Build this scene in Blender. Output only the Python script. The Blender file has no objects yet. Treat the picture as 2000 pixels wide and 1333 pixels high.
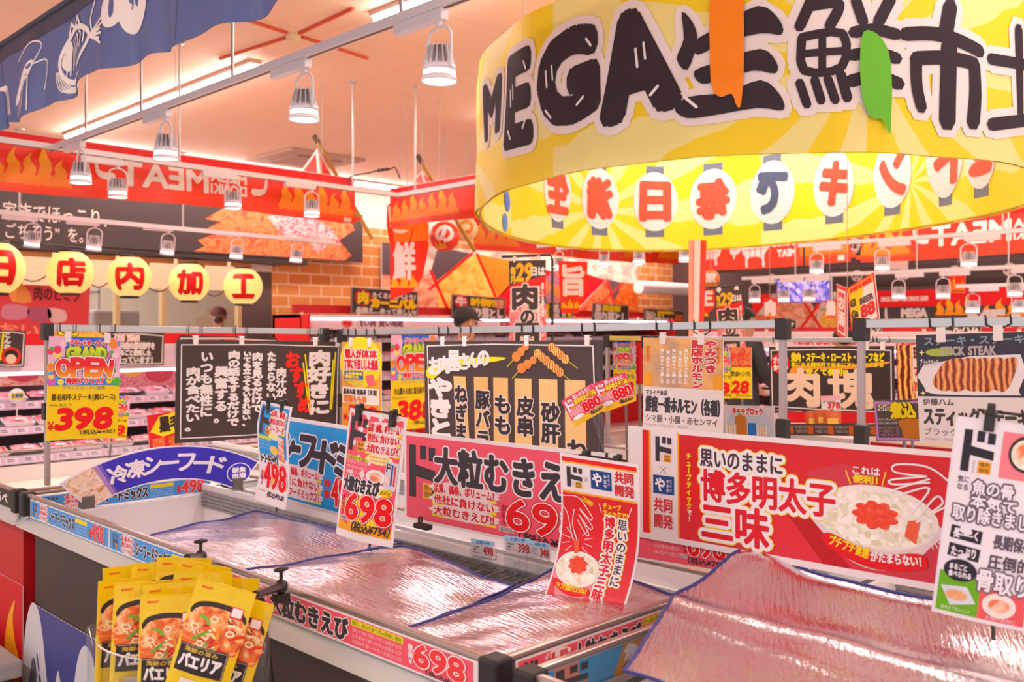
import bpy, bmesh, math, random
import numpy as np
from mathutils import Vector, Matrix
from mathutils.geometry import tessellate_polygon

# ---------------------------------------------------------------- camera, world, exposure
SC = bpy.context.scene
COL = SC.collection
F, HY, CZ, S2 = 1850.0, 644.0, 1.5, math.sqrt(2.0)   # focal length in pixels of a 2000x1333 frame, horizon row, eye height
cam_d = bpy.data.cameras.new('camera')
cam = bpy.data.objects.new('camera', cam_d)
COL.objects.link(cam)
cam.location = (0, 0, CZ)
cam.rotation_euler = (math.radians(90), 0, math.radians(-45))
cam_d.sensor_width = 36
cam_d.lens = 36 * F / 2000
cam_d.shift_y = (HY - 666.5) / 2000
cam_d.clip_start = 0.05
cam_d.dof.use_dof = True
cam_d.dof.focus_distance = 2.6
cam_d.dof.aperture_fstop = 4.8
SC.camera = cam
SC.view_settings.view_transform = 'Standard'
SC.view_settings.look = 'None'
SC.view_settings.gamma = 1.0
SC.view_settings.use_curve_mapping = False
SC.view_settings.exposure = 0.1
wd = bpy.data.worlds.new('store_surroundings')
SC.world = wd
wd.use_nodes = True
wd.node_tree.nodes['Background'].inputs[0].default_value = (.96, .94, 1.0, 1)
wd.node_tree.nodes['Background'].inputs[1].default_value = 0.88


def area_lamp(name, loc, sx, sy, power, rot=(0, 0, 0), col=(1, .96, .97)):
    l = bpy.data.lights.new(name, 'AREA')
    l.shape = 'RECTANGLE'
    l.size, l.size_y, l.energy, l.color = sx, sy, power, col
    o = bpy.data.objects.new(name, l)
    COL.objects.link(o)
    o.location, o.rotation_euler = loc, rot
    return o


# ---------------------------------------------------------------- measuring
def P(px, py, d):
    r = (px - 1000) / F * d
    return Vector(((d + r) / S2, (d - r) / S2, CZ + (HY - py) / F * d))


def PX(px, py, c):                       # the point of the plane x = c seen at that place of the frame
    return P(px, py, c * S2 / (1 + (px - 1000) / F))


def PY(px, py, c):
    return P(px, py, c * S2 / (1 - (px - 1000) / F))


def PZ(px, py, c):
    return P(px, py, (c - CZ) * F / (HY - py))


# ---------------------------------------------------------------- materials
def lin(h):
    if not isinstance(h, str):
        return tuple(h)
    h = h.lstrip('#')
    v = [int(h[i:i + 2], 16) / 255 for i in (0, 2, 4)]
    return tuple(c / 12.92 if c <= .04045 else ((c + .055) / 1.055) ** 2.4 for c in v)


_M = {}


def M(col, rough=.45, metal=0.0, emit=0.0, trans=0.0, spec=.5, alpha=1.0):
    k = (col, rough, metal, emit, trans, spec, alpha)
    if k in _M:
        return _M[k]
    m = bpy.data.materials.new('paint_' + str(col).strip('#'))
    m.use_nodes = True
    b = m.node_tree.nodes['Principled BSDF']
    c = lin(col)
    b.inputs['Base Color'].default_value = (*c, 1)
    b.inputs['Roughness'].default_value = rough
    b.inputs['Metallic'].default_value = metal
    b.inputs['Specular IOR Level'].default_value = spec
    if emit:
        b.inputs['Emission Color'].default_value = (*c, 1)
        b.inputs['Emission Strength'].default_value = emit
    if trans:
        b.inputs['Transmission Weight'].default_value = trans
    if alpha < 1:
        b.inputs['Alpha'].default_value = alpha
    _M[k] = m
    return m


def nodes_mat(name, rough=.45, metal=0.0):
    m = bpy.data.materials.new(name)
    m.use_nodes = True
    nt = m.node_tree
    b = nt.nodes['Principled BSDF']
    b.inputs['Roughness'].default_value = rough
    b.inputs['Metallic'].default_value = metal
    return m, nt, b


def N(nt, typ, **kw):
    n = nt.nodes.new(typ)
    for k, v in kw.items():
        if k.startswith('i_'):
            n.inputs[int(k[2:]) if k[2:].isdigit() else k[2:].replace('_', ' ')].default_value = v
        else:
            setattr(n, k, v)
    return n


def ramp(nt, stops, src, interp='LINEAR'):
    r = nt.nodes.new('ShaderNodeValToRGB')
    cr = r.color_ramp
    cr.interpolation = interp
    while len(cr.elements) < len(stops):
        cr.elements.new(.5)
    for e, (p, c) in zip(cr.elements, stops):
        e.position = p
        e.color = (*lin(c), 1)
    nt.links.new(src, r.inputs[0])
    return r


def food(name, stops, scale=14, kind='noise', detail=4, rough=.4, distort=.6, coord='UV', stretch=(1, 1, 1), bump=0):
    if name in _M:
        return _M[name]
    m, nt, b = nodes_mat(name, rough)
    tc = N(nt, 'ShaderNodeTexCoord')
    mp = N(nt, 'ShaderNodeMapping')
    mp.inputs['Scale'].default_value = stretch
    nt.links.new(tc.outputs[coord], mp.inputs[0])
    if kind == 'noise':
        t = N(nt, 'ShaderNodeTexNoise')
        t.inputs['Scale'].default_value = scale
        t.inputs['Detail'].default_value = detail
        t.inputs['Distortion'].default_value = distort
        out = t.outputs[0]
    elif kind == 'wave':
        t = N(nt, 'ShaderNodeTexWave')
        t.inputs['Scale'].default_value = scale
        t.inputs['Distortion'].default_value = distort * 10
        t.inputs['Detail'].default_value = detail
        out = t.outputs[1]
    else:
        t = N(nt, 'ShaderNodeTexVoronoi')
        t.inputs['Scale'].default_value = scale
        out = t.outputs['Color']
        s = N(nt, 'ShaderNodeSeparateColor')
        nt.links.new(out, s.inputs[0])
        out = s.outputs[0]
    nt.links.new(mp.outputs[0], t.inputs['Vector'])
    r = ramp(nt, stops, out)
    nt.links.new(r.outputs[0], b.inputs['Base Color'])
    if bump:
        bp = N(nt, 'ShaderNodeBump')
        bp.inputs['Strength'].default_value = bump
        nt.links.new(out, bp.inputs['Height'])
        nt.links.new(bp.outputs[0], b.inputs['Normal'])
    _M[name] = m
    return m


def gradient(name, stops, axis=1, rough=.4):
    if name in _M:
        return _M[name]
    m, nt, b = nodes_mat(name, rough)
    tc = N(nt, 'ShaderNodeTexCoord')
    s = N(nt, 'ShaderNodeSeparateXYZ')
    nt.links.new(tc.outputs['UV'], s.inputs[0])
    r = ramp(nt, stops, s.outputs[axis])
    nt.links.new(r.outputs[0], b.inputs['Base Color'])
    _M[name] = m
    return m


WHITE, PAPER, BLACK, RED, DRED, YEL, ORA = '#f3eaea', '#f0e4e4', '#463939', '#e8121c', '#c80f18', '#f7d400', '#f58a10'
STEEL = dict(col='#c9c4c2', rough=.28, metal=.9)


def steel():
    return M('#cfc9c6', .28, .9)


def blk():
    return M('#2c2422', .45)


def glass():
    if 'glass' in _M:
        return _M['glass']
    m = bpy.data.materials.new('clear_acrylic')
    m.use_nodes = True
    nt = m.node_tree
    nt.nodes.clear()
    o = N(nt, 'ShaderNodeOutputMaterial')
    mix = N(nt, 'ShaderNodeMixShader')
    lw = N(nt, 'ShaderNodeLayerWeight')
    lw.inputs[0].default_value = .5
    fr = N(nt, 'ShaderNodeMath', operation='MULTIPLY_ADD')
    fr.inputs[1].default_value = .16
    fr.inputs[2].default_value = .02
    nt.links.new(lw.outputs['Facing'], fr.inputs[0])
    t = N(nt, 'ShaderNodeBsdfTransparent')
    t.inputs[0].default_value = (.95, .96, .97, 1)
    g = N(nt, 'ShaderNodeBsdfGlossy')
    g.inputs['Roughness'].default_value = .06
    nt.links.new(fr.outputs[0], mix.inputs[0])
    nt.links.new(t.outputs[0], mix.inputs[1])
    nt.links.new(g.outputs[0], mix.inputs[2])
    nt.links.new(mix.outputs[0], o.inputs[0])
    _M['glass'] = m
    return m


# ---------------------------------------------------------------- things, parts
def props(o, label=None, cat=None, group=None, kind=None):
    if label:
        o['label'] = label
    if cat:
        o['category'] = cat
    if group:
        o['group'] = group
    if kind:
        o['kind'] = kind
    return o


def thing(name, label, cat, loc=(0, 0, 0), rz=0.0, group=None):
    o = bpy.data.objects.new(name, None)
    COL.objects.link(o)
    o.empty_display_size = .1
    o.location = loc
    o.rotation_euler = (0, 0, rz)
    return props(o, label, cat, group)


def copy_tree(o, parent=None):
    c = o.copy()
    COL.objects.link(c)
    if parent is not None:
        c.parent = parent
    for ch in list(o.children):
        copy_tree(ch, c)
    return c


def link_mesh(name, verts, faces, mats, midx, parent=None, uvs=None, smooth=False):
    me = bpy.data.meshes.new(name)
    me.from_pydata(verts, [], faces)
    for m in mats:
        me.materials.append(m)
    if len(mats) > 1:
        me.polygons.foreach_set('material_index', np.asarray(midx, dtype=np.int32))
    if uvs is not None:
        uvl = me.uv_layers.new(name='UVMap')
        li = np.zeros(len(me.loops), dtype=np.int32)
        me.loops.foreach_get('vertex_index', li)
        uvl.data.foreach_set('uv', np.asarray(uvs, dtype=np.float32)[li].ravel())
    if smooth:
        me.polygons.foreach_set('use_smooth', np.ones(len(me.polygons), dtype=bool))
    me.update()
    o = bpy.data.objects.new(name, me)
    COL.objects.link(o)
    if parent is not None:
        o.parent = parent
    return o


class MB:
    def __init__(s):
        s.v, s.f, s.mi, s.mats, s.sm = [], [], [], [], []

    def mat(s, m):
        if m not in s.mats:
            s.mats.append(m)
        return s.mats.index(m)

    def add(s, vs, fs, m, smooth=False):
        b, k = len(s.v), s.mat(m)
        s.v.extend(tuple(v) for v in vs)
        for f in fs:
            s.f.append(tuple(b + i for i in f))
            s.mi.append(k)
            s.sm.append(smooth)
        return s

    def box(s, x0, y0, z0, x1, y1, z1, m):
        vs = [(x, y, z) for z in (z0, z1) for y in (y0, y1) for x in (x0, x1)]
        return s.add(vs, [(0, 2, 3, 1), (4, 5, 7, 6), (0, 1, 5, 4), (2, 6, 7, 3), (0, 4, 6, 2), (1, 3, 7, 5)], m)

    def hexa(s, pts, m):                 # 8 corners: bottom loop of 4, top loop of 4
        return s.add(pts, [(3, 2, 1, 0), (4, 5, 6, 7), (0, 1, 5, 4), (1, 2, 6, 5), (2, 3, 7, 6), (3, 0, 4, 7)], m)

    def tube(s, pts, r, m, n=8, cap=True):
        pts = [Vector(p) for p in pts]
        rs = r if isinstance(r, (list, tuple)) else [r] * len(pts)
        vs, fs = [], []
        up = None
        for i, p in enumerate(pts):
            t = (pts[min(i + 1, len(pts) - 1)] - pts[max(i - 1, 0)]).normalized()
            if up is None:
                up = Vector((0, 0, 1)) if abs(t.z) < .9 else Vector((1, 0, 0))
            a = t.cross(up).normalized()
            up = a.cross(t).normalized()
            for k in range(n):
                w = 2 * math.pi * k / n
                vs.append(p + (a * math.cos(w) + up * math.sin(w)) * rs[i])
        for i in range(len(pts) - 1):
            for k in range(n):
                k2 = (k + 1) % n
                fs.append((i * n + k, i * n + k2, (i + 1) * n + k2, (i + 1) * n + k))
        s.add(vs, fs, m, n > 5)
        if cap:
            s.add(vs[:n], [tuple(range(n))], m)
            s.add(vs[-n:], [tuple(range(n - 1, -1, -1))], m)
        return s

    def lathe(s, prof, m, c=(0, 0, 0), n=20, smooth=True, M4=None):
        vs, fs = [], []
        for r, z in prof:
            for k in range(n):
                w = 2 * math.pi * k / n
                v = Vector((c[0] + r * math.cos(w), c[1] + r * math.sin(w), c[2] + z))
                vs.append(M4 @ v if M4 else v)
        for i in range(len(prof) - 1):
            for k in range(n):
                k2 = (k + 1) % n
                fs.append((i * n + k, i * n + k2, (i + 1) * n + k2, (i + 1) * n + k))
        return s.add(vs, fs, m, smooth)

    def disc(s, r, z, m, c=(0, 0, 0), n=20, up=True):
        vs = [(c[0] + r * math.cos(2 * math.pi * k / n), c[1] + r * math.sin(2 * math.pi * k / n), c[2] + z) for k in range(n)]
        return s.add(vs, [tuple(range(n)) if up else tuple(range(n - 1, -1, -1))], m)

    def grid(s, fn, nu, nv, m, smooth=True):
        vs = [fn(i / nu, j / nv) for j in range(nv + 1) for i in range(nu + 1)]
        fs = [(j * (nu + 1) + i, j * (nu + 1) + i + 1, (j + 1) * (nu + 1) + i + 1, (j + 1) * (nu + 1) + i) for j in range(nv) for i in range(nu)]
        return s.add(vs, fs, m, smooth)

    def prism(s, poly, y0, y1, m):       # outline in x, z pushed from y0 to y1
        n = len(poly)
        vs = [(x, y0, z) for x, z in poly] + [(x, y1, z) for x, z in poly]
        fs = [tuple(range(n)), tuple(range(2 * n - 1, n - 1, -1))] + [(i, i + n, (i + 1) % n + n, (i + 1) % n) for i in range(n)]
        return s.add(vs, fs, m)

    def ball(s, c, r, m, n=12):
        rx, ry, rz = r if isinstance(r, (tuple, list)) else (r, r, r)
        vs, fs = [], []
        h = n // 2
        for j in range(h + 1):
            a = math.pi * j / h
            for k in range(n):
                w = 2 * math.pi * k / n
                vs.append((c[0] + rx * math.sin(a) * math.cos(w), c[1] + ry * math.sin(a) * math.sin(w), c[2] + rz * math.cos(a)))
        for j in range(h):
            for k in range(n):
                fs.append((j * n + k, (j + 1) * n + k, (j + 1) * n + (k + 1) % n, j * n + (k + 1) % n))
        return s.add(vs, fs, m, True)

    def build(s, name, parent=None, bevel=0):
        o = link_mesh(name, s.v, s.f, s.mats, s.mi, parent)
        o.data.polygons.foreach_set('use_smooth', np.asarray(s.sm, dtype=bool))
        if bevel:
            b = o.modifiers.new('edge', 'BEVEL')
            b.width, b.segments, b.limit_method = bevel, 2, 'ANGLE'
        return o


# ---------------------------------------------------------------- lettering
_G = {}


def glyph(ch):
    if ch in _G:
        return _G[ch]
    if ch in ' 　':
        _G[ch] = None
        return None
    cu = bpy.data.curves.new('g', 'FONT')
    cu.body = ch
    cu.resolution_u = 3
    o = bpy.data.objects.new('g', cu)
    COL.objects.link(o)
    dg = bpy.context.evaluated_depsgraph_get()
    dg.update()
    me = o.evaluated_get(dg).to_mesh()
    v = np.array([(p.co.x, p.co.y) for p in me.vertices]).reshape(-1, 2)
    fs, cnt = [], {}
    for p in me.polygons:
        t = tuple(p.vertices)
        fs.append(t)
        for i in range(len(t)):
            e = (t[i], t[(i + 1) % len(t)])
            k = (min(e), max(e))
            cnt[k] = cnt.get(k, 0) + 1
    ed = np.array([k for k, c in cnt.items() if c == 1], dtype=int).reshape(-1, 2)
    o.evaluated_get(dg).to_mesh_clear()
    bpy.data.objects.remove(o)
    bpy.data.curves.remove(cu)
    wide = ord(ch) > 0x2000
    g = dict(v=v, f=fs, e=ed, x0=v[:, 0].min(), x1=v[:, 0].max(), adv=1.0 if wide else v[:, 0].max() + .05, wide=wide)
    _G[ch] = g
    return g


def catmull(pts, k=6, closed=True):
    p = [np.array(q, float) for q in pts]
    n, out = len(p), []
    for i in range(n if closed else n - 1):
        a, b, c, d = (p[(i - 1) % n], p[i], p[(i + 1) % n], p[(i + 2) % n]) if closed else (p[max(i - 1, 0)], p[i], p[i + 1], p[min(i + 2, n - 1)])
        for j in range(k):
            t = j / k
            out.append(.5 * ((2 * b) + (c - a) * t + (2 * a - 5 * b + 4 * c - d) * t * t + (3 * b - a - 3 * c + d) * t ** 3))
    if not closed:
        out.append(p[-1])
    return [tuple(q) for q in out]


def asmat(c):
    return c if isinstance(c, bpy.types.Material) else M(c, .42, 0, 0, 0, .32)


class Canvas:
    """a printed sheet: shapes and lettering in W x H units, y down, stacked in thin layers of ink"""

    def __init__(s, W, H, bg=PAPER, back=None):
        s.W, s.H, s.bg, s.back, s.items = W, H, asmat(bg), asmat(back or '#e6dcdc'), []

    def raw(s, v, f, col, L):
        v = np.asarray(v, float)
        if v.shape[1] == 2:
            v = np.concatenate([v, np.zeros((len(v), 1))], 1)
        s.items.append((v, f, asmat(col), L))
        return s

    def rect(s, x0, y0, x1, y1, col, L=1, nx=1, ny=1):
        if nx == 1 and ny == 1:
            return s.raw([(x0, y1), (x1, y1), (x1, y0), (x0, y0)], [(0, 1, 2, 3)], col, L)
        v = [(x0 + (x1 - x0) * i / nx, y1 + (y0 - y1) * j / ny) for j in range(ny + 1) for i in range(nx + 1)]
        f = [(j * (nx + 1) + i, j * (nx + 1) + i + 1, (j + 1) * (nx + 1) + i + 1, (j + 1) * (nx + 1) + i) for j in range(ny) for i in range(nx)]
        return s.raw(v, f, col, L)

    def poly(s, pts, col, L=1, smooth=0):
        if smooth:
            pts = catmull(pts, smooth)
        tri = tessellate_polygon([[Vector((x, y, 0)) for x, y in pts]])
        a = np.asarray(pts, float)
        out = []
        for t in tri:
            p, q, r = a[t[0]], a[t[1]], a[t[2]]
            out.append(tuple(t) if (q[0] - p[0]) * (r[1] - p[1]) - (q[1] - p[1]) * (r[0] - p[0]) < 0 else tuple(t)[::-1])
        return s.raw(pts, out, col, L)

    def ell(s, cx, cy, rx, ry, col, L=1, n=28, bumps=0, amp=.08):
        pts = []
        for k in range(n if not bumps else bumps * 6):
            w = 2 * math.pi * k / (n if not bumps else bumps * 6)
            m = 1 if not bumps else 1 - amp + amp * 2 * abs(math.sin(w * bumps / 2))
            pts.append((cx + rx * m * math.cos(w), cy + ry * m * math.sin(w)))
        c = [(cx, cy, .02 * min(abs(rx), abs(ry)))] + [(x, y, 0) for x, y in pts]
        k = len(pts)
        return s.raw(c, [(0, 1 + (i + 1) % k, 1 + i) for i in range(k)], col, L)

    def star(s, cx, cy, rx, ry, n, inner, col, L=1, ph=0):
        pts = [(cx, cy, .02 * min(rx, ry))]
        for k in range(2 * n):
            w = math.pi * k / n + ph
            m = 1 if k % 2 == 0 else inner
            pts.append((cx + rx * m * math.cos(w), cy + ry * m * math.sin(w), 0))
        return s.raw(pts, [(0, 1 + (i + 1) % (2 * n), 1 + i) for i in range(2 * n)], col, L)

    def _stroke(s, a, b, w, col, L, joint=6):
        a, b = np.asarray(a, float).reshape(-1, 2), np.asarray(b, float).reshape(-1, 2)
        d = b - a
        ln = np.maximum(np.hypot(d[:, 0], d[:, 1]), 1e-9)[:, None]
        n = np.stack([-d[:, 1], d[:, 0]], 1) / ln * w
        k = len(a)
        z0, z1, z2 = np.zeros((k, 1)), np.full((k, 1), .05 * w), None     # strokes are faintly roof-shaped so that crossings never lie in one plane
        v = np.concatenate([np.hstack(q) for q in ((a + n, z0), (a, z1), (a - n, z0), (b - n, z0), (b, z1), (b + n, z0))])
        f = []
        for i in range(k):
            f.append((i + 5 * k, i + 4 * k, i + k, i))
            f.append((i + 4 * k, i + 3 * k, i + 2 * k, i + k))
        if joint:
            p = np.unique(np.round(np.concatenate([a, b]), 5), axis=0)
            base, m = len(v), len(p)
            ang = np.arange(joint) * 2 * math.pi / joint
            ring = np.stack([np.cos(ang), np.sin(ang)], 1) * w
            rim = (p[:, None, :] + ring[None]).reshape(-1, 2)
            v = np.concatenate([v, np.hstack((p, np.full((m, 1), .056 * w))), np.hstack((rim, np.zeros((len(rim), 1))))])
            for i in range(m):
                for j in range(joint):
                    f.append((base + i, base + m + i * joint + (j + 1) % joint, base + m + i * joint + j))
        s.raw(v, f, col, L)

    def line(s, pts, w, col, L=2, smooth=0, closed=False):
        if smooth:
            pts = catmull(pts, smooth, closed)
        if closed:
            pts = list(pts) + [pts[0]]
        s._stroke(pts[:-1], pts[1:], w / 2, col, L)
        return s

    def text(s, t, x0, y0, x1, y1, col, bold=0, out=(), vert=False, mirror=False, slant=0, L=2, rot=0, arc=0, per=None):
        """lettering stretched to fill a box; out = [(colour, width), ...] outermost first; a | in vertical text starts the next column to the left"""
        gl = []
        if vert:
            cols = t.split('|')
            for ci, c in enumerate(cols):
                y = 0
                for ch in c:
                    g = glyph(ch)
                    if g is not None:
                        v = g['v'].copy()
                        if ch in 'ー〜(（)）-':
                            v = np.stack([(v[:, 1] - .38) + .5, -(v[:, 0] - .5) + .38], 1)
                        elif not g['wide']:
                            v[:, 0] += .5 - (g['x0'] + g['x1']) / 2
                        gl.append((v + np.array([-ci * 1.05, -y]), g))
                    y += 1.0 if g is not None else .6
        else:
            for li, ln in enumerate(t.split('\n')):
                x, row = 0, []
                for ch in ln:
                    g = glyph(ch)
                    if g is None:
                        x += .4
                        continue
                    row.append((g['v'] + np.array([x, -1.1 * li]), g))
                    x += g['adv']
                gl += row
        if not gl:
            return s
        av = np.concatenate([v for v, g in gl])
        mn, mx = av.min(0), av.max(0)
        if not vert and '\n' not in t and mx[1] - mn[1] < .5:
            mn[1], mx[1] = min(mn[1], 0), max(mx[1], .75)
        sp = np.maximum(mx - mn, 1e-6)
        cx, cy = (x0 + x1) / 2, (y0 + y1) / 2
        ca, sa = math.cos(rot), math.sin(rot)
        e_a, e_b, V, Fc = [], [], [], []
        base = 0
        for gi, (v, g) in enumerate(gl):
            u = (v - mn) / sp
            if mirror:
                u = np.stack([1 - u[:, 0], u[:, 1]], 1)
            p = np.stack([x0 + u[:, 0] * (x1 - x0), y1 + u[:, 1] * (y0 - y1)], 1)
            if slant:
                p[:, 0] += (y1 - p[:, 1]) * slant
            if arc:
                p[:, 1] += arc * ((p[:, 0] - cx) / ((x1 - x0) / 2)) ** 2
            if rot:
                q = p - (cx, cy)
                p = np.stack([cx + q[:, 0] * ca - q[:, 1] * sa, cy + q[:, 0] * sa + q[:, 1] * ca], 1)
            V.append(p)
            Fc += [tuple(base + i for i in (f[::-1] if mirror else f)) for f in g['f']]
            if len(g['e']):
                e_a.append(p[g['e'][:, 0]])
                e_b.append(p[g['e'][:, 1]])
            base += len(p)
        V = np.concatenate(V)
        ea, eb = (np.concatenate(e_a), np.concatenate(e_b)) if e_a else (None, None)
        k = 0
        for c, w in out:
            s._stroke(ea, eb, bold + w, c, L + k, 8)
            s.raw(V, Fc, c, L + k)
            k += 1
        if bold and ea is not None:
            s._stroke(ea, eb, bold, col, L + k, 6)
        s.raw(V, Fc, col, L + k)
        return s

    def build(s, name, w, h, parent=None, t=.003, eps=.0005, fn=None, maxlen=None, nx=1, ny=1, two=False, board=True):
        """fn(X, Z, off) bends the sheet: X across from the middle, Z up from the bottom edge, off towards the viewer"""
        if fn is None:
            fn = lambda X, Z, o: np.stack([X, -o, Z], 1)
        mats, V, UV, Fc, Mi = [], [], [], [], []
        base = 0

        def put(v, f, m, off):
            nonlocal base
            if m not in mats:
                mats.append(m)
            dz = np.minimum(v[:, 2] * w / s.W, min(.35 * eps, .0003)) if v.shape[1] > 2 else 0
            V.append(fn((v[:, 0] / s.W - .5) * w, (1 - v[:, 1] / s.H) * h, np.full(len(v), off) + dz))
            UV.append(np.stack([v[:, 0] / s.H, 1 - v[:, 1] / s.H], 1))
            Fc.extend(tuple(base + i for i in q) for q in f)
            Mi.extend([mats.index(m)] * len(f))
            base += len(v)
        if board:
            gv = np.array([(s.W * i / nx, s.H * (1 - j / ny)) for j in range(ny + 1) for i in range(nx + 1)], float)
            gf = [(j * (nx + 1) + i, j * (nx + 1) + i + 1, (j + 1) * (nx + 1) + i + 1, (j + 1) * (nx + 1) + i) for j in range(ny) for i in range(nx)]
            put(gv, gf, s.bg, t / 2)
            put(gv, [f[::-1] for f in gf], s.back, -t / 2)
            rim = [i for i in range(nx + 1)] + [j * (nx + 1) + nx for j in range(1, ny + 1)] + [ny * (nx + 1) + i for i in range(nx - 1, -1, -1)] + [j * (nx + 1) for j in range(ny - 1, 0, -1)]
            n = len(gv)
            b0 = base - 2 * n
            k = mats.index(s.back)
            for i in range(len(rim)):
                a, b = rim[i], rim[(i + 1) % len(rim)]
                Fc.append((b0 + b, b0 + a, b0 + n + a, b0 + n + b))
                Mi.append(k)
        for v, f, m, L in s.items:
            if maxlen:
                v, f = split_long(v, f, maxlen * s.W / w)
            put(v, f, m, t / 2 + L * eps)
        return link_mesh(name, np.concatenate(V).tolist(), Fc, mats, Mi, parent, np.concatenate(UV))


def split_long(v, f, ml):
    tr = []
    for q in f:
        for i in range(1, len(q) - 1):
            tr.append((q[0], q[i], q[i + 1]))
    v, t = np.asarray(v, float), np.asarray(tr, dtype=int).reshape(-1, 3)
    T = v[t]
    done = []
    for _ in range(7):
        if len(T) == 0:
            break
        e = np.stack([np.linalg.norm(T[:, (i + 1) % 3] - T[:, i], axis=1) for i in range(3)], 1)
        big = e.max(1) > ml
        done.append(T[~big])
        T, e = T[big], e[big]
        if len(T) == 0:
            break
        k = e.argmax(1)
        r = np.arange(len(T))
        a, b, c = T[r, k], T[r, (k + 1) % 3], T[r, (k + 2) % 3]
        m = (a + b) / 2
        T = np.concatenate([np.stack([a, m, c], 1), np.stack([m, b, c], 1)])
    if len(T):
        done.append(T)
    D = np.concatenate(done)
    return D.reshape(-1, D.shape[-1]), [tuple(x) for x in np.arange(len(D) * 3).reshape(-1, 3)]


def frame(tl, tr, bl):
    """origin at the middle of the bottom edge, x along the edge, z up, y away from the viewer; width, height"""
    tl, tr, bl = Vector(tl), Vector(tr), Vector(bl)
    ex = tr - tl
    w = ex.length
    ex.normalize()
    ez = tl - bl
    ez -= ex * ez.dot(ex)
    h = ez.length
    ez.normalize()
    ey = ez.cross(ex)
    o = tl - ez * h + ex * w / 2
    m = Matrix((ex, ey, ez)).transposed().to_4x4()
    m.translation = o
    return m, w, h


def stake(o, r=.006):
    """a thin pole from the middle of a sheet's lower edge to the floor"""
    z = o.matrix_basis.translation.z
    MB().tube([(0, .006, -z), (0, .006, .05)], r, M('#8a8480', .4, .6), 6).build('pole', o)


def cord(o, h, top=3.5):
    MB().tube([(0, .004, h), (0, .004, top - o.matrix_basis.translation.z)], .003, M('#b0a09a', .4), 5).build('cord', o)


def on_plane(tl, tr, bl, W, H, fn, c):
    """px, py of the frame -> canvas units of a sheet standing in the plane fn(px, py, c)"""
    m, w, h = frame(tl, tr, bl)
    i = m.inverted()

    def f(px, py):
        q = i @ fn(px, py, c)
        return (q.x / w + .5) * W, (1 - q.z / h) * H
    return f


def sign(cv, name, label, cat, tl, tr, bl, group=None, parent=None, **kw):
    m, w, h = frame(tl, tr, bl)
    o = cv.build(name, w, h, parent, **kw)
    o.matrix_basis = m
    if parent is not None:
        o.matrix_parent_inverse = Matrix(parent.matrix_basis).inverted()
    else:
        props(o, label, cat, group)
    return o
# ---------------------------------------------------------------- the room
CEIL, WL, WR = 3.5, 11.0, 15.5           # ceiling height, left wall (y), right wall (x)


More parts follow.
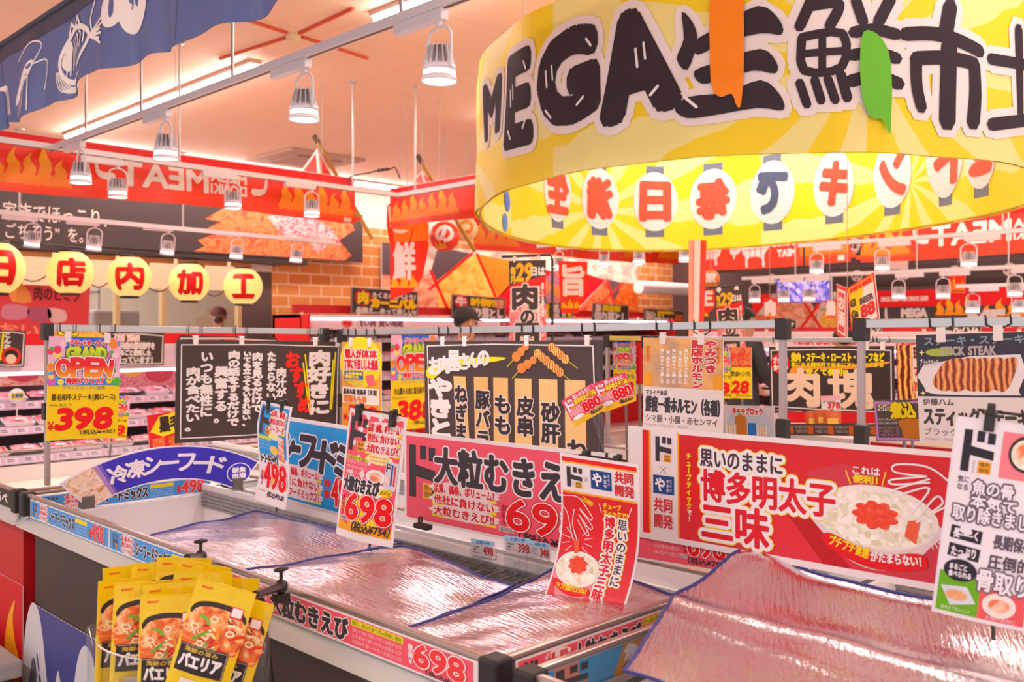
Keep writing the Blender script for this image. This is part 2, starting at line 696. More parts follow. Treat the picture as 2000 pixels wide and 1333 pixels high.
def room():
    m, nt, b = nodes_mat('floor_tiles', .25)
    tc = N(nt, 'ShaderNodeTexCoord')
    br = N(nt, 'ShaderNodeTexBrick', offset=0.0)
    br.inputs['Scale'].default_value = 1.0
    br.inputs['Brick Width'].default_value = .45
    br.inputs['Row Height'].default_value = .45
    br.inputs['Mortar Size'].default_value = .004
    br.inputs['Color1'].default_value = (*lin('#cfc4bc'), 1)
    br.inputs['Color2'].default_value = (*lin('#c8bdb5'), 1)
    br.inputs['Mortar'].default_value = (*lin('#9a8f88'), 1)
    nt.links.new(tc.outputs['Object'], br.inputs['Vector'])
    nt.links.new(br.outputs[0], b.inputs['Base Color'])
    f = MB().box(-3, -6, -.1, WR, WL + 3.5, 0, m).build('floor')
    props(f, kind='structure')
    # ceiling of large pale boards with hairline joints, red bounce light put into their peach
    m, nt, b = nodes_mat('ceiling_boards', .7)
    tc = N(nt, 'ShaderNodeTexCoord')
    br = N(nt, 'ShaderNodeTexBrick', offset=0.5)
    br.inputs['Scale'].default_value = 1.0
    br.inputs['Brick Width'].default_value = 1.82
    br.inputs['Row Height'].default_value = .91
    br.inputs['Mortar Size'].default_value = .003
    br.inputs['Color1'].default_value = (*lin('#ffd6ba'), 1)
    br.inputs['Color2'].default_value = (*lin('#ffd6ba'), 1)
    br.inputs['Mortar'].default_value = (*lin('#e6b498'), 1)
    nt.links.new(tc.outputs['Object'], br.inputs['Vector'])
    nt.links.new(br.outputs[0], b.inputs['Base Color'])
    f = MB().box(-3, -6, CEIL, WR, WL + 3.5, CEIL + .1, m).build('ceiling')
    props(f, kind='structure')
    # left wall: brick, with the opening of the butchery window
    m, nt, b = nodes_mat('orange_brick', .75)
    tc = N(nt, 'ShaderNodeTexCoord')
    mp = N(nt, 'ShaderNodeMapping')
    mp.inputs['Rotation'].default_value = (math.radians(90), 0, 0)
    br = N(nt, 'ShaderNodeTexBrick')
    br.inputs['Scale'].default_value = 1.0
    br.inputs['Brick Width'].default_value = .34
    br.inputs['Row Height'].default_value = .15
    br.inputs['Mortar Size'].default_value = .012
    br.inputs['Color1'].default_value = (*lin('#c8742e'), 1)
    br.inputs['Color2'].default_value = (*lin('#d88a44'), 1)
    br.inputs['Mortar'].default_value = (*lin('#e0b58e'), 1)
    nt.links.new(tc.outputs['Object'], mp.inputs[0])
    nt.links.new(mp.outputs[0], br.inputs['Vector'])
    nt.links.new(br.outputs[0], b.inputs['Base Color'])
    brick = m
    up = M('#d9c3b4', .8)
    w = MB()
    w.box(6.55, WL, 0, WR, WL + .15, 2.95, brick)
    w.box(6.55, WL, 2.95, WR, WL + .15, CEIL, up)
    w.box(-3, WL, 2.25, 6.55, WL + .15, CEIL, up)
    w.box(-3, WL, 0, 6.55, WL + .15, 1.38, M('#c9b39f', .7))
    w.box(6.1, WL, 1.38, 6.55, WL + .15, 2.25, M('#5a4440', .6))
    props(w.build('wall_left'), kind='structure')
    w = MB().box(WR, -6, 0, WR + .15, WL + 3.5, CEIL, M('#55403c', .7))
    props(w.build('wall_right'), kind='structure')
    # butchery room seen through the window
    w = MB()
    w.box(-3, WL + 3.4, 0, 8, WL + 3.5, CEIL, M('#d8c9ae', .7))
    props(w.build('wall_back'), kind='structure')
    t = thing('window_1', None, None, (0, 0, 0))
    props(t, 'wide glazed butchery window behind the red lettered lanterns', 'window', None, 'structure')
    fr = MB()
    fm = M('#c9a876', .5)
    for x in (-.2, 1.6, 3.05, 4.5, 5.05, 6.05):
        fr.box(x, WL - .03, 1.38, x + .05, WL + .06, 2.25, fm)
    fr.box(-3, WL - .05, 1.36, 6.1, WL + .06, 1.42, fm)
    fr.box(-3, WL - .03, 2.2, 6.1, WL + .06, 2.26, fm)
    fr.build('window_frame', t)
    MB().box(-3, WL, 1.42, 6.05, WL + .008, 2.2, glass()).build('pane', t)
    # dark plinth band along the left wall head
    return brick


BRICK = room()


# ---------------------------------------------------------------- ceiling lights and fittings
def fluorescent(x0, x1, y, label, along='x', power=34, lit=True):
    """a slim ceiling fitting with a bare white tube"""
    L = x1 - x0
    t = thing('ceiling_light', label, 'ceiling light', ((x0 + x1) / 2, y, CEIL) if along == 'x' else (y, (x0 + x1) / 2, CEIL), 0 if along == 'x' else math.pi / 2, 'fluorescent ceiling lights')
    MB().box(-L / 2, -.045, -.03, L / 2, .045, 0, M('#d8b8a6', .5)).build('fitting_base', t, .004)
    MB().tube([(-L / 2 + .02, 0, -.055), (L / 2 - .02, 0, -.055)], .024, M('#fff6f4', .4, emit=26.0), 10).build('lamp_tube', t)
    if lit:
        a = area_lamp('tube_light', (0, 0, -.1), L, .12, power * .62)
        a.parent = t
    return t


# the fitting beyond the blue fish banner, one along the butchery, an added one for the mural, then the rest of the store's grid
p, q = PZ(148, 276, CEIL - .06), PZ(478, 128, CEIL - .06)
fluorescent(6.3, 10.05, 3.62, 'long bare ceiling tube above the near spotlight track, beyond the fish banner', 'y', 50)
fluorescent(.6, 4.85, 3.62, 'bare ceiling tube above the largest spotlight, mostly out of view', 'y', 50)
fluorescent(3.9, 9.6, 10.4, 'long ceiling tube just above the left red flame banner', 'x', 60)
fluorescent(10.2, 15.0, 10.3, 'added ceiling tube lighting the mural, hidden behind the yellow ring sign', 'x', 90)  # added fitting, unseen behind the ring, to brighten the mural
for x in (6.2, 9.8, 13.2):
    fluorescent(1.0, 6.5, x, 'ceiling tube high behind the yellow ring sign', 'y', 50)
for x in (-1.6,):
    fluorescent(.5, 8.5, x, 'ceiling tube over the aisle left of the blue fish banner', 'y', 60)
for x in (-.9, 1.8, 4.6, 8.0):
    fluorescent(-5, -.4, x, 'ceiling tube over the aisle behind the near freezer', 'y', 45)

t = thing('ceiling_cross', 'orange cross of four strips round a detector on the pale ceiling', 'ceiling fitting', PZ(573, 68, CEIL))
c0 = Vector(t.location)
mo = M('#d9532e', .5)
for (ax, ay), (bx, by) in (((430, 115), (560, 73)), ((585, 65), (690, 16)), ((480, 38), (560, 64)), ((590, 72), (718, 114))):
    a, b = PZ(ax, ay, CEIL - .008) - c0, PZ(bx, by, CEIL - .008) - c0
    MB().tube([a, b], .013, mo, 6).build('strip', t)
MB().lathe([(.0, -.05), (.045, -.045), (.05, -.02), (.05, 0)], M('#e8c8a0', .5)).build('detector', t)

t = thing('ceiling_air_unit', 'square grey air grille on the ceiling above the left flame banner', 'air vent', PZ(597, 310, CEIL))
MB().box(-.5, -.5, -.03, .5, .5, 0, M('#c2a294', .6)).build('panel', t, .01)
MB().box(-.3, -.3, -.045, .3, .3, -.03, M('#b08d80', .6)).build('grille', t)


# ---------------------------------------------------------------- spotlights on tracks
def make_spot():
    t = thing('track_spotlight', 'x', 'spotlight', (0, 0, 0))
    w = M('#efe4e4', .35)
    MB().box(-.03, -.018, -.05, .24, .018, 0, w).build('driver_box', t, .004)
    y = MB()
    y.tube([(0, 0, -.05), (0, 0, -.075)], .012, w, 8)
    arch = [(-.062 * math.cos(a), 0, -.125 + .055 * math.sin(a)) for a in np.linspace(0, math.pi, 9)]
    y.tube([(-.062, 0, -.25)] + arch + [(.062, 0, -.25)], .006, w, 6)
    y.build('yoke', t)
    h = MB()
    g = M('#8d8080', .45)
    h.lathe([(.0, -.155), (.03, -.155), (.046, -.235), (.0, -.235)], g, n=20)
    for k in range(14):
        a = 2 * math.pi * k / 14
        ca, sa = math.cos(a), math.sin(a)
        pts = [(.028 * ca, .028 * sa, -.15), (.040 * ca, .040 * sa, -.15), (.058 * ca, .058 * sa, -.236), (.03 * ca, .03 * sa, -.236)]
        n = Vector((-sa, ca, 0)) * .002
        h.hexa([Vector(p) - n for p in pts] + [Vector(p) + n for p in pts], M('#d9cfcf', .4))
    t_, t = t, h.build('heat_sink', t)
    MB().lathe([(.05, -.234), (.058, -.234), (.06, -.258), (.05, -.258)], w).build('collar', t)
    MB().lathe([(.0525, -.257), (.056, -.257), (.0575, -.281), (.0525, -.281)], M('#fff2ff', .3, emit=3.2)).build('diffuser_band', t)
    MB().lathe([(.05, -.28), (.0605, -.28), (.0645, -.303), (.0625, -.304), (.057, -.296)], w).build('rim', t)
    MB().lathe([(.0, -.297), (.0575, -.297), (.0575, -.293), (0, -.293)], M('#fffaff', .3, emit=7.0)).build('lens', t)
    return t_


SPOT = make_spot()
_spot_used = [False]


def spot(loc, label, rz=0.0, tilt=(0, 0), scale=1.0, group=None, power=0):
    o = SPOT if not _spot_used[0] else copy_tree(SPOT)
    _spot_used[0] = True
    o.location = loc
    o.rotation_euler = (tilt[0], tilt[1], rz)
    o.scale = (scale, scale, scale * .84)
    o['label'] = label
    if group:
        o['group'] = group
    for ch in [k for k in o.children if k.type == 'LIGHT']:
        bpy.data.objects.remove(ch)
    if power:
        l = bpy.data.lights.new('spot_beam', 'SPOT')
        l.energy, l.spot_size, l.spot_blend, l.shadow_soft_size, l.color = power, 1.5, .7, .055, (1, .93, 1)
        lo = bpy.data.objects.new('spot_beam', l)
        COL.objects.link(lo)
        lo.parent = o
        lo.location = (0, 0, -.32)
    return o


def track(name, a, b, label, rods=(), rodtop=CEIL):
    a, b = Vector(a), Vector(b)
    t = thing(name, label, 'light track', a)
    d = b - a
    n = Vector((-d.y, d.x, 0)).normalized() * .019
    w = M('#f2e8e6', .35)
    mb = MB()
    mb.hexa([Vector((0, 0, 0)) - n, d - n, d + n, n, Vector((0, 0, .035)) - n, d - n + Vector((0, 0, .035)), d + n + Vector((0, 0, .035)), n + Vector((0, 0, .035))], w)
    mb.build('rail', t)
    n2 = n * .3
    z = Vector((0, 0, -.003))
    MB().hexa([z - n2, d - n2 + z, d + n2 + z, n2 + z, -n2, d - n2, d + n2, n2], M('#8e6a5c', .6)).build('slot', t)
    for k in rods:
        p = d * k
        r = MB().tube([p + Vector((0, 0, .03)), Vector((p.x, p.y, rodtop - a.z))], .008, M('#c9c2be', .35, .6), 8)
        r.lathe([(.0, 0), (.035, 0), (.03, -.012), (.008, -.02)], M('#c9c2be', .35, .6), (p.x, p.y, rodtop - a.z))
        r.build('hanging_rod', t)
    return t


TZ = 2.65
track('spotlight_track', (2.22, 6.44, TZ), (2.22, 1.9, TZ), 'white spotlight track running from above the frozen seafood towards the camera', (.13, .3, .52, .8))
LB = 6.3
track('spotlight_track', (1.1, LB, TZ), (4.95, LB, TZ - .04), 'white spotlight track in front of the left flame banner', (.5, .88))
track('spotlight_track', (4.95, LB, TZ - .04), (4.95, 4.9, TZ - .03), 'white spotlight track in front of the flame banner beside the yellow ring', (.16,))
track('spotlight_track', (1.2, 7.6, 2.36), (5.2, 7.6, 2.31), 'low white spotlight track in front of the black butchery sign', (.3, .62, .95), 3.0)

main = 'spotlights on the near track'
for (px, py), lab in (((858, 10), 'largest white spotlight on the near track, nearest the yellow ring sign'),
                      ((594, 95), 'white spotlight on the near track, second from the yellow ring sign'),
                      ((324, 215), 'white spotlight on the near track, third from the yellow ring sign'),
                      ((158, 290), 'white spotlight hanging from the far end of the near track')):
    d = 2.22 * S2 / (1 + (px - 1000) / F)
    p = P(px, py, d)
    spot((2.22, p.y, TZ), lab, math.pi / 2, (.0, .0), 1.03, main, 48)
for px, lab in ((230, 'white spotlight before the word MEAT on the left flame banner'), (455, 'white spotlight before the bull horn end of the left flame banner'),
                (609, 'white spotlight before the flames at the right end of the left banner')):
    p = PY(px, 330, LB)
    spot((p.x, LB, TZ - .02), lab, math.pi, (0, 0), 1.0, 'spotlights on the butchery track')
for px, lab in ((66, 'slim white spotlight above the second lantern from the left'), (187, 'slim white spotlight above the middle lantern'), (331, 'slim white spotlight between the middle and fourth lanterns'),
                (466, 'slim white spotlight above the last lantern with the worker character'), (583, 'slim white spotlight before the marbled meat picture, at the end of its track')):
    p = PY(px, 430, 7.6)
    spot((p.x, 7.6, 2.355), lab, math.pi, (-.2, 0), .92, 'spotlights on the low butchery track')
# ---------------------------------------------------------------- island freezers
def foil(rot=0.0):
    key = 'foil%.2f' % rot
    if key in _M:
        return _M[key]
    m, nt, b = nodes_mat('silver_bubble_foil', .14, .96)
    b.inputs['Base Color'].default_value = (*lin('#e0d4de'), 1)
    tc = N(nt, 'ShaderNodeTexCoord')
    mp = N(nt, 'ShaderNodeMapping', vector_type='TEXTURE')
    mp.inputs['Rotation'].default_value = (0, 0, rot)
    mp.inputs['Scale'].default_value = (1 / 170, 1 / 16, 1 / 16)
    nt.links.new(tc.outputs['Object'], mp.inputs[0])
    a = N(nt, 'ShaderNodeTexNoise')
    a.inputs['Scale'].default_value = 1.0
    a.inputs['Detail'].default_value = 3
    nt.links.new(mp.outputs[0], a.inputs['Vector'])
    c = N(nt, 'ShaderNodeTexNoise')
    c.inputs['Scale'].default_value = 260
    nt.links.new(tc.outputs['Object'], c.inputs['Vector'])
    mx = N(nt, 'ShaderNodeMath', operation='MULTIPLY_ADD')
    mx.inputs[1].default_value = .12
    nt.links.new(c.outputs[0], mx.inputs[0])
    nt.links.new(a.outputs[0], mx.inputs[2])
    bp = N(nt, 'ShaderNodeBump')
    bp.inputs['Strength'].default_value = 1.0
    bp.inputs['Distance'].default_value = .0035
    w2 = N(nt, 'ShaderNodeTexNoise')
    w2.inputs['Scale'].default_value = 9
    w2.inputs['Detail'].default_value = 3
    nt.links.new(tc.outputs['Object'], w2.inputs['Vector'])
    m2 = N(nt, 'ShaderNodeMath', operation='MULTIPLY_ADD')
    m2.inputs[1].default_value = .5
    nt.links.new(w2.outputs[0], m2.inputs[0])
    nt.links.new(mx.outputs[0], m2.inputs[2])
    nt.links.new(m2.outputs[0], bp.inputs['Height'])
    nt.links.new(bp.outputs[0], b.inputs['Normal'])
    _M[key] = m
    return m


def cloth(name, label, pt, nu=40, nv=40, rot=0.0):
    """pt(u, v) -> point; silver sheet with a navy bound edge"""
    t = thing(name, label, 'thermal cover', pt(.5, .5))
    o = Vector(t.location)
    MB().grid(lambda u, v: Vector(pt(u, v)) - o, nu, nv, foil(rot)).build('foil_sheet', t)
    e = MB()
    nav = M('#3b3f86', .6)
    edge = [(u, 0) for u in np.linspace(0, 1, 30)] + [(1, v) for v in np.linspace(0, 1, 30)][1:] + [(u, 1) for u in np.linspace(1, 0, 30)][1:] + [(0, v) for v in np.linspace(1, 0, 30)][1:]
    e.tube([Vector(pt(u, v)) - o + Vector((0, 0, .001)) for u, v in edge], .0028, nav, 6)
    e.build('bound_edge', t)
    return t


WAVE = [(0, 0), (0, .55), (.06, .85), (.16, 1), (.28, .98), (.36, .82), (.42, .6), (.48, .42), (.53, .34), (.57, .52), (.63, .66), (.7, .5), (.78, .3), (.9, .1), (1, 0)]


def wave_panel(W, H, n):
    c = Canvas(W, H, '#4a4d8c')
    sw = W / n
    for k in range(n):
        x = k * sw - sw * .2
        s = (1.0, .92, 1.0)[k % 3]
        pts = [(x + px * sw * 1.15, H - py * H * s) for px, py in WAVE]
        c.poly(pts, '#d8d2d6', 1, 4)
        c.poly([(x + sw * .12, H * .62), (x + sw * .2, H * .38), (x + sw * .28, H * .42), (x + sw * .32, H * .7), (x + sw * .25, H * .85), (x + sw * .16, H * .8)], '#6d6a80', 2, 4)
        for j in range(7):
            a = .4 + j * .08
            c.line([(x + sw * (.3 + .03 * j), H * (.32 + .07 * j)), (x + sw * (.36 + .04 * j), H * (.52 + .06 * j)), (x + sw * (.34 + .07 * j), H * (.75 + .03 * j))], W * .0035, '#5a5c88', 3, 3)
        for j in range(9):
            w = random.random()
            c.ell(x + sw * (.28 + .14 * random.random()), H * (.3 + .35 * w), W * .005, W * .005, '#e8e2e4', 3, 7)
    return c


def freezer(name, label, x0, x1, y0, y1, front, ztop=.94, back_open=False, base_art='wave'):
    t = thing(name, label, 'freezer', (x0, y0, 0))
    X, Y = x1 - x0, y1 - y0
    w = M('#e9e0de', .3)
    sil = M('#cfd2d0', .3, .35)
    fm = M(front, .45)
    bd = MB().box(.03, .03, .05, X - .03, Y - .03, .57, fm)
    for a in ((.03, .03, .045, Y - .03), (X - .045, .03, X - .03, Y - .03), (.045, .03, X - .045, .045), (.045, Y - .045, X - .045, Y - .03)):
        bd.box(a[0], a[1], .57, a[2], a[3], .80, fm)
    bd.build('body', t)
    MB().box(.06, .05, 0, X - .05, Y - .05, .06, blk()).build('plinth', t)
    r = MB()                              # sloping white bumper rim all round
    for z0, z1, e0, e1 in ((.80, .825, .03, -.018), (.825, .862, -.018, .02)):
        a = [(e0, e0, z0), (X - e0, e0, z0), (X - e0, Y - e0, z0), (e0, Y - e0, z0)]
        b = [(e1, e1, z1), (X - e1, e1, z1), (X - e1, Y - e1, z1), (e1, Y - e1, z1)]
        for i in range(4):
            j = (i + 1) % 4
            r.add([a[i], a[j], b[j], b[i]], [(0, 1, 2, 3)], sil)
    r.build('bumper_rim', t)
    i = MB()                              # tub: inner walls and floor
    for a in ((.046, .046, X - .046, .06), (.046, Y - .06, X - .046, Y - .046), (.046, .046, .06, Y - .046)):
        i.box(a[0], a[1], .6, a[2], a[3], .865, w)
    i.box(X - .06, .046, .6, X - .046, Y - .046, .905, w)
    i.box(.046, .046, .58, X - .046, Y - .046, .6, w)
    for k in range(5):
        i.box(X - .07, .06, .82 + k * .014, X - .059, Y - .06, .826 + k * .014, M('#9b9796', .4, .4))
    i.build('tub', t)
    g = MB()
    for a in ((.012, .012, .018, Y - .012), (.012, .012, X - .012, .018), (.012, Y - .018, X - .012, Y - .012)):
        g.box(a[0], a[1], .862, a[2], a[3], ztop - .010, glass())
    g.build('guard_panel', t)
    h = MB()
    hm = M('#b9a49c', .25, .75)
    h.box(0, 0, ztop - .011, .017, Y, ztop, hm)
    h.box(0, 0, ztop - .011, X, .017, ztop, hm)
    h.box(0, Y - .017, ztop - .011, X, Y, ztop, hm)
    hr = h.build('hand_rail', t, .003)
    for cx, cy in ((-.012, -.012), (-.012, Y - .035), ):
        c = MB().box(cx, cy, .862, cx + .045, cy + .045, ztop + .004, M('#241c1b', .5))
        c.build('corner_post', hr, .006)
    if base_art == 'wave':
        cv = wave_panel(400 * Y, 200, max(2, int(Y * 2.2)))
        m = Matrix(((0, 1, 0), (-1, 0, 0), (0, 0, 1))).to_4x4()
        o = cv.build('wave_print', Y - .04, .5, t)
        o.matrix_parent_inverse = Matrix()
        o.location = (.026, Y / 2, .06)
        o.rotation_euler = (0, 0, -math.pi / 2)
    return t


FA = freezer('island_freezer', 'dark brown island freezer with wave print, blue and pink price strips along its rim', 1.11, 1.80, 1.15, 3.48, '#3f2f2a')
FC = freezer('island_freezer', 'near freezer under the mounded silver cover, in front of the red roe banner', 1.11, 1.80, -1.4, 1.09, '#3f2f2a')


def flame_mat():
    return gradient('flame_print', [(0, '#ff6a00'), (.35, '#ff8c00'), (1, '#ffc400')], 1)


FL = [(-.5, 0), (-.46, .22), (-.36, .36), (-.45, .55), (-.3, .78), (-.12, .9), (.1, 1.0), (-.02, .82), (.1, .62), (.3, .5), (.38, .3), (.3, .18), (.42, .1), (.5, 0)]


def flames(c, x0, x1, yb, hs, col, L=1, flip=1, w=None):
    n = len(hs)
    step = (x1 - x0) / n
    for k, h in enumerate(hs):
        cx = x0 + (k + .5) * step
        fw = (w or step * 1.02)
        c.poly([(cx + flip * px * fw, yb - py * h) for px, py in FL], col, L, 4)
    return c


# rear row: end freezer beyond the seafood one, and the backs of the island
FB = freezer('island_freezer', 'end freezer beyond the arched blue sign, with red flame print base', 1.11, 2.5, 3.54, 4.75, '#c80f18', base_art=None)
MB().box(.06, .06, .601, 1.33, 1.15, .80, M('#f3e2cf', .4)).build('inner_deck', FB)
cv = Canvas(300, 120, '#d8161c')
flames(cv, 0, 300, 110, [60, 90, 55, 80, 60, 95], flame_mat(), 1)
cv.rect(0, 100, 300, 120, flame_mat(), 1)
o = cv.build('flame_print', 1.18, .5, FB)
o.location, o.rotation_euler = (.026, .61, .1), (0, 0, -math.pi / 2)
FD = freezer('island_freezer', 'rear island freezer under the hanging black skewer board', 1.86, 2.5, 1.15, 3.48, '#4b3a36', base_art=None)
FE = freezer('island_freezer', 'rear island freezer behind the red roe banner', 1.86, 2.5, -1.4, 1.09, '#4b3a36', base_art=None)

# silver covers


def zc(u, v, base, hump, seed):
    return base + hump * math.sin(math.pi * u) * math.sin(math.pi * v) + .0035 * math.sin(9 * u + seed) * math.cos(7 * v + seed * 2) + .0015 * math.sin(17 * (u + v) + seed)


def pt1(u, v):                            # u: front to back, v: towards the far end
    x = 1.150 + .46 * u
    y = 2.085 - .05 * u + v * (.60 + .17 * u)
    return (x, y, zc(u, v, .90, .026, 1) + .02 * u * (1 - v))


def pt2(u, v):
    x = 1.150 + .45 * u - .05 * u * (1 - v) * u
    y = 1.462 + .085 * u + v * (.612 - .14 * u)
    return (x, y, zc(u, v, .905, .034, 2.2) + .012 * v)


def pt3(u, v):
    x = 1.150 + .58 * u
    y = 1.185 + v * (.268 + .09 * u)
    return (x, y, zc(u, v, .912, .01, 4.1) + .05 * max(0, u - .75) * 4 * v * .5)


cloth('thermal_cover', 'silver bubble cover farthest along the freezer, beside the arched blue sign', pt1)
cloth('thermal_cover', 'silver bubble cover in the middle of the freezer, beside the paella pouches', pt2)
cloth('thermal_cover', 'narrow silver cover at the near corner under the red roe poster', pt3)


def pt4(u, v):                            # near mound; u front to back, v towards the camera side
    x = 1.16 + .62 * u
    yl = 1.085 - .17 * max(0, 1 - u * 1.6)
    y = yl + v * (.42 - yl)
    z = .970 + .014 * min(1, u / .55)
    k = max(0, u - .55) / .45                 # behind the crest: a dip, then up against the banner
    z += -.045 * math.sin(math.pi * min(1, k * 1.15)) * (1 - .25 * v) * (.25 + .75 * min(1, v / .35)) + .02 * k
    z += .030 * math.exp(-((u - .97) / .22) ** 2 - ((v - .05) / .15) ** 2)
    z += .006 * math.exp(-((u - .55 + .06 * v) / .03) ** 2) + .003 * math.exp(-((u - .42 + .16 * v) / .025) ** 2)
    z += .0015 * math.sin(11 * v + 5 * u) + .001 * math.sin(23 * v - 7 * u)
    return (x, y, z)


cloth('thermal_cover', 'large near silver cover mounded over goods in front of the red roe banner', pt4, 60, 60, -1.05)


def pt5(u, v):
    x = 1.3 + .46 * u
    return (x, .40 - .75 * v, .86 + .14 * u + .01 * math.sin(9 * v))


cloth('thermal_cover', 'silver cover in the lower right corner past the navy seam', pt5, 40, 40, -1.05)

# dark wire trays showing at the back edge of the near freezer tub
t = thing('wire_basket', 'dark wire tray along the back of the freezer tub behind the silver covers', 'basket', (1.68, 1.9, .82))
mb = MB().box(-.085, -.7, -.02, .085, .7, .0, M('#2a1f1e', .6))
mb.build('tray', t)
mb = MB()
for k in range(29):
    y = -.68 + k * .048
    mb.tube([(-.08, y, .0), (-.08, y, .05), (.075, y, .055)], .0025, M('#8a7a72', .4, .6), 5)
mb.tube([(-.08, -.69, .05), (-.08, .69, .05)], .003, M('#8a7a72', .4, .6), 5)
mb.build('wires', t)
# ---------------------------------------------------------------- yellow oval ring sign
def ring_sign():
    rc, dc, a, b = 1.32, 5.72, 2.22, 1.53
    z0, z1 = 2.165, 2.95
    t = thing('ring_sign', 'huge yellow oval ring sign lettered MEGA with white lanterns printed inside', 'hanging sign', P(1000 + F * rc / dc, HY, dc) + Vector((0, 0, z0 - CZ)))
    O = Vector(t.location)
    # arc length table, angle measured from the left end round the near side
    th = np.linspace(-.5, 2 * math.pi - .5, 2000)
    r_, d_ = -b * np.cos(th), -a * np.sin(th)
    ln = np.concatenate([[0], np.cumsum(np.hypot(np.diff(r_), np.diff(d_)))])
    total = ln[-1]

    def ang(s):
        return np.interp(s, ln, th)

    def s_of_px(px, far=False):
        q = (px - 1000) / F
        best = None
        rat = (rc - b * np.cos(th)) / (dc - a * np.sin(th))
        lo_, hi_ = th[np.abs(th) < 1.2][rat[np.abs(th) < 1.2].argmin()], th[np.abs(th - 2.6) < 1.0][rat[np.abs(th - 2.6) < 1.0].argmax()]
        ths = th[(np.sin(th) < 0)] if far else th[(th >= lo_) & (th <= hi_)]
        e = (rc - b * np.cos(ths)) / (dc - a * np.sin(ths)) - q
        if far:
            return float(np.interp(ths[np.abs(e).argmin()], th, ln))
        k = np.abs(e).argmin()
        return float(np.interp(ths[k], th, ln))

    def fn_out(X, Z, o):
        w = ang((X / total + .5) * total)
        nx_, nd = -np.cos(w) / b, -np.sin(w) / a
        nn = np.hypot(nx_, nd)
        wob = .012 * np.sin(w * 17) * np.cos(Z * 5)
        r = rc - b * np.cos(w) + nx_ / nn * (o + wob)
        d = dc - a * np.sin(w) + nd / nn * (o + wob)
        z = z0 + Z * (1 + .015 * np.sin(5 * w)) + .02 * np.sin(w * 2 + .6)
        return np.stack([(d + r) / S2 - O.x, (d - r) / S2 - O.y, z - O.z], 1)
    # sunburst print
    m, nt, bs = nodes_mat('yellow_sunburst_fabric', .55)
    tc = N(nt, 'ShaderNodeTexCoord')
    sp = N(nt, 'ShaderNodeSeparateXYZ')
    nt.links.new(tc.outputs['UV'], sp.inputs[0])

    def op(o, a_, b_=None):
        n = N(nt, 'ShaderNodeMath', operation=o)
        for i, v in enumerate((a_, b_)):
            if v is None:
                continue
            if isinstance(v, (int, float)):
                n.inputs[i].default_value = v
            else:
                nt.links.new(v, n.inputs[i])
        return n.outputs[0]
    u = op('SUBTRACT', op('FRACT', op('MULTIPLY', op('ADD', sp.outputs[0], .2), .28)), .5)
    v = op('MULTIPLY', op('SUBTRACT', sp.outputs[1], .42), .32)
    an = op('ARCTAN2', v, u)
    nz = N(nt, 'ShaderNodeTexNoise')
    nz.inputs['Scale'].default_value = 2.2
    nt.links.new(tc.outputs['UV'], nz.inputs['Vector'])
    s_ = op('SINE', op('ADD', op('MULTIPLY', an, 11.0), op('MULTIPLY', nz.outputs[0], 2.6)))
    r = ramp(nt, [(0, '#f8d600'), (.52, '#f8d600'), (.56, '#f4e38c'), (1, '#f4e38c')], op('ADD', op('MULTIPLY', s_, .5), .5))
    nt.links.new(r.outputs[0], bs.inputs['Base Color'])
    W, H = total * 100, (z1 - z0) * 100
    cv = Canvas(W, H, m, m)
    ink, halo = M('#3d3138', .75, 0, 0, 0, .2), M('#f1e3df', .7, 0, 0, 0, .2)

    def zof(px, py, s):
        w = float(ang(s))
        d = dc - a * math.sin(w)
        return CZ + (HY - py) / F * d

    def spot_text(ch, pxl, pxr, pyt, pyb, bold, rot=0, slant=0, kids=True):
        sl, sr = s_of_px(pxl), s_of_px(pxr)
        sm = s_of_px((pxl + pxr) / 2)
        zt, zb = zof((pxl + pxr) / 2, pyt, sm), zof((pxl + pxr) / 2, pyb, sm)
        x0, x1 = sl * 100, sr * 100
        y0, y1 = H - (zt - z0) * 100, H - (zb - z0) * 100
        cv.text(ch, x0, y0, x1, y1, ink, bold=bold, out=[(halo, 3.6)], rot=rot, slant=slant, L=1)
        return x0, y0, x1, y1
    S = s_of_px
    spot_text('M', 951, 976, 172, 268, 2.2)
    e = spot_text('E', 994, 1037, 122, 282, 3.4, .04)
    g = spot_text('G', 1062, 1160, 76, 236, 4.2, -.06)
    a_ = spot_text('A', 1182, 1306, 38, 216, 4.4, -.1)
    def brush(pxl, pxr, pyt, pyb, strokes, blobs=()):
        """a brush written character: thick strokes and pointed blobs in a 100 x 100 box"""
        sl, sr = s_of_px(pxl), s_of_px(pxr)
        sm = s_of_px((pxl + pxr) / 2)
        x0, x1 = sl * 100, sr * 100
        y0, y1 = H - (zof((pxl + pxr) / 2, pyt, sm) - z0) * 100, H - (zof((pxl + pxr) / 2, pyb, sm) - z0) * 100
        k = (y1 - y0) / 100
        for pts, w in strokes:
            q = [(x0 + (x1 - x0) * px / 100, y0 + k * py) for px, py in pts]
            cv.line(q, w * k + 6.4, halo, 1, 3 if len(q) > 2 else 0)
            cv.line(q, w * k, ink, 2, 3 if len(q) > 2 else 0)
        for pts in blobs:
            q = [(x0 + (x1 - x0) * px / 100, y0 + k * py) for px, py in pts]
            cv.line(q, 6.4, halo, 1, 0, True)
            cv.poly(q, halo, 1)
            cv.poly(q, ink, 2.6, 3)
        return x0, y0, x1, y1
    n1 = brush(1322, 1530, 4, 216, [], [[(6, 2), (17, 14), (21, 32), (12, 58), (1, 46), (8, 28)], [(18, 32), (46, 20), (78, 8), (96, 22), (99, 36), (80, 33), (46, 37), (22, 45)], [(19, 60), (44, 54), (80, 47), (94, 60), (93, 70), (74, 66), (46, 71), (26, 73)],
                                         [(-1, 93), (14, 84), (50, 84), (80, 75), (97, 89), (100, 103), (78, 100), (40, 104), (12, 104)], [(42, 2), (56, 2), (57, 90), (43, 90)]])
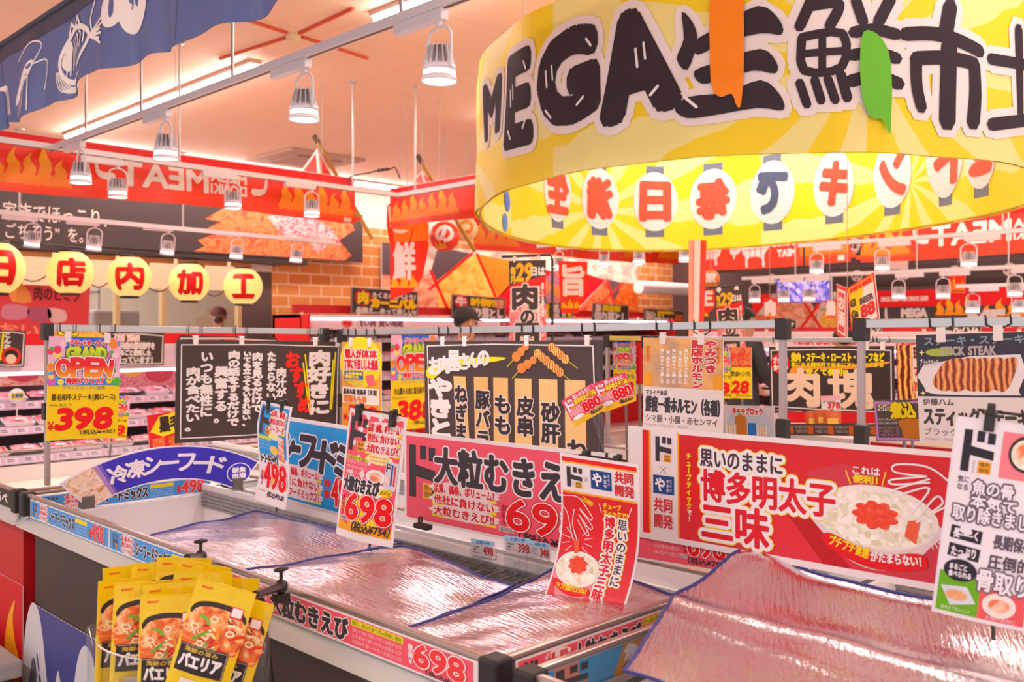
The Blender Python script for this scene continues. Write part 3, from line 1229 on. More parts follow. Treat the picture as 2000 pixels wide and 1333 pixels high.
    n2 = brush(1550, 1756, -6, 206, [([(17, 0), (5, 26)], 10), ([(15, 8), (42, 6), (33, 26)], 10), ([(7, 36), (45, 33), (44, 64), (9, 66), (7, 36)], 8), ([(26, 35), (26, 66)], 7), ([(8, 51), (45, 49)], 7),
                                      ([(5, 77), (12, 97)], 8), ([(19, 75), (25, 94)], 8), ([(31, 74), (38, 94)], 8), ([(43, 70), (49, 92)], 9), ([(58, 2), (65, 22)], 10), ([(92, 0), (80, 22)], 11),
                                      ([(56, 32), (76, 29), (97, 33)], 11), ([(54, 53), (76, 50), (97, 55)], 11), ([(52, 77), (76, 72), (99, 78)], 12), ([(74, 30), (75, 96)], 12)])
    n3 = brush(1764, 1916, 8, 232, [([(52, 0), (47, 24)], 15), ([(1, 27), (32, 25), (66, 28), (97, 33)], 12), ([(13, 47), (50, 44), (88, 45)], 12), ([(13, 47), (14, 70), (20, 88)], 11), ([(88, 46), (89, 72), (86, 97)], 14), ([(52, 34), (53, 98)], 17)])
    n4 = brush(1930, 2078, 44, 268, [([(1, 36), (38, 31)], 10), ([(20, 4), (21, 82)], 11), ([(0, 92), (38, 76)], 11), ([(52, 10), (92, 9), (92, 38), (53, 39), (52, 10)], 8), ([(53, 24), (92, 23)], 7), ([(44, 52), (100, 49)], 9), ([(57, 56), (45, 74)], 7),
                                      ([(50, 67), (92, 63), (86, 100), (78, 94)], 8), ([(67, 68), (49, 96)], 7), ([(81, 67), (62, 100)], 7)])
    for bx, k in ((g, .12), (a_, .55), (e, .2)):
        w, h = bx[2] - bx[0], bx[3] - bx[1]
        cv.line([(bx[0] + w * k, bx[1] + h * .35), (bx[0] + w * (k + .02), bx[1] + h * .55)], 1.2, '#f6ecec', 4)
        cv.line([(bx[0] + w * (k + .12), bx[1] + h * .3), (bx[0] + w * (k + .14), bx[1] + h * .48)], 1.0, '#f6ecec', 4)
        cv.line([(bx[0] + w * .75, bx[1] + h * .88), (bx[0] + w * .86, bx[1] + h * .80)], 1.3, '#f6ecec', 4)
    for bx in (g, e, n1):
        w, h = bx[2] - bx[0], bx[3] - bx[1]
        cv.line([(bx[0] + w * .88, bx[1] + h * .10), (bx[0] + w * .97, bx[1] + h * .2)], 1.2, '#f6ecec', 4)
        cv.line([(bx[0] + w * .10, bx[1] + h * .84), (bx[0] + w * .22, bx[1] + h * .95)], 1.2, '#f6ecec', 4)
    w, h = n1[2] - n1[0], n1[3] - n1[1]
    cx = n1[0] + w * .50
    cv.poly([(cx - 6, n1[1] - 6), (cx + 5, n1[1] - 6), (cx + 6.5, n1[1] + h * .5), (cx + 5.6, n1[3] - h * .06), (cx + 4.0, n1[3] - h * .02), (cx + 2, n1[3] - h * .14), (cx - 2, n1[3] - h * .12), (cx - 5.5, n1[3] - h * .22), (cx - 6.6, n1[1] + h * .4)], '#ff8a00', 5, 3)
    w, h = n2[2] - n2[0], n2[3] - n2[1]
    cx = n2[0] + w * .75
    cv.poly([(cx - 4, n2[1] + h * .32), (cx + 1, n2[1] + h * .34), (cx + 5, n2[1] + h * .5), (cx + 6, n2[1] + h * .8), (cx + 5.5, n2[3] + h * .1), (cx + 5, n2[3] + h * .25), (cx + 2, n2[3] + h * .12), (cx - 2, n2[3] + h * .1), (cx - 5, n2[1] + h * .9), (cx - 5.5, n2[1] + h * .55)], '#66bb22', 5, 3)
    cv.build('fabric_band', total, z1 - z0, t, t=.004, eps=.003, fn=fn_out, maxlen=.07, nx=260, ny=6)

    # inner face with the lantern print, seen through the open bottom
    def fn_in(X, Z, o):
        w = ang((.5 - X / total) * total)
        nx_, nd = -np.cos(w) / b, -np.sin(w) / a
        nn = np.hypot(nx_, nd)
        wob = .012 * np.sin(w * 17) * np.cos(Z * 5)
        r = rc - b * np.cos(w) + nx_ / nn * (wob - .012 - o)
        d = dc - a * np.sin(w) + nd / nn * (wob - .012 - o)
        z = z0 + Z * (1 + .015 * np.sin(5 * w)) + .02 * np.sin(w * 2 + .6)
        return np.stack([(d + r) / S2 - O.x, (d - r) / S2 - O.y, z - O.z], 1)
    ci = Canvas(W, H, m, m)
    lan = gradient('printed_lantern', [(0, '#e9dcd6'), (.5, '#f3e7e4'), (1, '#f3e7e4')], 1)
    slate, coral = '#6b7588', '#f2543c'
    for ch, px in (('生', 1085), ('満', 1168), ('日', 1278), ('毎', 1393), ('で', 1510), ('キ', 1632), ('ン', 1747), ('ド', 1850), ('！', 1945)):
        x = W - s_of_px(px, True) * 100
        rx, ry, cy = 19.5, 25, H * .46
        if px < 1150:
            rx, ry = 17, 23
        ci.rect(x - 8, cy - ry - 5, x + 8, cy + ry + 5, slate, 1)
        ci.ell(x, cy, rx, ry, lan, 2)
        for k in range(-5, 6):
            hw = rx * math.sqrt(max(0, 1 - (k * 4 / ry) ** 2))
            ci.line([(x - hw, cy + k * 4), (x + hw, cy + k * 4)], .35, '#dccfcb', 3)
        ci.text(ch, x - 12, cy - 15, x + 12, cy + 15, '#4a5a78' if ch == 'で' else coral, bold=2.2, mirror=True, L=4)
    xb = W - s_of_px(985, True) * 100
    for dx, dy, rr, c in ((0, 10, 6, '#3b74d8'), (14, -8, 5, '#3b74d8'), (-6, 26, 5, '#4a8ae0'), (24, -6, 5, '#e87a5c')):
        ci.ell(xb + dx, H * .55 + dy, rr, rr * 1.3, c, 3)
    ci.build('lantern_lining', total, z1 - z0, t, t=.002, eps=.002, fn=fn_in, maxlen=.07, nx=260, ny=6)
    mb = MB()
    for z in (z0 + .0, z1):
        pts = []
        for w in np.linspace(0, 2 * math.pi, 90):
            r, d = rc - (b - .02) * math.cos(w), dc - (a - .02) * math.sin(w)
            pts.append(Vector(((d + r) / S2, (d - r) / S2, z + .02 * math.sin(w * 2 + .6) + (.0 if z > 2.5 else .012))) - O)
        mb.tube(pts, .008, M('#d9b200', .4), 6, cap=False)
    mb.build('hoop', t)
    mb = MB()
    for w in (.6, 2.5, 3.8, 5.6):
        r, d = rc - b * math.cos(w), dc - a * math.sin(w)
        p = Vector(((d + r) / S2, (d - r) / S2, z1)) - O
        mb.tube([p, p + Vector((0, 0, CEIL - z1))], .002, M('#9a9a9a', .4), 5)
    mb.build('hanging_wire', t)


ring_sign()


# ---------------------------------------------------------------- navy fish banner
def fish_banner():
    A, B = PX(-60, 95, 1.70), PX(480, 300, 1.58)
    y0, y1 = 6.6, 2.3
    z0, z1 = 2.60, 3.03
    t = thing('fish_banner', 'navy cloth banner with white drawings of fish, prawn and squid', 'banner', (1.66, (y0 + y1) / 2, z0))
    L = y0 - y1
    W, H = L * 100, (z1 - z0) * 100
    c = Canvas(W, H, '#4d5d92', '#4d5d92')
    ink = '#ece0dc'
    c.rect(0, 0, W, H * .2, '#2b3450', 1, 30)

    def fx(px):
        return (y0 - PX(px, 150, 1.66).y) * 100
    # flatfish
    x = fx(148)
    body = [(x - 22, H * .60), (x - 15, H * .44), (x - 2, H * .35), (x + 10, H * .40), (x + 19, H * .56), (x + 8, H * .76), (x - 6, H * .86), (x - 18, H * .78)]
    c.line(body, 2.6, ink, 2, 6, True)
    for k in range(8):
        q = k / 7
        c.line([(x - 17 + 30 * q, H * (.74 - .2 * q) + 2), (x - 14 + 28 * q, H * (.60 - .14 * q)), (x - 15 + 26 * q, H * (.48 - .06 * q))], 1.0 + .5 * (k % 2), ink, 3, 4)
    c.poly([(x - 20, H * .62), (x - 14, H * .46), (x - 7, H * .44), (x - 9, H * .60), (x - 14, H * .72)], ink, 3, 4)
    c.ell(x - 14, H * .56, 1.6, 1.6, '#4d5d92', 5)
    c.line([(x - 10, H * .36), (x - 6, H * .26), (x, H * .34), (x + 4, H * .24), (x + 8, H * .36)], 1.6, ink, 3)
    for k in range(6):
        c.line([(x + 19, H * .57), (x + 33 + (k % 2) * 2, H * (.44 + .055 * k))], 1.3, ink, 3)
    # shells
    x = fx(240)
    c.ell(x - 9, H * .38, 10, H * .2, ink, 2)
    c.ell(x + 9, H * .42, 13, H * .3, ink, 2)
    for dx in (-9, 7, 12):
        c.ell(x + dx, H * .36, 2.2, H * .12, '#4d5d92', 3, 10)
    c.line([(x - 28, H * .2), (x - 32, H * .38), (x - 30, H * .52)], 1.2, ink, 2, 4)
    # prawn
    x = fx(52)
    c.poly([(x + 6, H * .42), (x + 14, H * .44), (x + 6, H * .64), (x - 8, H * .78), (x - 14, H * .8), (x - 10, H * .64)], ink, 2, 4)
    for k in range(4):
        c.line([(x - 6 + k * 5, H * .72 - k * 3), (x - 10 + k * 7, H * .95)], 1.0, ink, 2)
    c.line([(x + 14, H * .44), (x + 22, H * .28), (x + 8, H * .2), (x - 10, H * .32)], .8, ink, 2, 4)
    c.line([(x + 14, H * .46), (x + 28, H * .5), (x + 24, H * .8)], .8, ink, 2, 4)
    x = fx(2)
    for k in range(4):
        c.line([(x - 14 + k * 3, H * .5), (x + 2 + k * 3, H * .58), (x + 12 + k * 2, H * .9)], 1.1, ink, 2, 4)
    # trailing fin
    x = fx(120)
    for k in range(5):
        c.line([(x - 8 + k, H * .7), (x - 4 + k * 2.4, H * .9), (x + 20 + k * 2, H * (.99 - .02 * k))], .8, ink, 2, 4)
    x = fx(345)
    for k in range(4):
        c.line([(x - 20 + k * 9, H * .16), (x - 12 + k * 8, H * .3)], 2.2, '#8fa0c4', 2)
    for x in (W * .24, W * .49, W * .74):
        c.rect(x - .25, H * .2, x + .25, H, '#3c4a78', 2, 1, 6)

    def fn(X, Z, o):
        k = 1 - Z / (z1 - z0)
        wob = .03 * np.sin(X * 7) * k + .014 * np.sin(X * 19 + 1) * k
        low = .025 * np.sin(X * 3.2 + .7) * k + .012 * np.sin(X * 11) * k
        return np.stack([X, -(o + wob), Z + low], 1)
    o = c.build('cloth', L, z1 - z0, t, t=.004, eps=.0012, fn=fn, maxlen=.12, nx=120, ny=8)
    o.rotation_euler = (0, 0, -math.pi / 2)
    o.location = (0, 0, 0)
    mb = MB().tube([(0, L / 2, z1 - z0), (0, -L / 2, z1 - z0)], .016, M('#2c3048', .5))
    for y in (-1.6, 0, 1.6):
        mb.tube([(0, y, z1 - z0), (0, y, CEIL - z0)], .002, M('#999', .5) if False else M('#9a9a9a', .4), 5)
    mb.build('hanging_pole', t)


fish_banner()


# ---------------------------------------------------------------- red flame banners
def horn(c, x, y, w, h, col, flip=1, L=2):
    c.poly([(x, y), (x + flip * w * .12, y), (x + flip * w * .2, y + h * .5), (x + flip * w * .5, y + h * .62), (x + flip * w, y + h * .64), (x + flip * w, y + h), (x + flip * w * .5, y + h), (x + flip * w * .12, y + h * .8), (x, y + h * .45)], col, L, 3)


def banner_art(W, H, text_at=None, mirror=True, fl=(), tag=None):
    c = Canvas(W, H, gradient('banner_red', [(0, '#ff3a08'), (.75, '#f52a0a'), (1, '#ee1a10')], 1), '#f03010')
    fm = gradient('flame_print', [], 1)
    for x0, x1, hs, fp in fl:
        flames(c, x0, x1, H * .74, [H * .62 * h for h in hs], fm, 1, fp)
        c.rect(x0 - 5, H * .72, x1 + 5, H * .86, fm, 1, 12)
        c.rect(x0 - 20, H * .84, x1 + 25, H * .93, gradient('flame_foot', [(0, '#ff3a08'), (1, '#ff8a00')], 1), 1, 12)
    c.rect(0, 0, W, H * .13, '#e80a10', 2, 20)
    if text_at:
        x0, x1 = text_at
        w = x1 - x0
        big = '#f0dfd2'
        if mirror:
            horn(c, x0, H * .28, w * .1, H * .36, big, 1)
            c.text('MEAT', x0 + w * .13, H * .26, x0 + w * .62, H * .70, big, bold=2.6, mirror=True, L=2)
            for lab, a, b in (('MEGA', .26, .45), ('DONKI', .50, .70)):
                c.text(lab, x0 + w * .64, H * a, x0 + w * .86, H * b, big, bold=1.2, mirror=True, L=2)
            horn(c, x1, H * .28, w * .1, H * .36, big, -1)
        else:
            c.text('MEGA\nDONKI', x0, H * .26, x0 + w * .25, H * .70, big, bold=1.2, L=2)
            c.text('MEAT', x0 + w * .28, H * .26, x1, H * .70, big, bold=2.6, L=2)
    if tag:
        c.rect(tag, H * .88, tag + 22, H * .97, '#f3dcc8', 2)
    return c


def wavy(amp, seed, hh):
    def fn(X, Z, o):
        k = 1 - Z / hh
        return np.stack([X, -(o + amp * np.sin(X * 4 + seed) * k + amp * .5 * np.sin(X * 11 + seed * 2) * k), Z + amp * .7 * np.sin(X * 2.1 + seed) * k], 1)
    return fn


def banner(name, label, c, tl, tr, bl, seed, amp=.018):
    t = None
    m, w, h = frame(tl, tr, bl)
    t = thing(name, label, 'banner', m.translation)
    t.matrix_world = m
    c.build('cloth', w, h, t, t=.004, eps=.0012, fn=wavy(amp, seed, h), maxlen=.15, nx=60, ny=5)
    mb = MB().box(-w / 2, .004, h - .015, w / 2, .02, h + .008, M('#e4d9d6', .4))
    for x in (-w * .4, 0, w * .4):
        mb.tube([(x, .01, h), (x, .01, CEIL - m.translation.z)], .0022, M('#b8aaa4', .4), 5)
    mb.build('hanging_bar', t)
    return t


Y1 = 6.5
tl, tr, bl = PY(-140, 236, Y1), PY(692, 374, Y1), PY(-140, 355, Y1)
tr.z = tl.z
qb = on_plane(tl, tr, bl, 1000, 112, PY, Y1)
c = banner_art(1000, 112, (qb(186, 330)[0], qb(522, 380)[0]), True, [(qb(-90, 300)[0], qb(136, 300)[0], [.6, .8, .55, .8, .7, 1, .6], 1), (qb(550, 340)[0], 990, [.75, .9, .7, 1, .6, .9], 1)], 965)
banner('flame_banner', 'long red flame banner over the butchery, MEAT lettering seen from behind', c, tl, tr, bl, 1.0)
tl = PX(762, 370, 5.25)
tr = PX(962, 325, 5.25)
bl = PX(762, 447, 5.25)
tr.z = tl.z
c = banner_art(420, 75, None, True, [(10, 290, [.6, .7, 1, .65, .8, 1, .7], 1)])
banner('flame_banner', 'red flame banner beside the left edge of the yellow ring sign', c, tl, tr, bl, 2.1)
tl, tr, bl = PY(925, 415, 9.0), PY(1262, 450, 9.0), PY(925, 487, 9.0)
tr.z = tl.z
c = banner_art(500, 62, (250, 420), True, [(5, 110, [.8, 1, .7, .9], 1), (425, 495, [.8, 1, .8], 1)])
for x in (130, 165, 200):
    c.poly([(x, 24), (x + 12, 20), (x + 22, 24), (x + 20, 38), (x + 14, 46), (x + 10, 38), (x + 4, 44), (x + 2, 34)], '#f3ddd0', 3, 2)
banner('flame_banner', 'small red flame banner under the yellow ring, before the fried chicken picture', c, tl, tr, bl, 3.2)
tl, tr, bl = PY(1120, 430, 10.0), PY(1330, 455, 10.0), PY(1120, 500, 10.0)
tr.z = tl.z
c = banner_art(300, 62, (60, 230), True, [(235, 298, [.8, 1, .8, .9], 1), (2, 50, [.9, .8], 1)])
banner('flame_banner', 'narrow red flame banner low behind the yellow ring, left of the acrylic pole', c, tl, tr, bl, 4.2)


def beast(c, x, y, s, kind, col, L=3):
    if kind == 'pig':
        pts = [(0, .3), (.1, .12), (.4, .06), (.75, .05), (.95, .15), (1.05, .1), (1.02, .3), (.95, .5), (.85, .6), (.87, .9), (.76, .9), (.72, .65), (.35, .65), (.33, .9), (.22, .9), (.2, .6), (.08, .5)]
    elif kind == 'cow':
        pts = [(.0, .25), (.12, .2), (.6, .16), (.8, .1), (.88, .0), (1.05, .05), (1.15, .02), (1.08, .2), (.95, .35), (.82, .6), (.84, .98), (.75, .98), (.7, .65), (.25, .65), (.22, .98), (.13, .98), (.12, .6), (.03, .5)]
    else:
        pts = [(.3, .1), (.42, 0), (.5, .1), (.6, .25), (.9, .2), (.98, .35), (.8, .6), (.62, .68), (.6, .9), (.5, .9), (.5, .7), (.36, .6), (.28, .35)]
    c.poly([(x + px * s, y + py * s * .75) for px, py in pts], col, L, 3)
    for k in range(3):
        c.line([(x + s * (.3 + .2 * k), y + s * .08), (x + s * (.3 + .2 * k), y + s * .48)], s * .02, '#f0340c', L + 1)
    c.line([(x + s * .1, y + s * .26), (x + s * .9, y + s * .24)], s * .02, '#f0340c', L + 1)


tl, tr, bl = PX(1362, 420, 10.3), PX(1662, 395, 10.3), PX(1362, 529, 10.3)
tr.z = tl.z
c = banner_art(560, 170, None, True, [(395, 550, [.7, .9, .6, 1, .7], 1)], 520)
beast(c, 12, 98, 84, 'pig', '#f3e0d6')
beast(c, 112, 96, 64, 'hen', '#f3e0d6')
beast(c, 178, 90, 100, 'cow', '#f3e0d6')
c.text('DONKI\nMEAT', 292, 92, 376, 140, '#f3e0d6', bold=1.8, mirror=True, L=3)
banner('flame_banner', 'red banner with white pig, hen and cow cut charts under the yellow ring', c, tl, tr, bl, 5.0)
tl, tr, bl = PX(1682, 430, 10.3), PX(2160, 380, 10.3), PX(1682, 512, 10.3)
tr.z = tl.z
c = banner_art(620, 100, (150, 560), True, [(5, 135, [.8, .65, 1, .7], 1)])
banner('flame_banner', 'red flame banner at far right with MEAT lettering seen from behind', c, tl, tr, bl, 6.0)


# ---------------------------------------------------------------- black butchery sign, lanterns, curtain
sc = Canvas(860, 130, '#4a3c3a')
steak = food('printed_steak', [(0, '#7a1810'), (.4, '#d2502c'), (.55, '#f08a4a'), (.7, '#b8301c'), (1, '#ffd0b0')], 7, 'noise', 6, .5, 1.2)
raw = food('printed_marbled_beef', [(0, '#c8303c'), (.45, '#e8606a'), (.55, '#f8c8c0'), (.65, '#e0505c'), (1, '#fff0ea')], 10, 'noise', 6, .5, 1.8)
tl, tr, bl = PY(-160, 330, WL - .12), PY(706, 430, WL - .12), PY(-160, 461, WL - .12)
tr.z = tl.z
q = on_plane(tl, tr, bl, 860, 130, PY, WL - .12)


def boxq(px0, py0, px1, py1):
    (x0, y0), (x1, y1) = q(px0, py0), q(px1, py1)
    return x0, y0, x1, y1


def qc(px, py):
    x, y = q(px, py)
    return min(max(x, 3), 857), min(max(y, 3), 127)


sc.text('家族でほっこり、', *boxq(4, 393, 206, 437 + 8), '#e8d2c4', bold=.1, L=2)
sc.text('“ごちそう”を。', *boxq(-20, 433, 160, 475), '#e8d2c4', bold=.1, L=2)
sc.poly([qc(*p) for p in ((398, 428), (430, 434), (404, 446), (420, 456), (384, 470), (398, 482), (376, 500), (480, 530), (600, 545), (690, 545), (704, 500), (690, 470), (704, 420), (560, 405), (440, 405))], steak, 2)
sc.poly([qc(*p) for p in ((520, 424), (560, 410), (610, 424), (650, 452), (664, 480), (640, 478), (618, 496), (600, 474), (560, 470), (540, 450))], raw, 3)
sc.poly([qc(*p) for p in ((705, 415), (706, 545), (672, 545), (684, 500), (660, 470), (690, 450), (676, 415))], '#4a3c3a', 3)
sign(sc, 'butchery_sign', 'long black sign with thin white writing and grilled beef over the butchery window', 'sign', tl, tr, bl, t=.06)
o = MB().box(1.0, WL - .14, 2.36, 7.0, WL - .02, 2.42, M('#3a2c2a', .5)).build('awning_bar')
props(o, 'dark bar under the black butchery sign', 'bar')
o = MB().box(1.0, WL - .10, 2.28, 6.2, WL - .02, 2.35, M('#b5702e', .5)).build('curtain_rail')
props(o, 'orange wooden rail above the butchery curtain', 'curtain rail')

t = thing('shop_curtain', 'short beige shop curtain with small red characters behind the lanterns', 'curtain', (3.6, WL - .2, 1.98))
for k, ch in enumerate(('', '', 'ラ', '', 'キ', '', 'ド', 'ン')):
    c = Canvas(60, 40, '#efcfa8', '#efcfa8')
    if ch:
        c.text(ch, 34, 12, 48, 30, '#e03a2a', bold=.7, L=1)
    w = .66
    o = c.build('panel', w - .02, .30, t, nx=12, ny=4, fn=wavy(.008, k, .3), maxlen=.1)
    o.location = (-2.6 + k * .69, 0, 0)
    MB().box(-.02, -.005, .29, .02, .005, .36, M('#efcfa8', .6)).build('loop', o)

strings = []
for i, (px, py, dia, ch, lab) in enumerate(((-8, 524, 105, '日', 'glowing lantern cut by the left edge of the view'), (137, 533, 87, '店', 'glowing lantern with the shop character, second from left'), (253, 541, 82, '内', 'glowing lantern with the inside character, middle of the five'),
                                            (370, 552, 77, '加', 'glowing lantern with the adding character, fourth from left'), (475, 560, 74, '工', 'glowing lantern with the work character, last on the right'))):
    p = PY(px, py, 8.3)
    R = dia / 2 / F * (8.3 * S2 / (1 - (px - 1000) / F))
    t = thing('paper_lantern', lab, 'lantern', p, 0, 'red lettered paper lanterns at the butchery')
    prof = [(R * .42, -R * .96)] + [(R * math.sin(a), -R * math.cos(a) * 1.02) for a in np.linspace(.45, math.pi - .45, 13)] + [(R * .42, R * .96)]
    lm = M('#ffcf7a', .6, emit=.6)
    MB().lathe(prof, lm, n=28).build('paper_globe', t)
    for z, nm in ((-R * .98, 'bottom_cap'), (R * .92, 'top_cap')):
        MB().lathe([(0, z - R * .04), (R * .44, z - R * .04), (R * .44, z + R * .1), (0, z + R * .1)], M('#33231d', .5), n=20).build(nm, t)
    c = Canvas(100, 100, '#ffffff')
    c.text(ch, 20, 22, 82, 80, '#e8140c', bold=3.6, L=1)
    dirx, diry = -p.x, -p.y

    def fn(X, Z, o, R=R):
        zz = Z - R
        hz = np.sqrt(np.maximum((R * 1.006 + o) ** 2 - (zz / 1.02) ** 2, 1e-6))
        an = X / R
        return np.stack([hz * np.sin(an), -hz * np.cos(an), zz], 1)
    o = c.build('lettering', 2 * R, 2 * R, t, fn=fn, maxlen=.04, board=False)
    o.rotation_euler = (0, 0, math.atan2(-p.x, p.y) + .0)
    strings.append(p + Vector((0, 0, R * 1.05)))
t = thing('lantern_cable', 'thin dark cable sagging between the lanterns', 'cable', strings[0])
mb = MB()
for a, b in zip(strings[:-1], strings[1:]):
    pts = [a.lerp(b, k / 12) - Vector((0, 0, .30 * math.sin(math.pi * k / 12))) - strings[0] + Vector((0, .06, 0)) for k in range(13)]
    mb.tube(pts, .006, M('#5a4030', .6), 5)
mb.build('cord', t)
mb = MB().tube([Vector((-1, 0, .03)), strings[-1] - strings[0] + Vector((.4, 0, .03))], .008, M('#3a2c2a', .5), 6)
mb.build('support_bar', t)

# red poster in the butchery window
c = Canvas(180, 120, '#d23a3e')
c.poly([(10, 60), (20, 48), (55, 50), (62, 62), (50, 78), (14, 78)], '#c8788a', 1, 3)
c.poly([(60, 54), (95, 50), (105, 66), (96, 80), (66, 80)], '#a8506a', 1, 3)
c.poly([(98, 52), (130, 56), (134, 76), (112, 84), (100, 74)], '#d8a8a4', 1, 3)
c.text('肉のヒミツ', 70, 8, 160, 36, '#5a1418', bold=.8, L=2)
c.poly([(20, 10), (50, 6), (66, 40), (30, 42)], '#e08a3a', 1, 2)
c.text('おいしい', 8, 88, 160, 112, '#f08a6a', bold=1, L=2)
sign(c, 'window_poster', 'red poster with drawn meat cuts in the butchery window', 'poster', PY(-6, 548, WL - .06), PY(176, 560, WL - .06), PY(-6, 662, WL - .06))
# ---------------------------------------------------------------- price signs on the near freezers
KX = '#40343a'


def do_mark(c, x, y, w, h, L=2, col=KX, plate=True):
    """the bold angular store mark with its small orange plate"""
    c.rect(x, y, x + w * .26, y + h, col, L)
    c.poly([(x + w * .26, y + h * .38), (x + w, y + h * .45), (x + w, y + h * .66), (x + w * .26, y + h * .60)], col, L)
    c.rect(x + w * .42, y, x + w * .66, y + h * .26, col, L)
    c.rect(x + w * .76, y + h * .02, x + w, y + h * .28, col, L)
    if plate:
        c.rect(x + w * .54, y + h * .70, x + w * .96, y + h * 1.0, '#f7a81c', L)
        c.text('情熱\n価格', x + w * .58, y + h * .73, x + w * .92, y + h * .97, '#5a4030', L=L + 1)
        c.text('JONETZ', x + w * .36, y + h * .7, x + w * .46, y + h * 1.0, '#8a7070', L=L + 1, vert=True)


def cloud_text(c, lines, x0, y0, x1, y1, col='#e0182a', L=2, under=True, b=.7):
    w, h = x1 - x0, y1 - y0
    n = len(lines)
    if under:
        for k in range(n):
            yy = y0 + h * (k + .82) / n
            c.rect(x0 - w * .04, yy, x1 + w * .04, yy + h * .1, '#f7dc20', L)
    for k in range(n):
        yy = y0 + h * k / n
        c.ell((x0 + x1) / 2, yy + h / n * .5, w * .58, h / n * .62, '#f6dede', L + 1, bumps=11, amp=.05)
    for k, t in enumerate(lines):
        yy = y0 + h * k / n
        c.text(t, x0, yy + h * .04, x1, yy + h / n - h * .03, col, bold=b, out=[('#f8e8e6', b * 1.6)], L=L + 2)


def price(c, t, x0, y0, x1, y1, L=3, col='#ec0a12', b=2.0, o=2.2, halo='#f8ecec', slant=0):
    c.text(t, x0, y0, x1, y1, col, bold=b, out=[('#e8222c', o * 1.7), (halo, o)], L=L, slant=slant)


def barcode(c, x0, y0, x1, y1, L=3):
    c.rect(x0, y0, x1, y1, '#efe4e2', L)
    x = x0 + 1
    k = 0
    while x < x1 - 1:
        c.rect(x, y0 + 1, x + .5 + (k * 7 % 3) * .35, y1 - 1, '#6a6060', L + 1)
        x += 1.4 + (k * 5 % 3) * .4
        k += 1


def fine(c, n, x0, y0, x1, y1, col, L=2, txt='殻むき済みで使いやすい大粒のえび'):
    for k in range(n):
        yy = y0 + (y1 - y0) * k / n
        c.text(txt[k % 3:k % 3 + max(5, len(txt) - k % 4)], x0, yy, x1, yy + (y1 - y0) / n * .72, col, L=L)


PINK = '#f4586e'
shrimp = food('printed_shrimp', [(0, '#c8482a'), (.45, '#f08a5a'), (.6, '#f8d0b8'), (1, '#fff0e4')], 9, 'noise', 4, .4, 1.2)
rice = food('printed_rice', [(0, '#e0cfa8'), (.5, '#f4ead8'), (1, '#fffaf0')], 26, 'voronoi')
roe = food('printed_roe', [(0, '#c81a0c'), (.5, '#f0401c'), (1, '#ff8a5a')], 30, 'noise', 4, .4, .4)
GL = dict(t=.003)


def shrimp_card(W=460, H=190, full=True):
    c = Canvas(W, H, PAPER)
    c.rect(6, 8, W - 6, H - 6, PINK, 1)
    do_mark(c, 14, 26, 66, 112)
    c.text('大粒むきえび', 80, 26, 420, 100, KX, bold=3.0, out=[('#f6ecec', 3.2)], L=2)
    cloud_text(c, ['品質、価格、ボリューム！', '他社に負けない', '大粒むきえび!!'], 78, 98, 216, 168)
    c.text('税抜¥', 232, 122, 244, 160, '#c8242c', vert=True, bold=.4, L=3)
    barcode(c, 226, 164, 258, 174)
    price(c, '698', 244, 108, 398, 166)
    c.text('（税込¥754）', 268, 168, 400, 184, KX, bold=.5, L=3)
    return c


X_S = 1.795
sign(shrimp_card(), 'price_banner', 'long pink shrimp banner standing at the back of the silver covers', 'price sign', PX(790, 843, X_S), PX(1215, 889, X_S), PX(783, 1012, X_S), **GL)
# second pink strip, lower half visible under the red roe banner
c = Canvas(460, 130, PAPER)
c.rect(4, 4, 456, 124, PINK, 1)
do_mark(c, 14, 14, 60, 96)
c.text('大粒むきえび', 84, 12, 250, 60, KX, bold=2.4, out=[('#f6ecec', 2.4)], L=2)
c.rect(260, 34, 330, 56, '#f0d020', 2)
fine(c, 3, 262, 60, 328, 112, '#f6d8d0')
c.text('税抜¥', 338, 44, 348, 92, '#c8242c', vert=True, bold=.4, L=3)
price(c, '698', 352, 34, 440, 96)
c.text('（税込¥754）', 350, 100, 444, 118, KX, bold=.5, L=3)
barcode(c, 330, 96, 348, 106)
sign(c, 'price_banner', 'pink shrimp banner half hidden below the red roe banner', 'price sign', PX(1100, 985, 1.785), PX(1432, 1026, 1.785), PX(1100, 1068, 1.785), **GL)

# blue seafood banner behind the blue price card
BL = '#1e9be6'
c = Canvas(330, 190, PAPER)
c.rect(5, 8, 325, 180, BL, 1)
do_mark(c, 10, 40, 62, 110)
for ch, x0, x1 in (('シ', 78, 120), ('ー', 118, 142), ('フ', 142, 190), ('ー', 186, 214), ('ド', 214, 262), ('ミ', 262, 300)):
    c.text(ch, x0, 32 + (x0 - 78) * .06, x1, 98 + (x0 - 78) * .06, KX, bold=4.2, out=[('#f6f0f0', 3.2)], L=2, slant=.16)
cloud_text(c, ['品質、価格、ボリューム！', '他社に負けない', 'シーフードミックス！'], 84, 104, 214, 172)
c.star(238, 148, 12, 12, 9, .6, '#ec0a12', 3)
c.text('税抜', 228, 118, 250, 132, '#ec0a12', bold=.5, L=3)
price(c, '498', 254, 112, 318, 168)
sign(c, 'price_banner', 'blue seafood mix banner standing behind the narrow blue price card', 'price sign', PX(508, 806, X_S), PX(700, 836, X_S), PX(506, 968, X_S), **GL)


def wire_stand(name, label, base, top, clips):
    t = thing(name, label, 'sign stand', base)
    o = Vector(base)
    MB().tube([Vector((0, 0, 0)), Vector(top) - o], .0035, M('#5a5450', .3, .7), 6).build('rod', t)
    return t


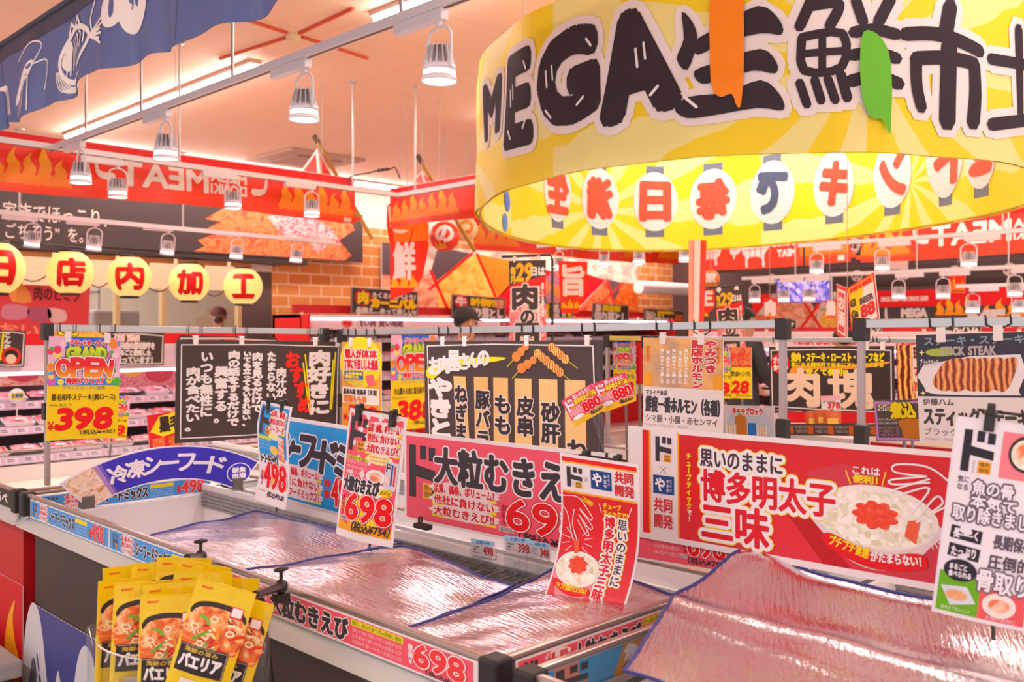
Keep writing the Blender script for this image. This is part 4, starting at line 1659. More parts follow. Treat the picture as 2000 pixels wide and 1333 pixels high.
def clip_bar(parent, w, h, xs, z=.004):
    """a black bar across the top of a card with spring clips"""
    mb = MB().tube([(xs[0] * w - .02, .006, h + .01), (xs[-1] * w + .02, .006, h + .012)], .0028, M('#3a3434', .35, .5), 6)
    bar = mb.build('clip_bar', parent)
    for x in xs:
        k = MB()
        k.box(x * w - .008, -.008, h - .022, x * w + .008, .008, h + .008, blk())
        k.box(x * w - .006, -.012, h + .004, x * w + .006, -.002, h + .022, blk())
        k.box(x * w - .006, .004, h + .004, x * w + .006, .013, h + .024, blk())
        k.tube([(x * w - .010, 0, h + .008), (x * w + .010, 0, h + .008)], .005, M('#6a6460', .3, .8), 8)
        k.build('spring_clip', bar, .0015)


# pink portrait card 698
c = Canvas(118, 250, PAPER)
c.rect(5, 8, 113, 236, PINK, 1)
c.rect(5, 218, 113, 236, '#f7a81c', 2)
do_mark(c, 8, 14, 38, 66)
cloud_text(c, ['品質、価格、ボリューム！', '他社に負けない', '大粒むきえび!!'], 50, 18, 110, 78, b=.5)
c.rect(6, 90, 56, 97, '#d8e030', 2)
c.text('殻なし背わた取り済み', 8, 91, 54, 96, '#4a6a20', L=3)
fine(c, 3, 8, 98, 56, 128, '#f8d8d8', 2)
c.ell(77, 88, 26, 10, '#f8e8a0', 2)
fine(c, 2, 58, 82, 96, 96, '#e06020', 3)
c.ell(74, 122, 19, 14, '#f3eae6', 3)
c.ell(74, 122, 12, 9, shrimp, 4)
c.poly([(92, 88), (114, 90), (112, 144), (90, 140)], '#d8d0dc', 3)
do_mark(c, 93, 92, 8, 16, 4, '#40343a', False)
c.rect(102, 94, 105, 134, '#3a5aa8', 4)
c.rect(107, 96, 110, 134, '#d84a4a', 4)
c.ell(97, 124, 4, 8, shrimp, 4)
c.star(55, 148, 56, 18, 26, .8, '#f6ecec', 2)
c.text('大粒むきえび', 8, 130, 84, 158, KX, bold=1.5, out=[('#f6ecec', 1.4)], L=3)
c.ell(96, 150, 12, 8, '#f7d400', 3)
c.text('300g', 87, 145, 105, 155, '#8a5a10', L=4)
c.text('税抜¥', 9, 168, 15, 206, '#d8242c', bold=.3, vert=True, L=4)
c.star(60, 192, 56, 32, 18, .8, '#f7d420', 2)
price(c, '698', 20, 162, 110, 212, L=4, b=2.2, o=1.6)
barcode(c, 8, 208, 32, 217)
c.text('（税込¥754）', 36, 214, 110, 233, KX, bold=.6, L=4, slant=.1)
m3 = dict(t=.002)


def bow(k):
    return lambda X, Z, o: np.stack([X, -o + k * X * X * 3, Z], 1)


o = sign(c, 'price_card', 'pink shrimp price card held by two black clips on a wire stand', 'price card', P(678, 797, 2.53), P(790, 817, 2.45), P(656, 1046, 2.53), t=.002, nx=10, ny=4, fn=bow(.6), maxlen=.05)
clip_bar(o, .155, .335, (-.33, .36))
b = P(722, 1092, 2.50)
wire_stand('card_stand', 'thin dark wire stand holding the pink shrimp price card', b, P(722, 930, 2.51), ())

# blue portrait card 498
c = Canvas(82, 218, PAPER)
c.rect(5, 6, 77, 206, BL, 1)
c.rect(5, 180, 77, 206, '#f7a81c', 2)
do_mark(c, 8, 10, 30, 58)
cloud_text(c, ['品質、価格、', '他社に負けない', 'シーフード'], 36, 12, 74, 62, b=.4)
c.rect(6, 72, 40, 80, '#d8e030', 2)
fine(c, 3, 7, 82, 38, 104, '#bfe4f8', 2)
c.ell(48, 70, 15, 7, '#f8e8a0', 2)
c.ell(46, 100, 11, 10, food('printed_pasta', [(0, '#e08a20'), (.5, '#f8c850'), (1, '#fff0c0')], 12), 3)
c.poly([(58, 66), (74, 70), (72, 122), (57, 118)], shrimp, 3)
c.star(32, 130, 32, 16, 20, .8, '#f6ecec', 2)
c.text('シーフードミックス', 7, 112, 54, 134, KX, bold=.9, out=[('#f6ecec', .9)], L=3)
c.ell(64, 130, 9, 6, '#f7d400', 3)
c.star(40, 160, 36, 30, 18, .75, '#f7d420', 2)
price(c, '498', 16, 130, 74, 184, L=4, b=1.8, o=1.4)
c.text('税抜¥', 8, 150, 14, 182, '#d8242c', bold=.2, vert=True, L=4)
barcode(c, 7, 186, 24, 196)
c.text('税込¥538', 30, 186, 74, 203, KX, bold=.6, L=4)
o = sign(c, 'price_card', 'narrow blue seafood price card beside the black meat lovers board', 'price card', P(511, 783, 3.16), P(571, 796, 3.02), P(499, 976, 3.16), t=.002, nx=10, ny=4, fn=lambda X, Z, o_: np.stack([X, -o_ + .010 * np.sin(Z * 19), Z], 1), maxlen=.05)
clip_bar(o, .125, .325, (-.36, .33))
wire_stand('card_stand', 'thin wire stand holding the narrow blue seafood price card', P(540, 1000, 3.08), P(540, 900, 3.10), ())


# red roe banner
def hand(c, pts, w, col, L):
    c.line(pts, w, col, L, 5)


c = Canvas(640, 245, PAPER)
c.rect(36, 6, 52, 232, RED, 1)
c.rect(52, 6, 56, 232, '#f7a81c', 1)
c.rect(120, 6, 124, 232, '#f7a81c', 1)
RR = gradient('roe_red', [(0, '#e02a3a'), (.5, '#e4101c'), (1, '#d40c14')], 1)
c.rect(124, 10, 634, 232, RR, 1)
c.poly([(390, 60), (460, 36), (640, 150), (640, 232), (480, 232)], '#d23a48', 2)
c.poly([(340, 130), (372, 118), (470, 232), (420, 232)], '#c01420', 2)
do_mark(c, 68, 18, 38, 54)
c.line([(78, 82), (94, 98)], 1, '#8a7a76', 2)
c.line([(94, 82), (78, 98)], 1, '#8a7a76', 2)
c.rect(62, 102, 112, 142, '#1e4688', 2)
c.text('や', 68, 108, 90, 136, '#f4ecec', bold=1.2, L=3)
c.text('食卓の', 102, 108, 107, 136, '#d8dce8', vert=True, L=3)
c.text('やまや', 94, 110, 100, 138, '#f4ecec', vert=True, bold=.2, L=3)
c.text('共同\n開発', 64, 152, 108, 216, '#d8242c', bold=.7, L=3)
c.text('チューブティック', 142, 48, 152, 166, '#f7d820', vert=True, bold=.8, L=3)
c.text('で!', 143, 168, 152, 192, '#f8ecec', vert=True, bold=.6, L=3)
ye, wh = '#f8d020', '#f6ecec'
c.text('思いのままに', 174, 36, 344, 72, '#4a3440', bold=1.0, out=[(ye, 8), (wh, 6)], L=3)
c.text('博多明太子', 176, 78, 442, 142, '#e0182a', bold=2.0, out=[(ye, 9), (wh, 7)], L=4)
c.text('三味', 178, 146, 316, 222, '#e0182a', bold=2.6, out=[(ye, 9), (wh, 7)], L=4)
c.ell(510, 130, 104, 58, '#f3e8dc', 3)
c.poly([(406, 130), (614, 130), (600, 170), (560, 212), (510, 226), (460, 212), (420, 172)], '#ead2d0', 3, 3)
c.ell(510, 134, 96, 50, rice, 4)
c.ell(512, 126, 36, 24, roe, 5, bumps=9, amp=.12)
c.text('これは', 474, 40, 520, 54, wh, bold=.5, L=4)
c.text('便利！', 474, 56, 516, 70, ye, bold=.9, L=4)
c.line([(462, 50), (470, 74)], 2.4, ye, 4)
c.line([(530, 46), (524, 70)], 2.4, ye, 4)
for p in ([(640, 60), (600, 30), (548, 30), (546, 44), (596, 46)], [(596, 46), (540, 58), (544, 66), (600, 56)], [(600, 50), (540, 78), (546, 86), (600, 66), (564, 124)], [(580, 124), (610, 80), (620, 90), (600, 110)], [(580, 128), (624, 96), (640, 92)]):
    c.line(p, 3.2, wh, 6, 5)
c.poly([(566, 128), (586, 124), (578, 168), (560, 156)], '#f0603c', 6)
for k in range(6):
    a = .2 + k * .22
    c.line([(596 + 10 * math.cos(a), 138 + 10 * math.sin(a)), (596 + 34 * math.cos(a), 138 + 34 * math.sin(a))], 1.6, wh, 6)
c.poly([(420, 176), (440, 172), (510, 196), (580, 184), (596, 196), (586, 212), (510, 224), (440, 204), (424, 192)], '#e4101c', 6, 5)
c.text('プチプチ食感', 432, 180, 502, 200, ye, bold=.8, L=7, rot=.22)
c.text('がたまらない！', 504, 190, 586, 208, wh, bold=.7, L=7, rot=-.06)
sign(c, 'price_banner', 'wide red spicy roe banner with a rice bowl at the back of the near freezer', 'price sign', PX(1228, 832, 1.775), PX(1868, 884, 1.775), PX(1232, 1046, 1.775), t=.004)

# red portrait poster with the roe bowl
c = Canvas(160, 292, PAPER)
c.rect(4, 6, 156, 14, RED, 1)
c.rect(4, 14, 156, 17, '#f7a81c', 1)
c.rect(4, 72, 156, 76, '#f7a81c', 1)
c.rect(4, 76, 156, 284, RR, 1)
do_mark(c, 14, 24, 32, 40)
c.line([(50, 40), (58, 50)], .8, '#8a7a76', 2)
c.line([(58, 40), (50, 50)], .8, '#8a7a76', 2)
c.rect(64, 24, 106, 60, '#1e4688', 2)
c.text('や', 68, 29, 86, 54, wh, bold=1.0, L=3)
c.text('やまや', 90, 30, 96, 56, wh, vert=True, bold=.2, L=3)
c.text('食卓の', 98, 28, 103, 50, '#d8dce8', vert=True, L=3)
c.text('共同\n開発', 112, 20, 150, 66, '#d8242c', bold=.7, L=3)
c.text('チューブ\nティックで！', 88, 84, 136, 108, ye, bold=.7, L=3)
c.line([(80, 88), (84, 104)], 1.6, wh, 3)
c.line([(144, 86), (138, 104)], 1.6, wh, 3)
c.text('これは便利！', 44, 82, 68, 92, ye, bold=.3, L=3, rot=.5)
for p in ([(4, 84), (36, 82), (58, 106), (66, 118), (60, 122), (40, 104)], [(40, 106), (66, 134), (60, 140), (38, 116)], [(38, 116), (60, 150), (54, 152), (36, 128)], [(28, 108), (26, 140), (40, 172), (30, 150)], [(4, 104), (14, 118), (26, 160), (36, 172)]):
    c.line(p, 1.7, wh, 4, 5)
c.poly([(32, 168), (42, 164), (46, 190), (36, 194)], '#f0603c', 4)
for k in range(12):
    a = k * math.pi / 6 + .2
    if abs(math.cos(a)) > .4:
        c.line([(38 + 16 * math.cos(a), 168 + 16 * math.sin(a)), (38 + 32 * math.cos(a), 168 + 32 * math.sin(a))], 1.2, wh, 3)
c.ell(50, 222, 45, 34, '#f6eee6', 3)
c.poly([(6, 224), (94, 224), (84, 262), (64, 282), (28, 282), (14, 262)], '#e8909c', 2, 3)
c.ell(50, 222, 41, 29, rice, 4)
c.ell(49, 214, 18, 16, roe, 5, bumps=8, amp=.12)
c.poly([(12, 246), (50, 258), (80, 252), (84, 264), (50, 272), (14, 260)], '#e4101c', 5, 5)
c.text('プチプチ食感がたまらない!', 16, 252, 80, 264, ye, bold=.4, L=6)
c.text('思いのままに', 118, 112, 136, 238, '#4a3440', vert=True, bold=.4, out=[(ye, 4), (wh, 3)], L=3)
c.text('博多明太子三味', 92, 110, 112, 270, '#e0182a', vert=True, bold=.9, out=[(ye, 4), (wh, 3)], L=4)


def curl(X, Z, o):
    return np.stack([X + .012 * np.sin(Z * 9), -o - .03 * np.exp(-Z / .09) + .012 * np.sin(Z * 14), Z], 1)


o = sign(c, 'price_card', 'red portrait poster of a roe rice bowl curling onto the near silver cover', 'price card', P(1097, 884, 2.12), P(1250, 907, 2.02), P(1060, 1166, 2.12), t=.0015, nx=8, ny=16, fn=curl, maxlen=.04)
clip_bar(o, .17, .315, (-.2, .25))
t = wire_stand('card_stand', 'wire stand with black clips behind the red portrait poster', P(1185, 1150, 2.10), P(1185, 885, 2.10), ())

# two tilted pink price tickets on a clear arm
t = thing('price_ticket_holder', 'clear arm holding two tilted pink tickets priced 880', 'price ticket', P(1190, 885, 2.28))
mb = MB()
o0 = Vector(t.location)
mb.tube([(0, 0, 0), P(1178, 850, 2.28) - o0, P(1166, 812, 2.28) - o0], .012, glass(), 8)
mb.build('clear_arm', t)
for k, (tl, tr, bl) in enumerate((((1096, 784), (1156, 749), (1103, 846)), ((1157, 751), (1221, 727), (1164, 812)))):
    c = Canvas(70, 66, '#ee4a6a')
    c.rect(0, 52, 70, 66, '#f8c020', 1)
    c.rect(2, 26, 30, 44, '#f8a0b0', 1)
    do_mark(c, 4, 6, 16, 26, 2, '#f8f0f0', False)
    c.rect(13, 24, 20, 31, '#f7a81c', 3)
    c.text('思いのままに', 24, 3, 62, 12, '#f8f0f0', bold=.3, L=2)
    c.text('博多明太子三味', 22, 13, 68, 24, '#f8d820', bold=.6, out=[('#d8242c', .8)], L=2)
    price(c, '880', 32, 28, 68, 50, L=3, b=1.4, o=1.3)
    c.ell(16, 50, 12, 5, '#f8f0f0', 3)
    c.text('税込951', 40, 53, 66, 61, KX, bold=.4, L=3)
    o = sign(c, 'price_ticket', None, None, P(*tl, 2.30), P(*tr, 2.27), P(*bl, 2.30), parent=t, t=.0015)

# small blue and white price tags in clear holders on the back wall of the tub
for (x0, y0, x1, y1), pr, lab in (((920, 1052, 966, 1085), '498', 'small blue-topped price tag 498 on the freezer back wall'), ((986, 1046, 1036, 1080), '398', 'small blue-topped price tag 398 on the freezer back wall'),
                                  ((1036, 1056, 1074, 1088), '348', 'small blue-topped price tag partly behind the red portrait poster')):
    c = Canvas(50, 40, PAPER)
    c.rect(0, 0, 50, 11, '#a8d0f0', 1)
    c.text('お買い得', 12, 2, 40, 9, '#4a8ad0', bold=.3, L=2)
    c.text('冷凍食品\n各種', 4, 15, 18, 27, '#5a5050', L=2)
    c.rect(2, 30, 22, 31, '#e83a3a', 2)
    c.text(pr, 26, 14, 47, 34, '#e0242c', bold=.4, L=2)
    t = thing('price_tag', lab, 'price tag', PX((x0 + x1) / 2, y1, 1.735), 0, 'price tags on the freezer back wall')
    o = sign(c, 'card', None, None, PX(x0, y0, 1.735), PX(x1, y0 + 7, 1.735), PX(x0, y1, 1.735), parent=t, t=.001)
    mb = MB().box(-.012, -.04, -.06, -.004, .04, .03, glass())
    mb.tube([(.0, 0, -.02), (-.03, -.01, -.075), (.02, -.02, -.08)], .009, glass(), 6)
    mb.build('clear_holder', t)
t = thing('black_clip', 'black clip lying on the freezer back edge under the pink shrimp banner', 'clip', PX(826, 1028, 1.765))
mb = MB().box(-.012, -.03, -.008, .012, .03, .006, blk())
mb.tube([(0, .018, .008), (0, .018, .022), (0, .006, .024), (0, .006, .01)], .004, blk(), 6)
mb.build('jaw', t, .002)

# ---------------------------------------------------------------- strips along the guard rails
PB, PP = '#469ae2', '#f0566c'


def strip_blue(n=1):
    c = Canvas(620, 62, PAPER)
    c.rect(4, 4, 616, 58, PB, 1)
    do_mark(c, 26, 10, 34, 42, 2, '#5a5060')
    cloud_text(c, ['品質、価格、ボリューム', '他社に負けない', 'シーフードミックス'], 84, 6, 156, 56, '#e0444c', 2, False, .5)
    c.text('シーフードミックス', 172, 12, 372, 52, KX, bold=2.0, out=[('#f6f0f0', 1.6)], L=2)
    c.rect(380, 8, 470, 22, '#f0d828', 2)
    fine(c, 3, 384, 26, 470, 56, '#d8e4f4')
    c.text('税抜¥', 484, 24, 500, 50, '#e0343c', bold=.6, L=3)
    price(c, '498', 502, 8, 590, 54, 3, '#e83a3c', 2, 1.6, '#f0dce4')
    return c


def strip_pink():
    c = Canvas(720, 66, PAPER)
    c.rect(6, 4, 700, 62, PP, 1)
    do_mark(c, 24, 10, 40, 46, 2)
    cloud_text(c, ['品質、価格、', '他社に負けない', '大粒むきえび'], 92, 6, 160, 58, '#e0343c', 2, False, .5)
    c.text('大粒むきえび', 176, 10, 408, 58, KX, bold=2.6, out=[('#f6f0f0', 2.0)], L=2)
    c.rect(416, 6, 548, 20, '#f0d828', 2)
    c.text('殻なし背わた取り済み調理に便利', 420, 8, 544, 18, '#4a6a20', L=3)
    fine(c, 3, 420, 24, 544, 60, '#f8d0cc')
    c.text('税抜¥', 560, 14, 570, 52, '#f6ecec', bold=.5, vert=True, L=3)
    price(c, '698', 574, 8, 682, 50, 3, '#ec3a3e', 2.4, 2.2)
    c.text('（税込¥754）', 600, 52, 686, 62, KX, bold=.4, L=3)
    return c


xf = 1.112
for c, ya, yb, lab in ((strip_blue(), 3.41, 2.76, 'blue seafood price strip on the freezer rim at the far left corner'), (strip_blue(), 2.755, 2.10, 'second blue seafood price strip on the rim behind the paella pouches'), (strip_pink(), 2.095, 1.18, 'pink shrimp price strip on the long front rim of the freezer')):
    sign(c, 'price_strip', lab, 'price strip', (xf, ya, .928), (xf, yb, .928), (xf, ya, .866), t=.002, eps=.0003)
sign(strip_pink(), 'price_strip', 'pink shrimp price strip on the short near end of the freezer', 'price strip', (1.16, 1.152, .928), (1.78, 1.152, .928), (1.16, 1.152, .866), t=.002, eps=.0003)
sign(strip_blue(), 'price_strip', 'blue seafood price strip at the far end below the arched sign', 'price strip', (1.15, 3.44, .93), (1.78, 3.44, .93), (1.15, 3.44, .868), t=.002, eps=.0003)
veg = food('printed_greens', [(0, '#2a6a1a'), (.5, '#7ab030'), (1, '#e8e0b0')], 8)
c = Canvas(560, 62, PAPER)
c.rect(4, 4, 556, 58, '#38a8e0', 1)
c.poly([(200, 4), (420, 4), (360, 58), (170, 58)], '#f09a20', 2)
c.rect(420, 4, 556, 58, veg, 2)
c.rect(20, 4, 80, 58, '#f08a7a', 2)
do_mark(c, 24, 8, 80, 48, 3)
c.text('魚の骨とり', 200, 8, 400, 34, '#f6ecec', bold=1.6, L=3)
c.ell(250, 46, 54, 12, KX, 3)
c.text('まるごと', 214, 38, 286, 54, '#f6ecec', bold=.6, L=4)
sign(c, 'price_strip', 'blue and orange fish price strip on the end guard of the near freezer', 'price strip', (1.16, 1.082, .928), (1.75, 1.082, .928), (1.16, 1.082, .866), t=.002, eps=.0003)
c = Canvas(500, 62, '#3a2c28')
c.rect(180, 4, 330, 58, raw, 2)
c.text('焼肉用お肉色々', 16, 10, 170, 34, '#e0903a', bold=1.4, L=2)
c.text('食べくらべ', 340, 12, 480, 52, '#f0e0d8', bold=1.6, L=2)
sign(c, 'price_strip', 'black meat price strip on the end freezer at the left edge', 'price strip', (1.118, 4.7, .928), (1.118, 3.62, .928), (1.118, 4.7, .866), t=.002)

# ---------------------------------------------------------------- arched blue frozen seafood sign
t = thing('arched_sign', 'arched blue frozen seafood sign standing at the far end of the freezer', 'sign', ((1.124 + 1.855) / 2, 3.2, .931))
c = Canvas(400, 120, '#ffffff')
seaf = food('printed_seafood', [(0, '#5a3020'), (.35, '#d88a4a'), (.5, '#f2dccc'), (.7, '#e8a070'), (1, '#fdf4ee')], 5, 'noise', 4, .4, 1.5)
blue = gradient('arch_blue', [(0, '#e8d0d8'), (.75, '#d8a8c8'), (1.05, '#4838c0'), (4, '#4838c0')], 0)
cx, cy, Ro, Ri = 200, 330, 326, 228


def ap(a, r):
    return (cx + r * math.sin(a), cy - r * math.cos(a))


A0 = math.asin(196 / 326)
outer = [ap(a, Ro) for a in np.linspace(-A0, A0, 40)]
inner = [ap(a, 246 + 8 * math.cos(a * 2)) for a in np.linspace(A0, -A0, 40)]


def arch(r0, r1, a0, a1, col, L, n=30):
    for k in range(n):
        p, q = a0 + (a1 - a0) * k / n, a0 + (a1 - a0) * (k + 1) / n
        c.poly([ap(p, r1), ap(q, r1), ap(q, r0), ap(p, r0)], col, L)


ARW = M('#efe6ea', .3)
arch(240, 326, -A0, A0, ARW, 1)
arch(243, 323, -A0 + .012, A0 - .012, '#4438bc', 2)
arch(243, 323, -A0 + .012, -A0 + .20, seaf, 3)
arch(243, 323, -A0 + .20, -A0 + .23, '#b088c4', 3, 4)
arch(243, 323, -A0 + .23, -A0 + .25, '#7a5cc0', 3, 3)
for i, ch in enumerate('冷凍シーフード'):
    a = -.335 + i * .117
    x, y = ap(a, 284)
    c.text(ch, x - 17, y - 21, x + 17, y + 21, '#f4e8ec', bold=1.7, rot=a * .6, L=4)
x, y = ap(.56, 281)
c.ell(x, y, 27, 27, '#f0e6ee', 4)
c.ell(x, y, 24.5, 24.5, '#4438bc', 5)
c.text('鮮魚\n市場', x - 15, y - 15, x + 15, y + 15, '#f4e8ec', bold=.9, L=6)
o = c.build('board', .735, .165, t, board=False, eps=.0004)
o.location = (0, -.004, 0)
mb = MB()
pts = [ap(a, 326) for a in np.linspace(-A0, A0, 30)] + [ap(a, 240) for a in np.linspace(A0, -A0, 30)]
loc = [((p[0] / 400 - .5) * .735, (1 - p[1] / 120) * .165) for p in pts]
n = 30
for k in range(n - 1):
    q = [loc[k], loc[k + 1], loc[59 - k - 1], loc[59 - k]]
    mb.prism(q, -.003, .004, M('#e8dfe4', .3))
mb.build('backing', t)
for x in (-.27, .27):
    MB().box(x - .02, -.012, -.022, x + .02, .03, .02, M('#6a605c', .4)).build('foot', t, .003)
# ---------------------------------------------------------------- sign rails on posts
def rail_frame(name, label, posts, caps=True, col=None, th=.024, foot=.94):
    a = posts[0]
    t = thing(name, label, 'sign rail', (a[0], a[1], foot))
    o = Vector(t.location)
    m = col or steel()
    for p, q in zip(posts[:-1], posts[1:]):
        A, B = Vector(p) - o, Vector(q) - o
        d = (B - A).normalized()
        n = Vector((-d.y, d.x, 0)) * th / 2
        u = Vector((0, 0, th / 2))
        MB().hexa([A - n - u, B - n - u, B + n - u, A + n - u, A - n + u, B - n + u, B + n + u, A + n + u], m).build('rail', t, .002)
    for i, p in enumerate(posts):
        P0 = Vector(p) - o
        po = MB().box(P0.x - .009, P0.y - .009, 0, P0.x + .009, P0.y + .009, P0.z, M('#b9a9a6', .35, .5)).build('post', t, .002)
        if caps:
            MB().box(P0.x - .018, P0.y - .018, P0.z - .045, P0.x + .018, P0.y + .018, P0.z + .016, blk()).build('corner_cap', po, .004)
            MB().box(P0.x - .016, P0.y - .016, P0.z - .33, P0.x + .016, P0.y + .016, P0.z - .27, blk()).build('clamp', po, .003)
    return t


r1 = rail_frame('sign_rail', 'metal sign rail on the far left post, holding the yellow 398 card', [(1.225, 3.585, 1.507), (2.40, 3.585, 1.49)])
r2 = rail_frame('sign_rail', 'metal sign rail holding the black skewer board, above the pink banner', [(2.45, 3.52, 1.486), (2.45, 1.36, 1.516)])
r3 = rail_frame('sign_rail', 'blurred metal sign rail at right, holding the stick steak card', [(2.45, 1.13, 1.515), (2.45, -1.0, 1.535)])
FG = freezer('island_freezer', 'third island freezer far behind, below the black meat chunk board', 3.55, 4.2, -.4, 3.3, '#4b3a36', base_art=None)
r4 = rail_frame('sign_rail', 'thin metal sign rail far behind, holding the black meat chunk board', [(4.15, 3.05, 1.452), (4.15, .6, 1.452)], th=.022)
r5 = rail_frame('sign_rail', 'short yellowish sign rail between the skewer board and the offal card', [PX(1187, 661, 3.62), PX(1262, 662, 3.62)], col=M('#d8c060', .35, .5), th=.022)


def hangers(o, w, h, xs, up=.05, drop=.0):
    for x in xs:
        X = x * w
        mb = MB()
        mb.tube([(X - .028, 0, h + up + .012), (X - .028, 0, h + .02), (X - .012, 0, h + .012), (X + .012, 0, h + .012), (X + .028, 0, h + .02), (X + .028, 0, h + up + .012)], .0022, blk(), 5)
        hk = mb.build('hook', o)
        MB().box(X - .011, -.006, h - .02, X + .011, .006, h + .018, M('#efe0da', .3)).build('clip', hk, .002)


def hung(cv, name, label, cat, tl, tr, bl, xs=(-.35, .35), **kw):
    o = sign(cv, name, label, cat, tl, tr, bl, **kw)
    m, w, h = frame(tl, tr, bl)
    for x in xs:
        q = m @ Vector((x * w, 0, h))
        rz = 1.49 if name_y(q) else (1.452 if q.x > 3.5 else (1.515 + .0094 * (1.13 - q.y) if q.y < 1.3 else 1.486 + .0139 * (3.52 - q.y)))
        if name_y(q):
            rz = 1.507 - .0145 * (q.x - 1.225)
        hangers(o, w, h, (x,), max(.012, rz + .018 - q.z - .012))
    return o


def name_y(q):
    return q.y > 3.54


BB, CH = '#4a3a37', '#ece0da'


def chalk_border(c, W, H, i=8):
    c.line([(i, i + 2), (W * .5, i), (W - i, i + 3), (W - i - 1, H - i), (W * .4, H - i + 1), (i + 1, H - i - 1)], 2.2, CH, 1, closed=True)


# black meat lovers board
c = Canvas(325, 205, BB, BB)
chalk_border(c, 325, 205)
c.text('肉好きに', 252, 21, 300, 160, CH, vert=True, bold=2.4, L=2)
for a, b in (((245, 29), (259, 158)), ((241, 48), (255, 150)), ((311, 24), (304, 152)), ((306, 42), (301, 150))):
    c.line([a, b], 3, '#f2dc10', 2)
for i, ch in enumerate('おすすめ！'[:4]):
    c.text(ch, 206 + i * 9, 24 + i * 33, 232 + i * 9, 56 + i * 33, '#f0281c', bold=1.8, L=2)
for tx, x0, x1, y0, y1 in (('肉汁が', 186, 206, 58, 120), ('たまらない', 168, 184, 24, 128), ('肉を見るだけで', 138, 158, 25, 150), ('いても立ってもいられない、', 121, 136, 24, 178), ('肉の話をするだけで', 92, 114, 22, 176), ('興奮する。', 68, 92, 54, 168), ('いつも無性に', 42, 64, 26, 154), ('肉が食べたい。', 17, 42, 55, 182)):
    c.text(tx, x0, y0, x1, y1, CH, vert=True, bold=1.2, L=2)
YR = 3.565
hung(c, 'hanging_board', 'black hand lettered meat lovers board with one red column', 'sign board', PY(345, 664, YR), PY(667, 668, YR), PY(351, 866, YR), (-.40, -.14, .32, .47), t=.006)


def open_card(W, H, name, num, tax, full=True):
    c = Canvas(W, H, '#f7d20a')
    k = H / 205
    s = W / 140

    def R(x0, y0, x1, y1):
        return x0 * s, y0 * k, x1 * s, y1 * k
    c.rect(*R(0, 0, 140, 97), '#f0b8d4', 1)
    c.rect(*R(30, 0, 112, 24), '#3a6ad8', 2)
    c.rect(*R(0, 84, 140, 97), '#3a90e0', 2)
    rnd = random.Random(5)
    cols = ['#e83a6a', '#f7d420', '#58b848', '#58a8e8', '#d86ab8', '#f08a3a', '#f8c8dc', '#f4e060']
    for i in range(34):
        x = rnd.choice([rnd.uniform(2, 26), rnd.uniform(114, 138)])
        y = rnd.uniform(8, 92)
        r = rnd.uniform(4, 9)
        c.ell(x * s, y * k, r * s, r * k * 1.1, rnd.choice(cols), 3 + i * .04, 14)
    c.text('グランドオープン！', *R(38, 6, 108, 18), '#e8202c', bold=.7 * s, out=[('#f8f0f0', .8 * s)], L=5)
    gm = gradient('grand_green', [(0, '#148a28'), (.72, '#148a28'), (.86, '#c8e020'), (1, '#f8e820')], 1)
    c.text('GRAND', *R(34, 20, 110, 42), gm, bold=2.2 * s, out=[('#2a5a20', 1.4 * s)], L=5, arc=2)
    om = gradient('open_red', [(0, '#f8c020'), (.56, '#f8c020'), (.66, '#f07a18'), (.72, '#e81420'), (1, '#e81420')], 1)
    for i, ch in enumerate('OPEN'):
        c.text(ch, *R(16 + i * 27.5, 46 - (3 if 0 < i < 3 else 0), 40 + i * 27.5, 78), om, bold=3.0 * s, out=[('#2a3a68', 3.2 * s), ('#f8ecec', 2.0 * s)], L=6, rot=(-.12, -.04, .04, .12)[i])
    c.text('特別プライス！', *R(34, 82, 104, 94), '#e8202c', bold=.8 * s, out=[('#f8f0f0', 1.1 * s)], L=8)
    c.text('グランドオープン価格', *R(28, 99, 111, 106), '#5a70a8', L=2)
    c.text(name, *R(8, 114, 132, 129), '#4a3a20', bold=.35 * s, L=2)
    c.text('100g当たり', *R(5, 133, 47, 139), '#6a5a30', L=2)
    c.text('¥', *R(3, 168, 14, 186), '#e8201c', bold=.5 * s, L=2)
    c.text(num, *R(18, 144, 124, 184), '#ec0c10', bold=3.2 * s, slant=.12, L=2)
    c.text('（税込¥' + tax + '）', *R(65, 187, 134, 196), '#4a3a20', bold=.3 * s, L=2)
    return c


hung(open_card(140, 205, '黒毛和牛ステーキ(肩ロース)', '398', '430'), 'hanging_card', 'yellow grand open card priced 398 on the far left rail', 'price card', PY(96, 657, 3.56), PY(236, 661, 3.56), PY(95, 861, 3.56), (-.25, .30), t=.003)

# orange skewer card
c = Canvas(82, 170, '#f3a33a')
c.ell(40, 40, 44, 50, '#f8d820', 1)
c.text('職人が1本1本', 8, 14, 74, 32, '#e0202a', bold=.9, out=[('#f8f0ec', 1.6)], L=3)
c.text('丁寧に手差しした焼鳥', 6, 34, 76, 54, '#e0202a', bold=.7, out=[('#f8f0ec', 1.4)], L=3)
c.rect(6, 58, 46, 74, '#3a5ab0', 3)
c.text('上州産使用\n若鶏むね', 8, 60, 44, 72, '#f7dc20', bold=.4, L=4)
fine(c, 2, 6, 76, 46, 88, '#8a90b8', 3)
c.poly([(50, 66), (66, 62), (72, 80), (56, 86)], '#e86a6a', 3)
c.rect(2, 90, 78, 122, '#f3e2d6', 2)
c.text('鳥串本舗 焼鳥串（冷凍）', 4, 93, 74, 104, '#4a3c3c', bold=.4, L=3)
c.text('若鶏もも串', 5, 106, 52, 120, '#f07a1c', bold=.7, L=3)
c.text('598', 16, 128, 74, 158, '#ec1420', bold=2.6, L=3)
c.text('¥', 4, 144, 12, 156, '#e0202a', bold=.5, L=3)
XR = 2.435
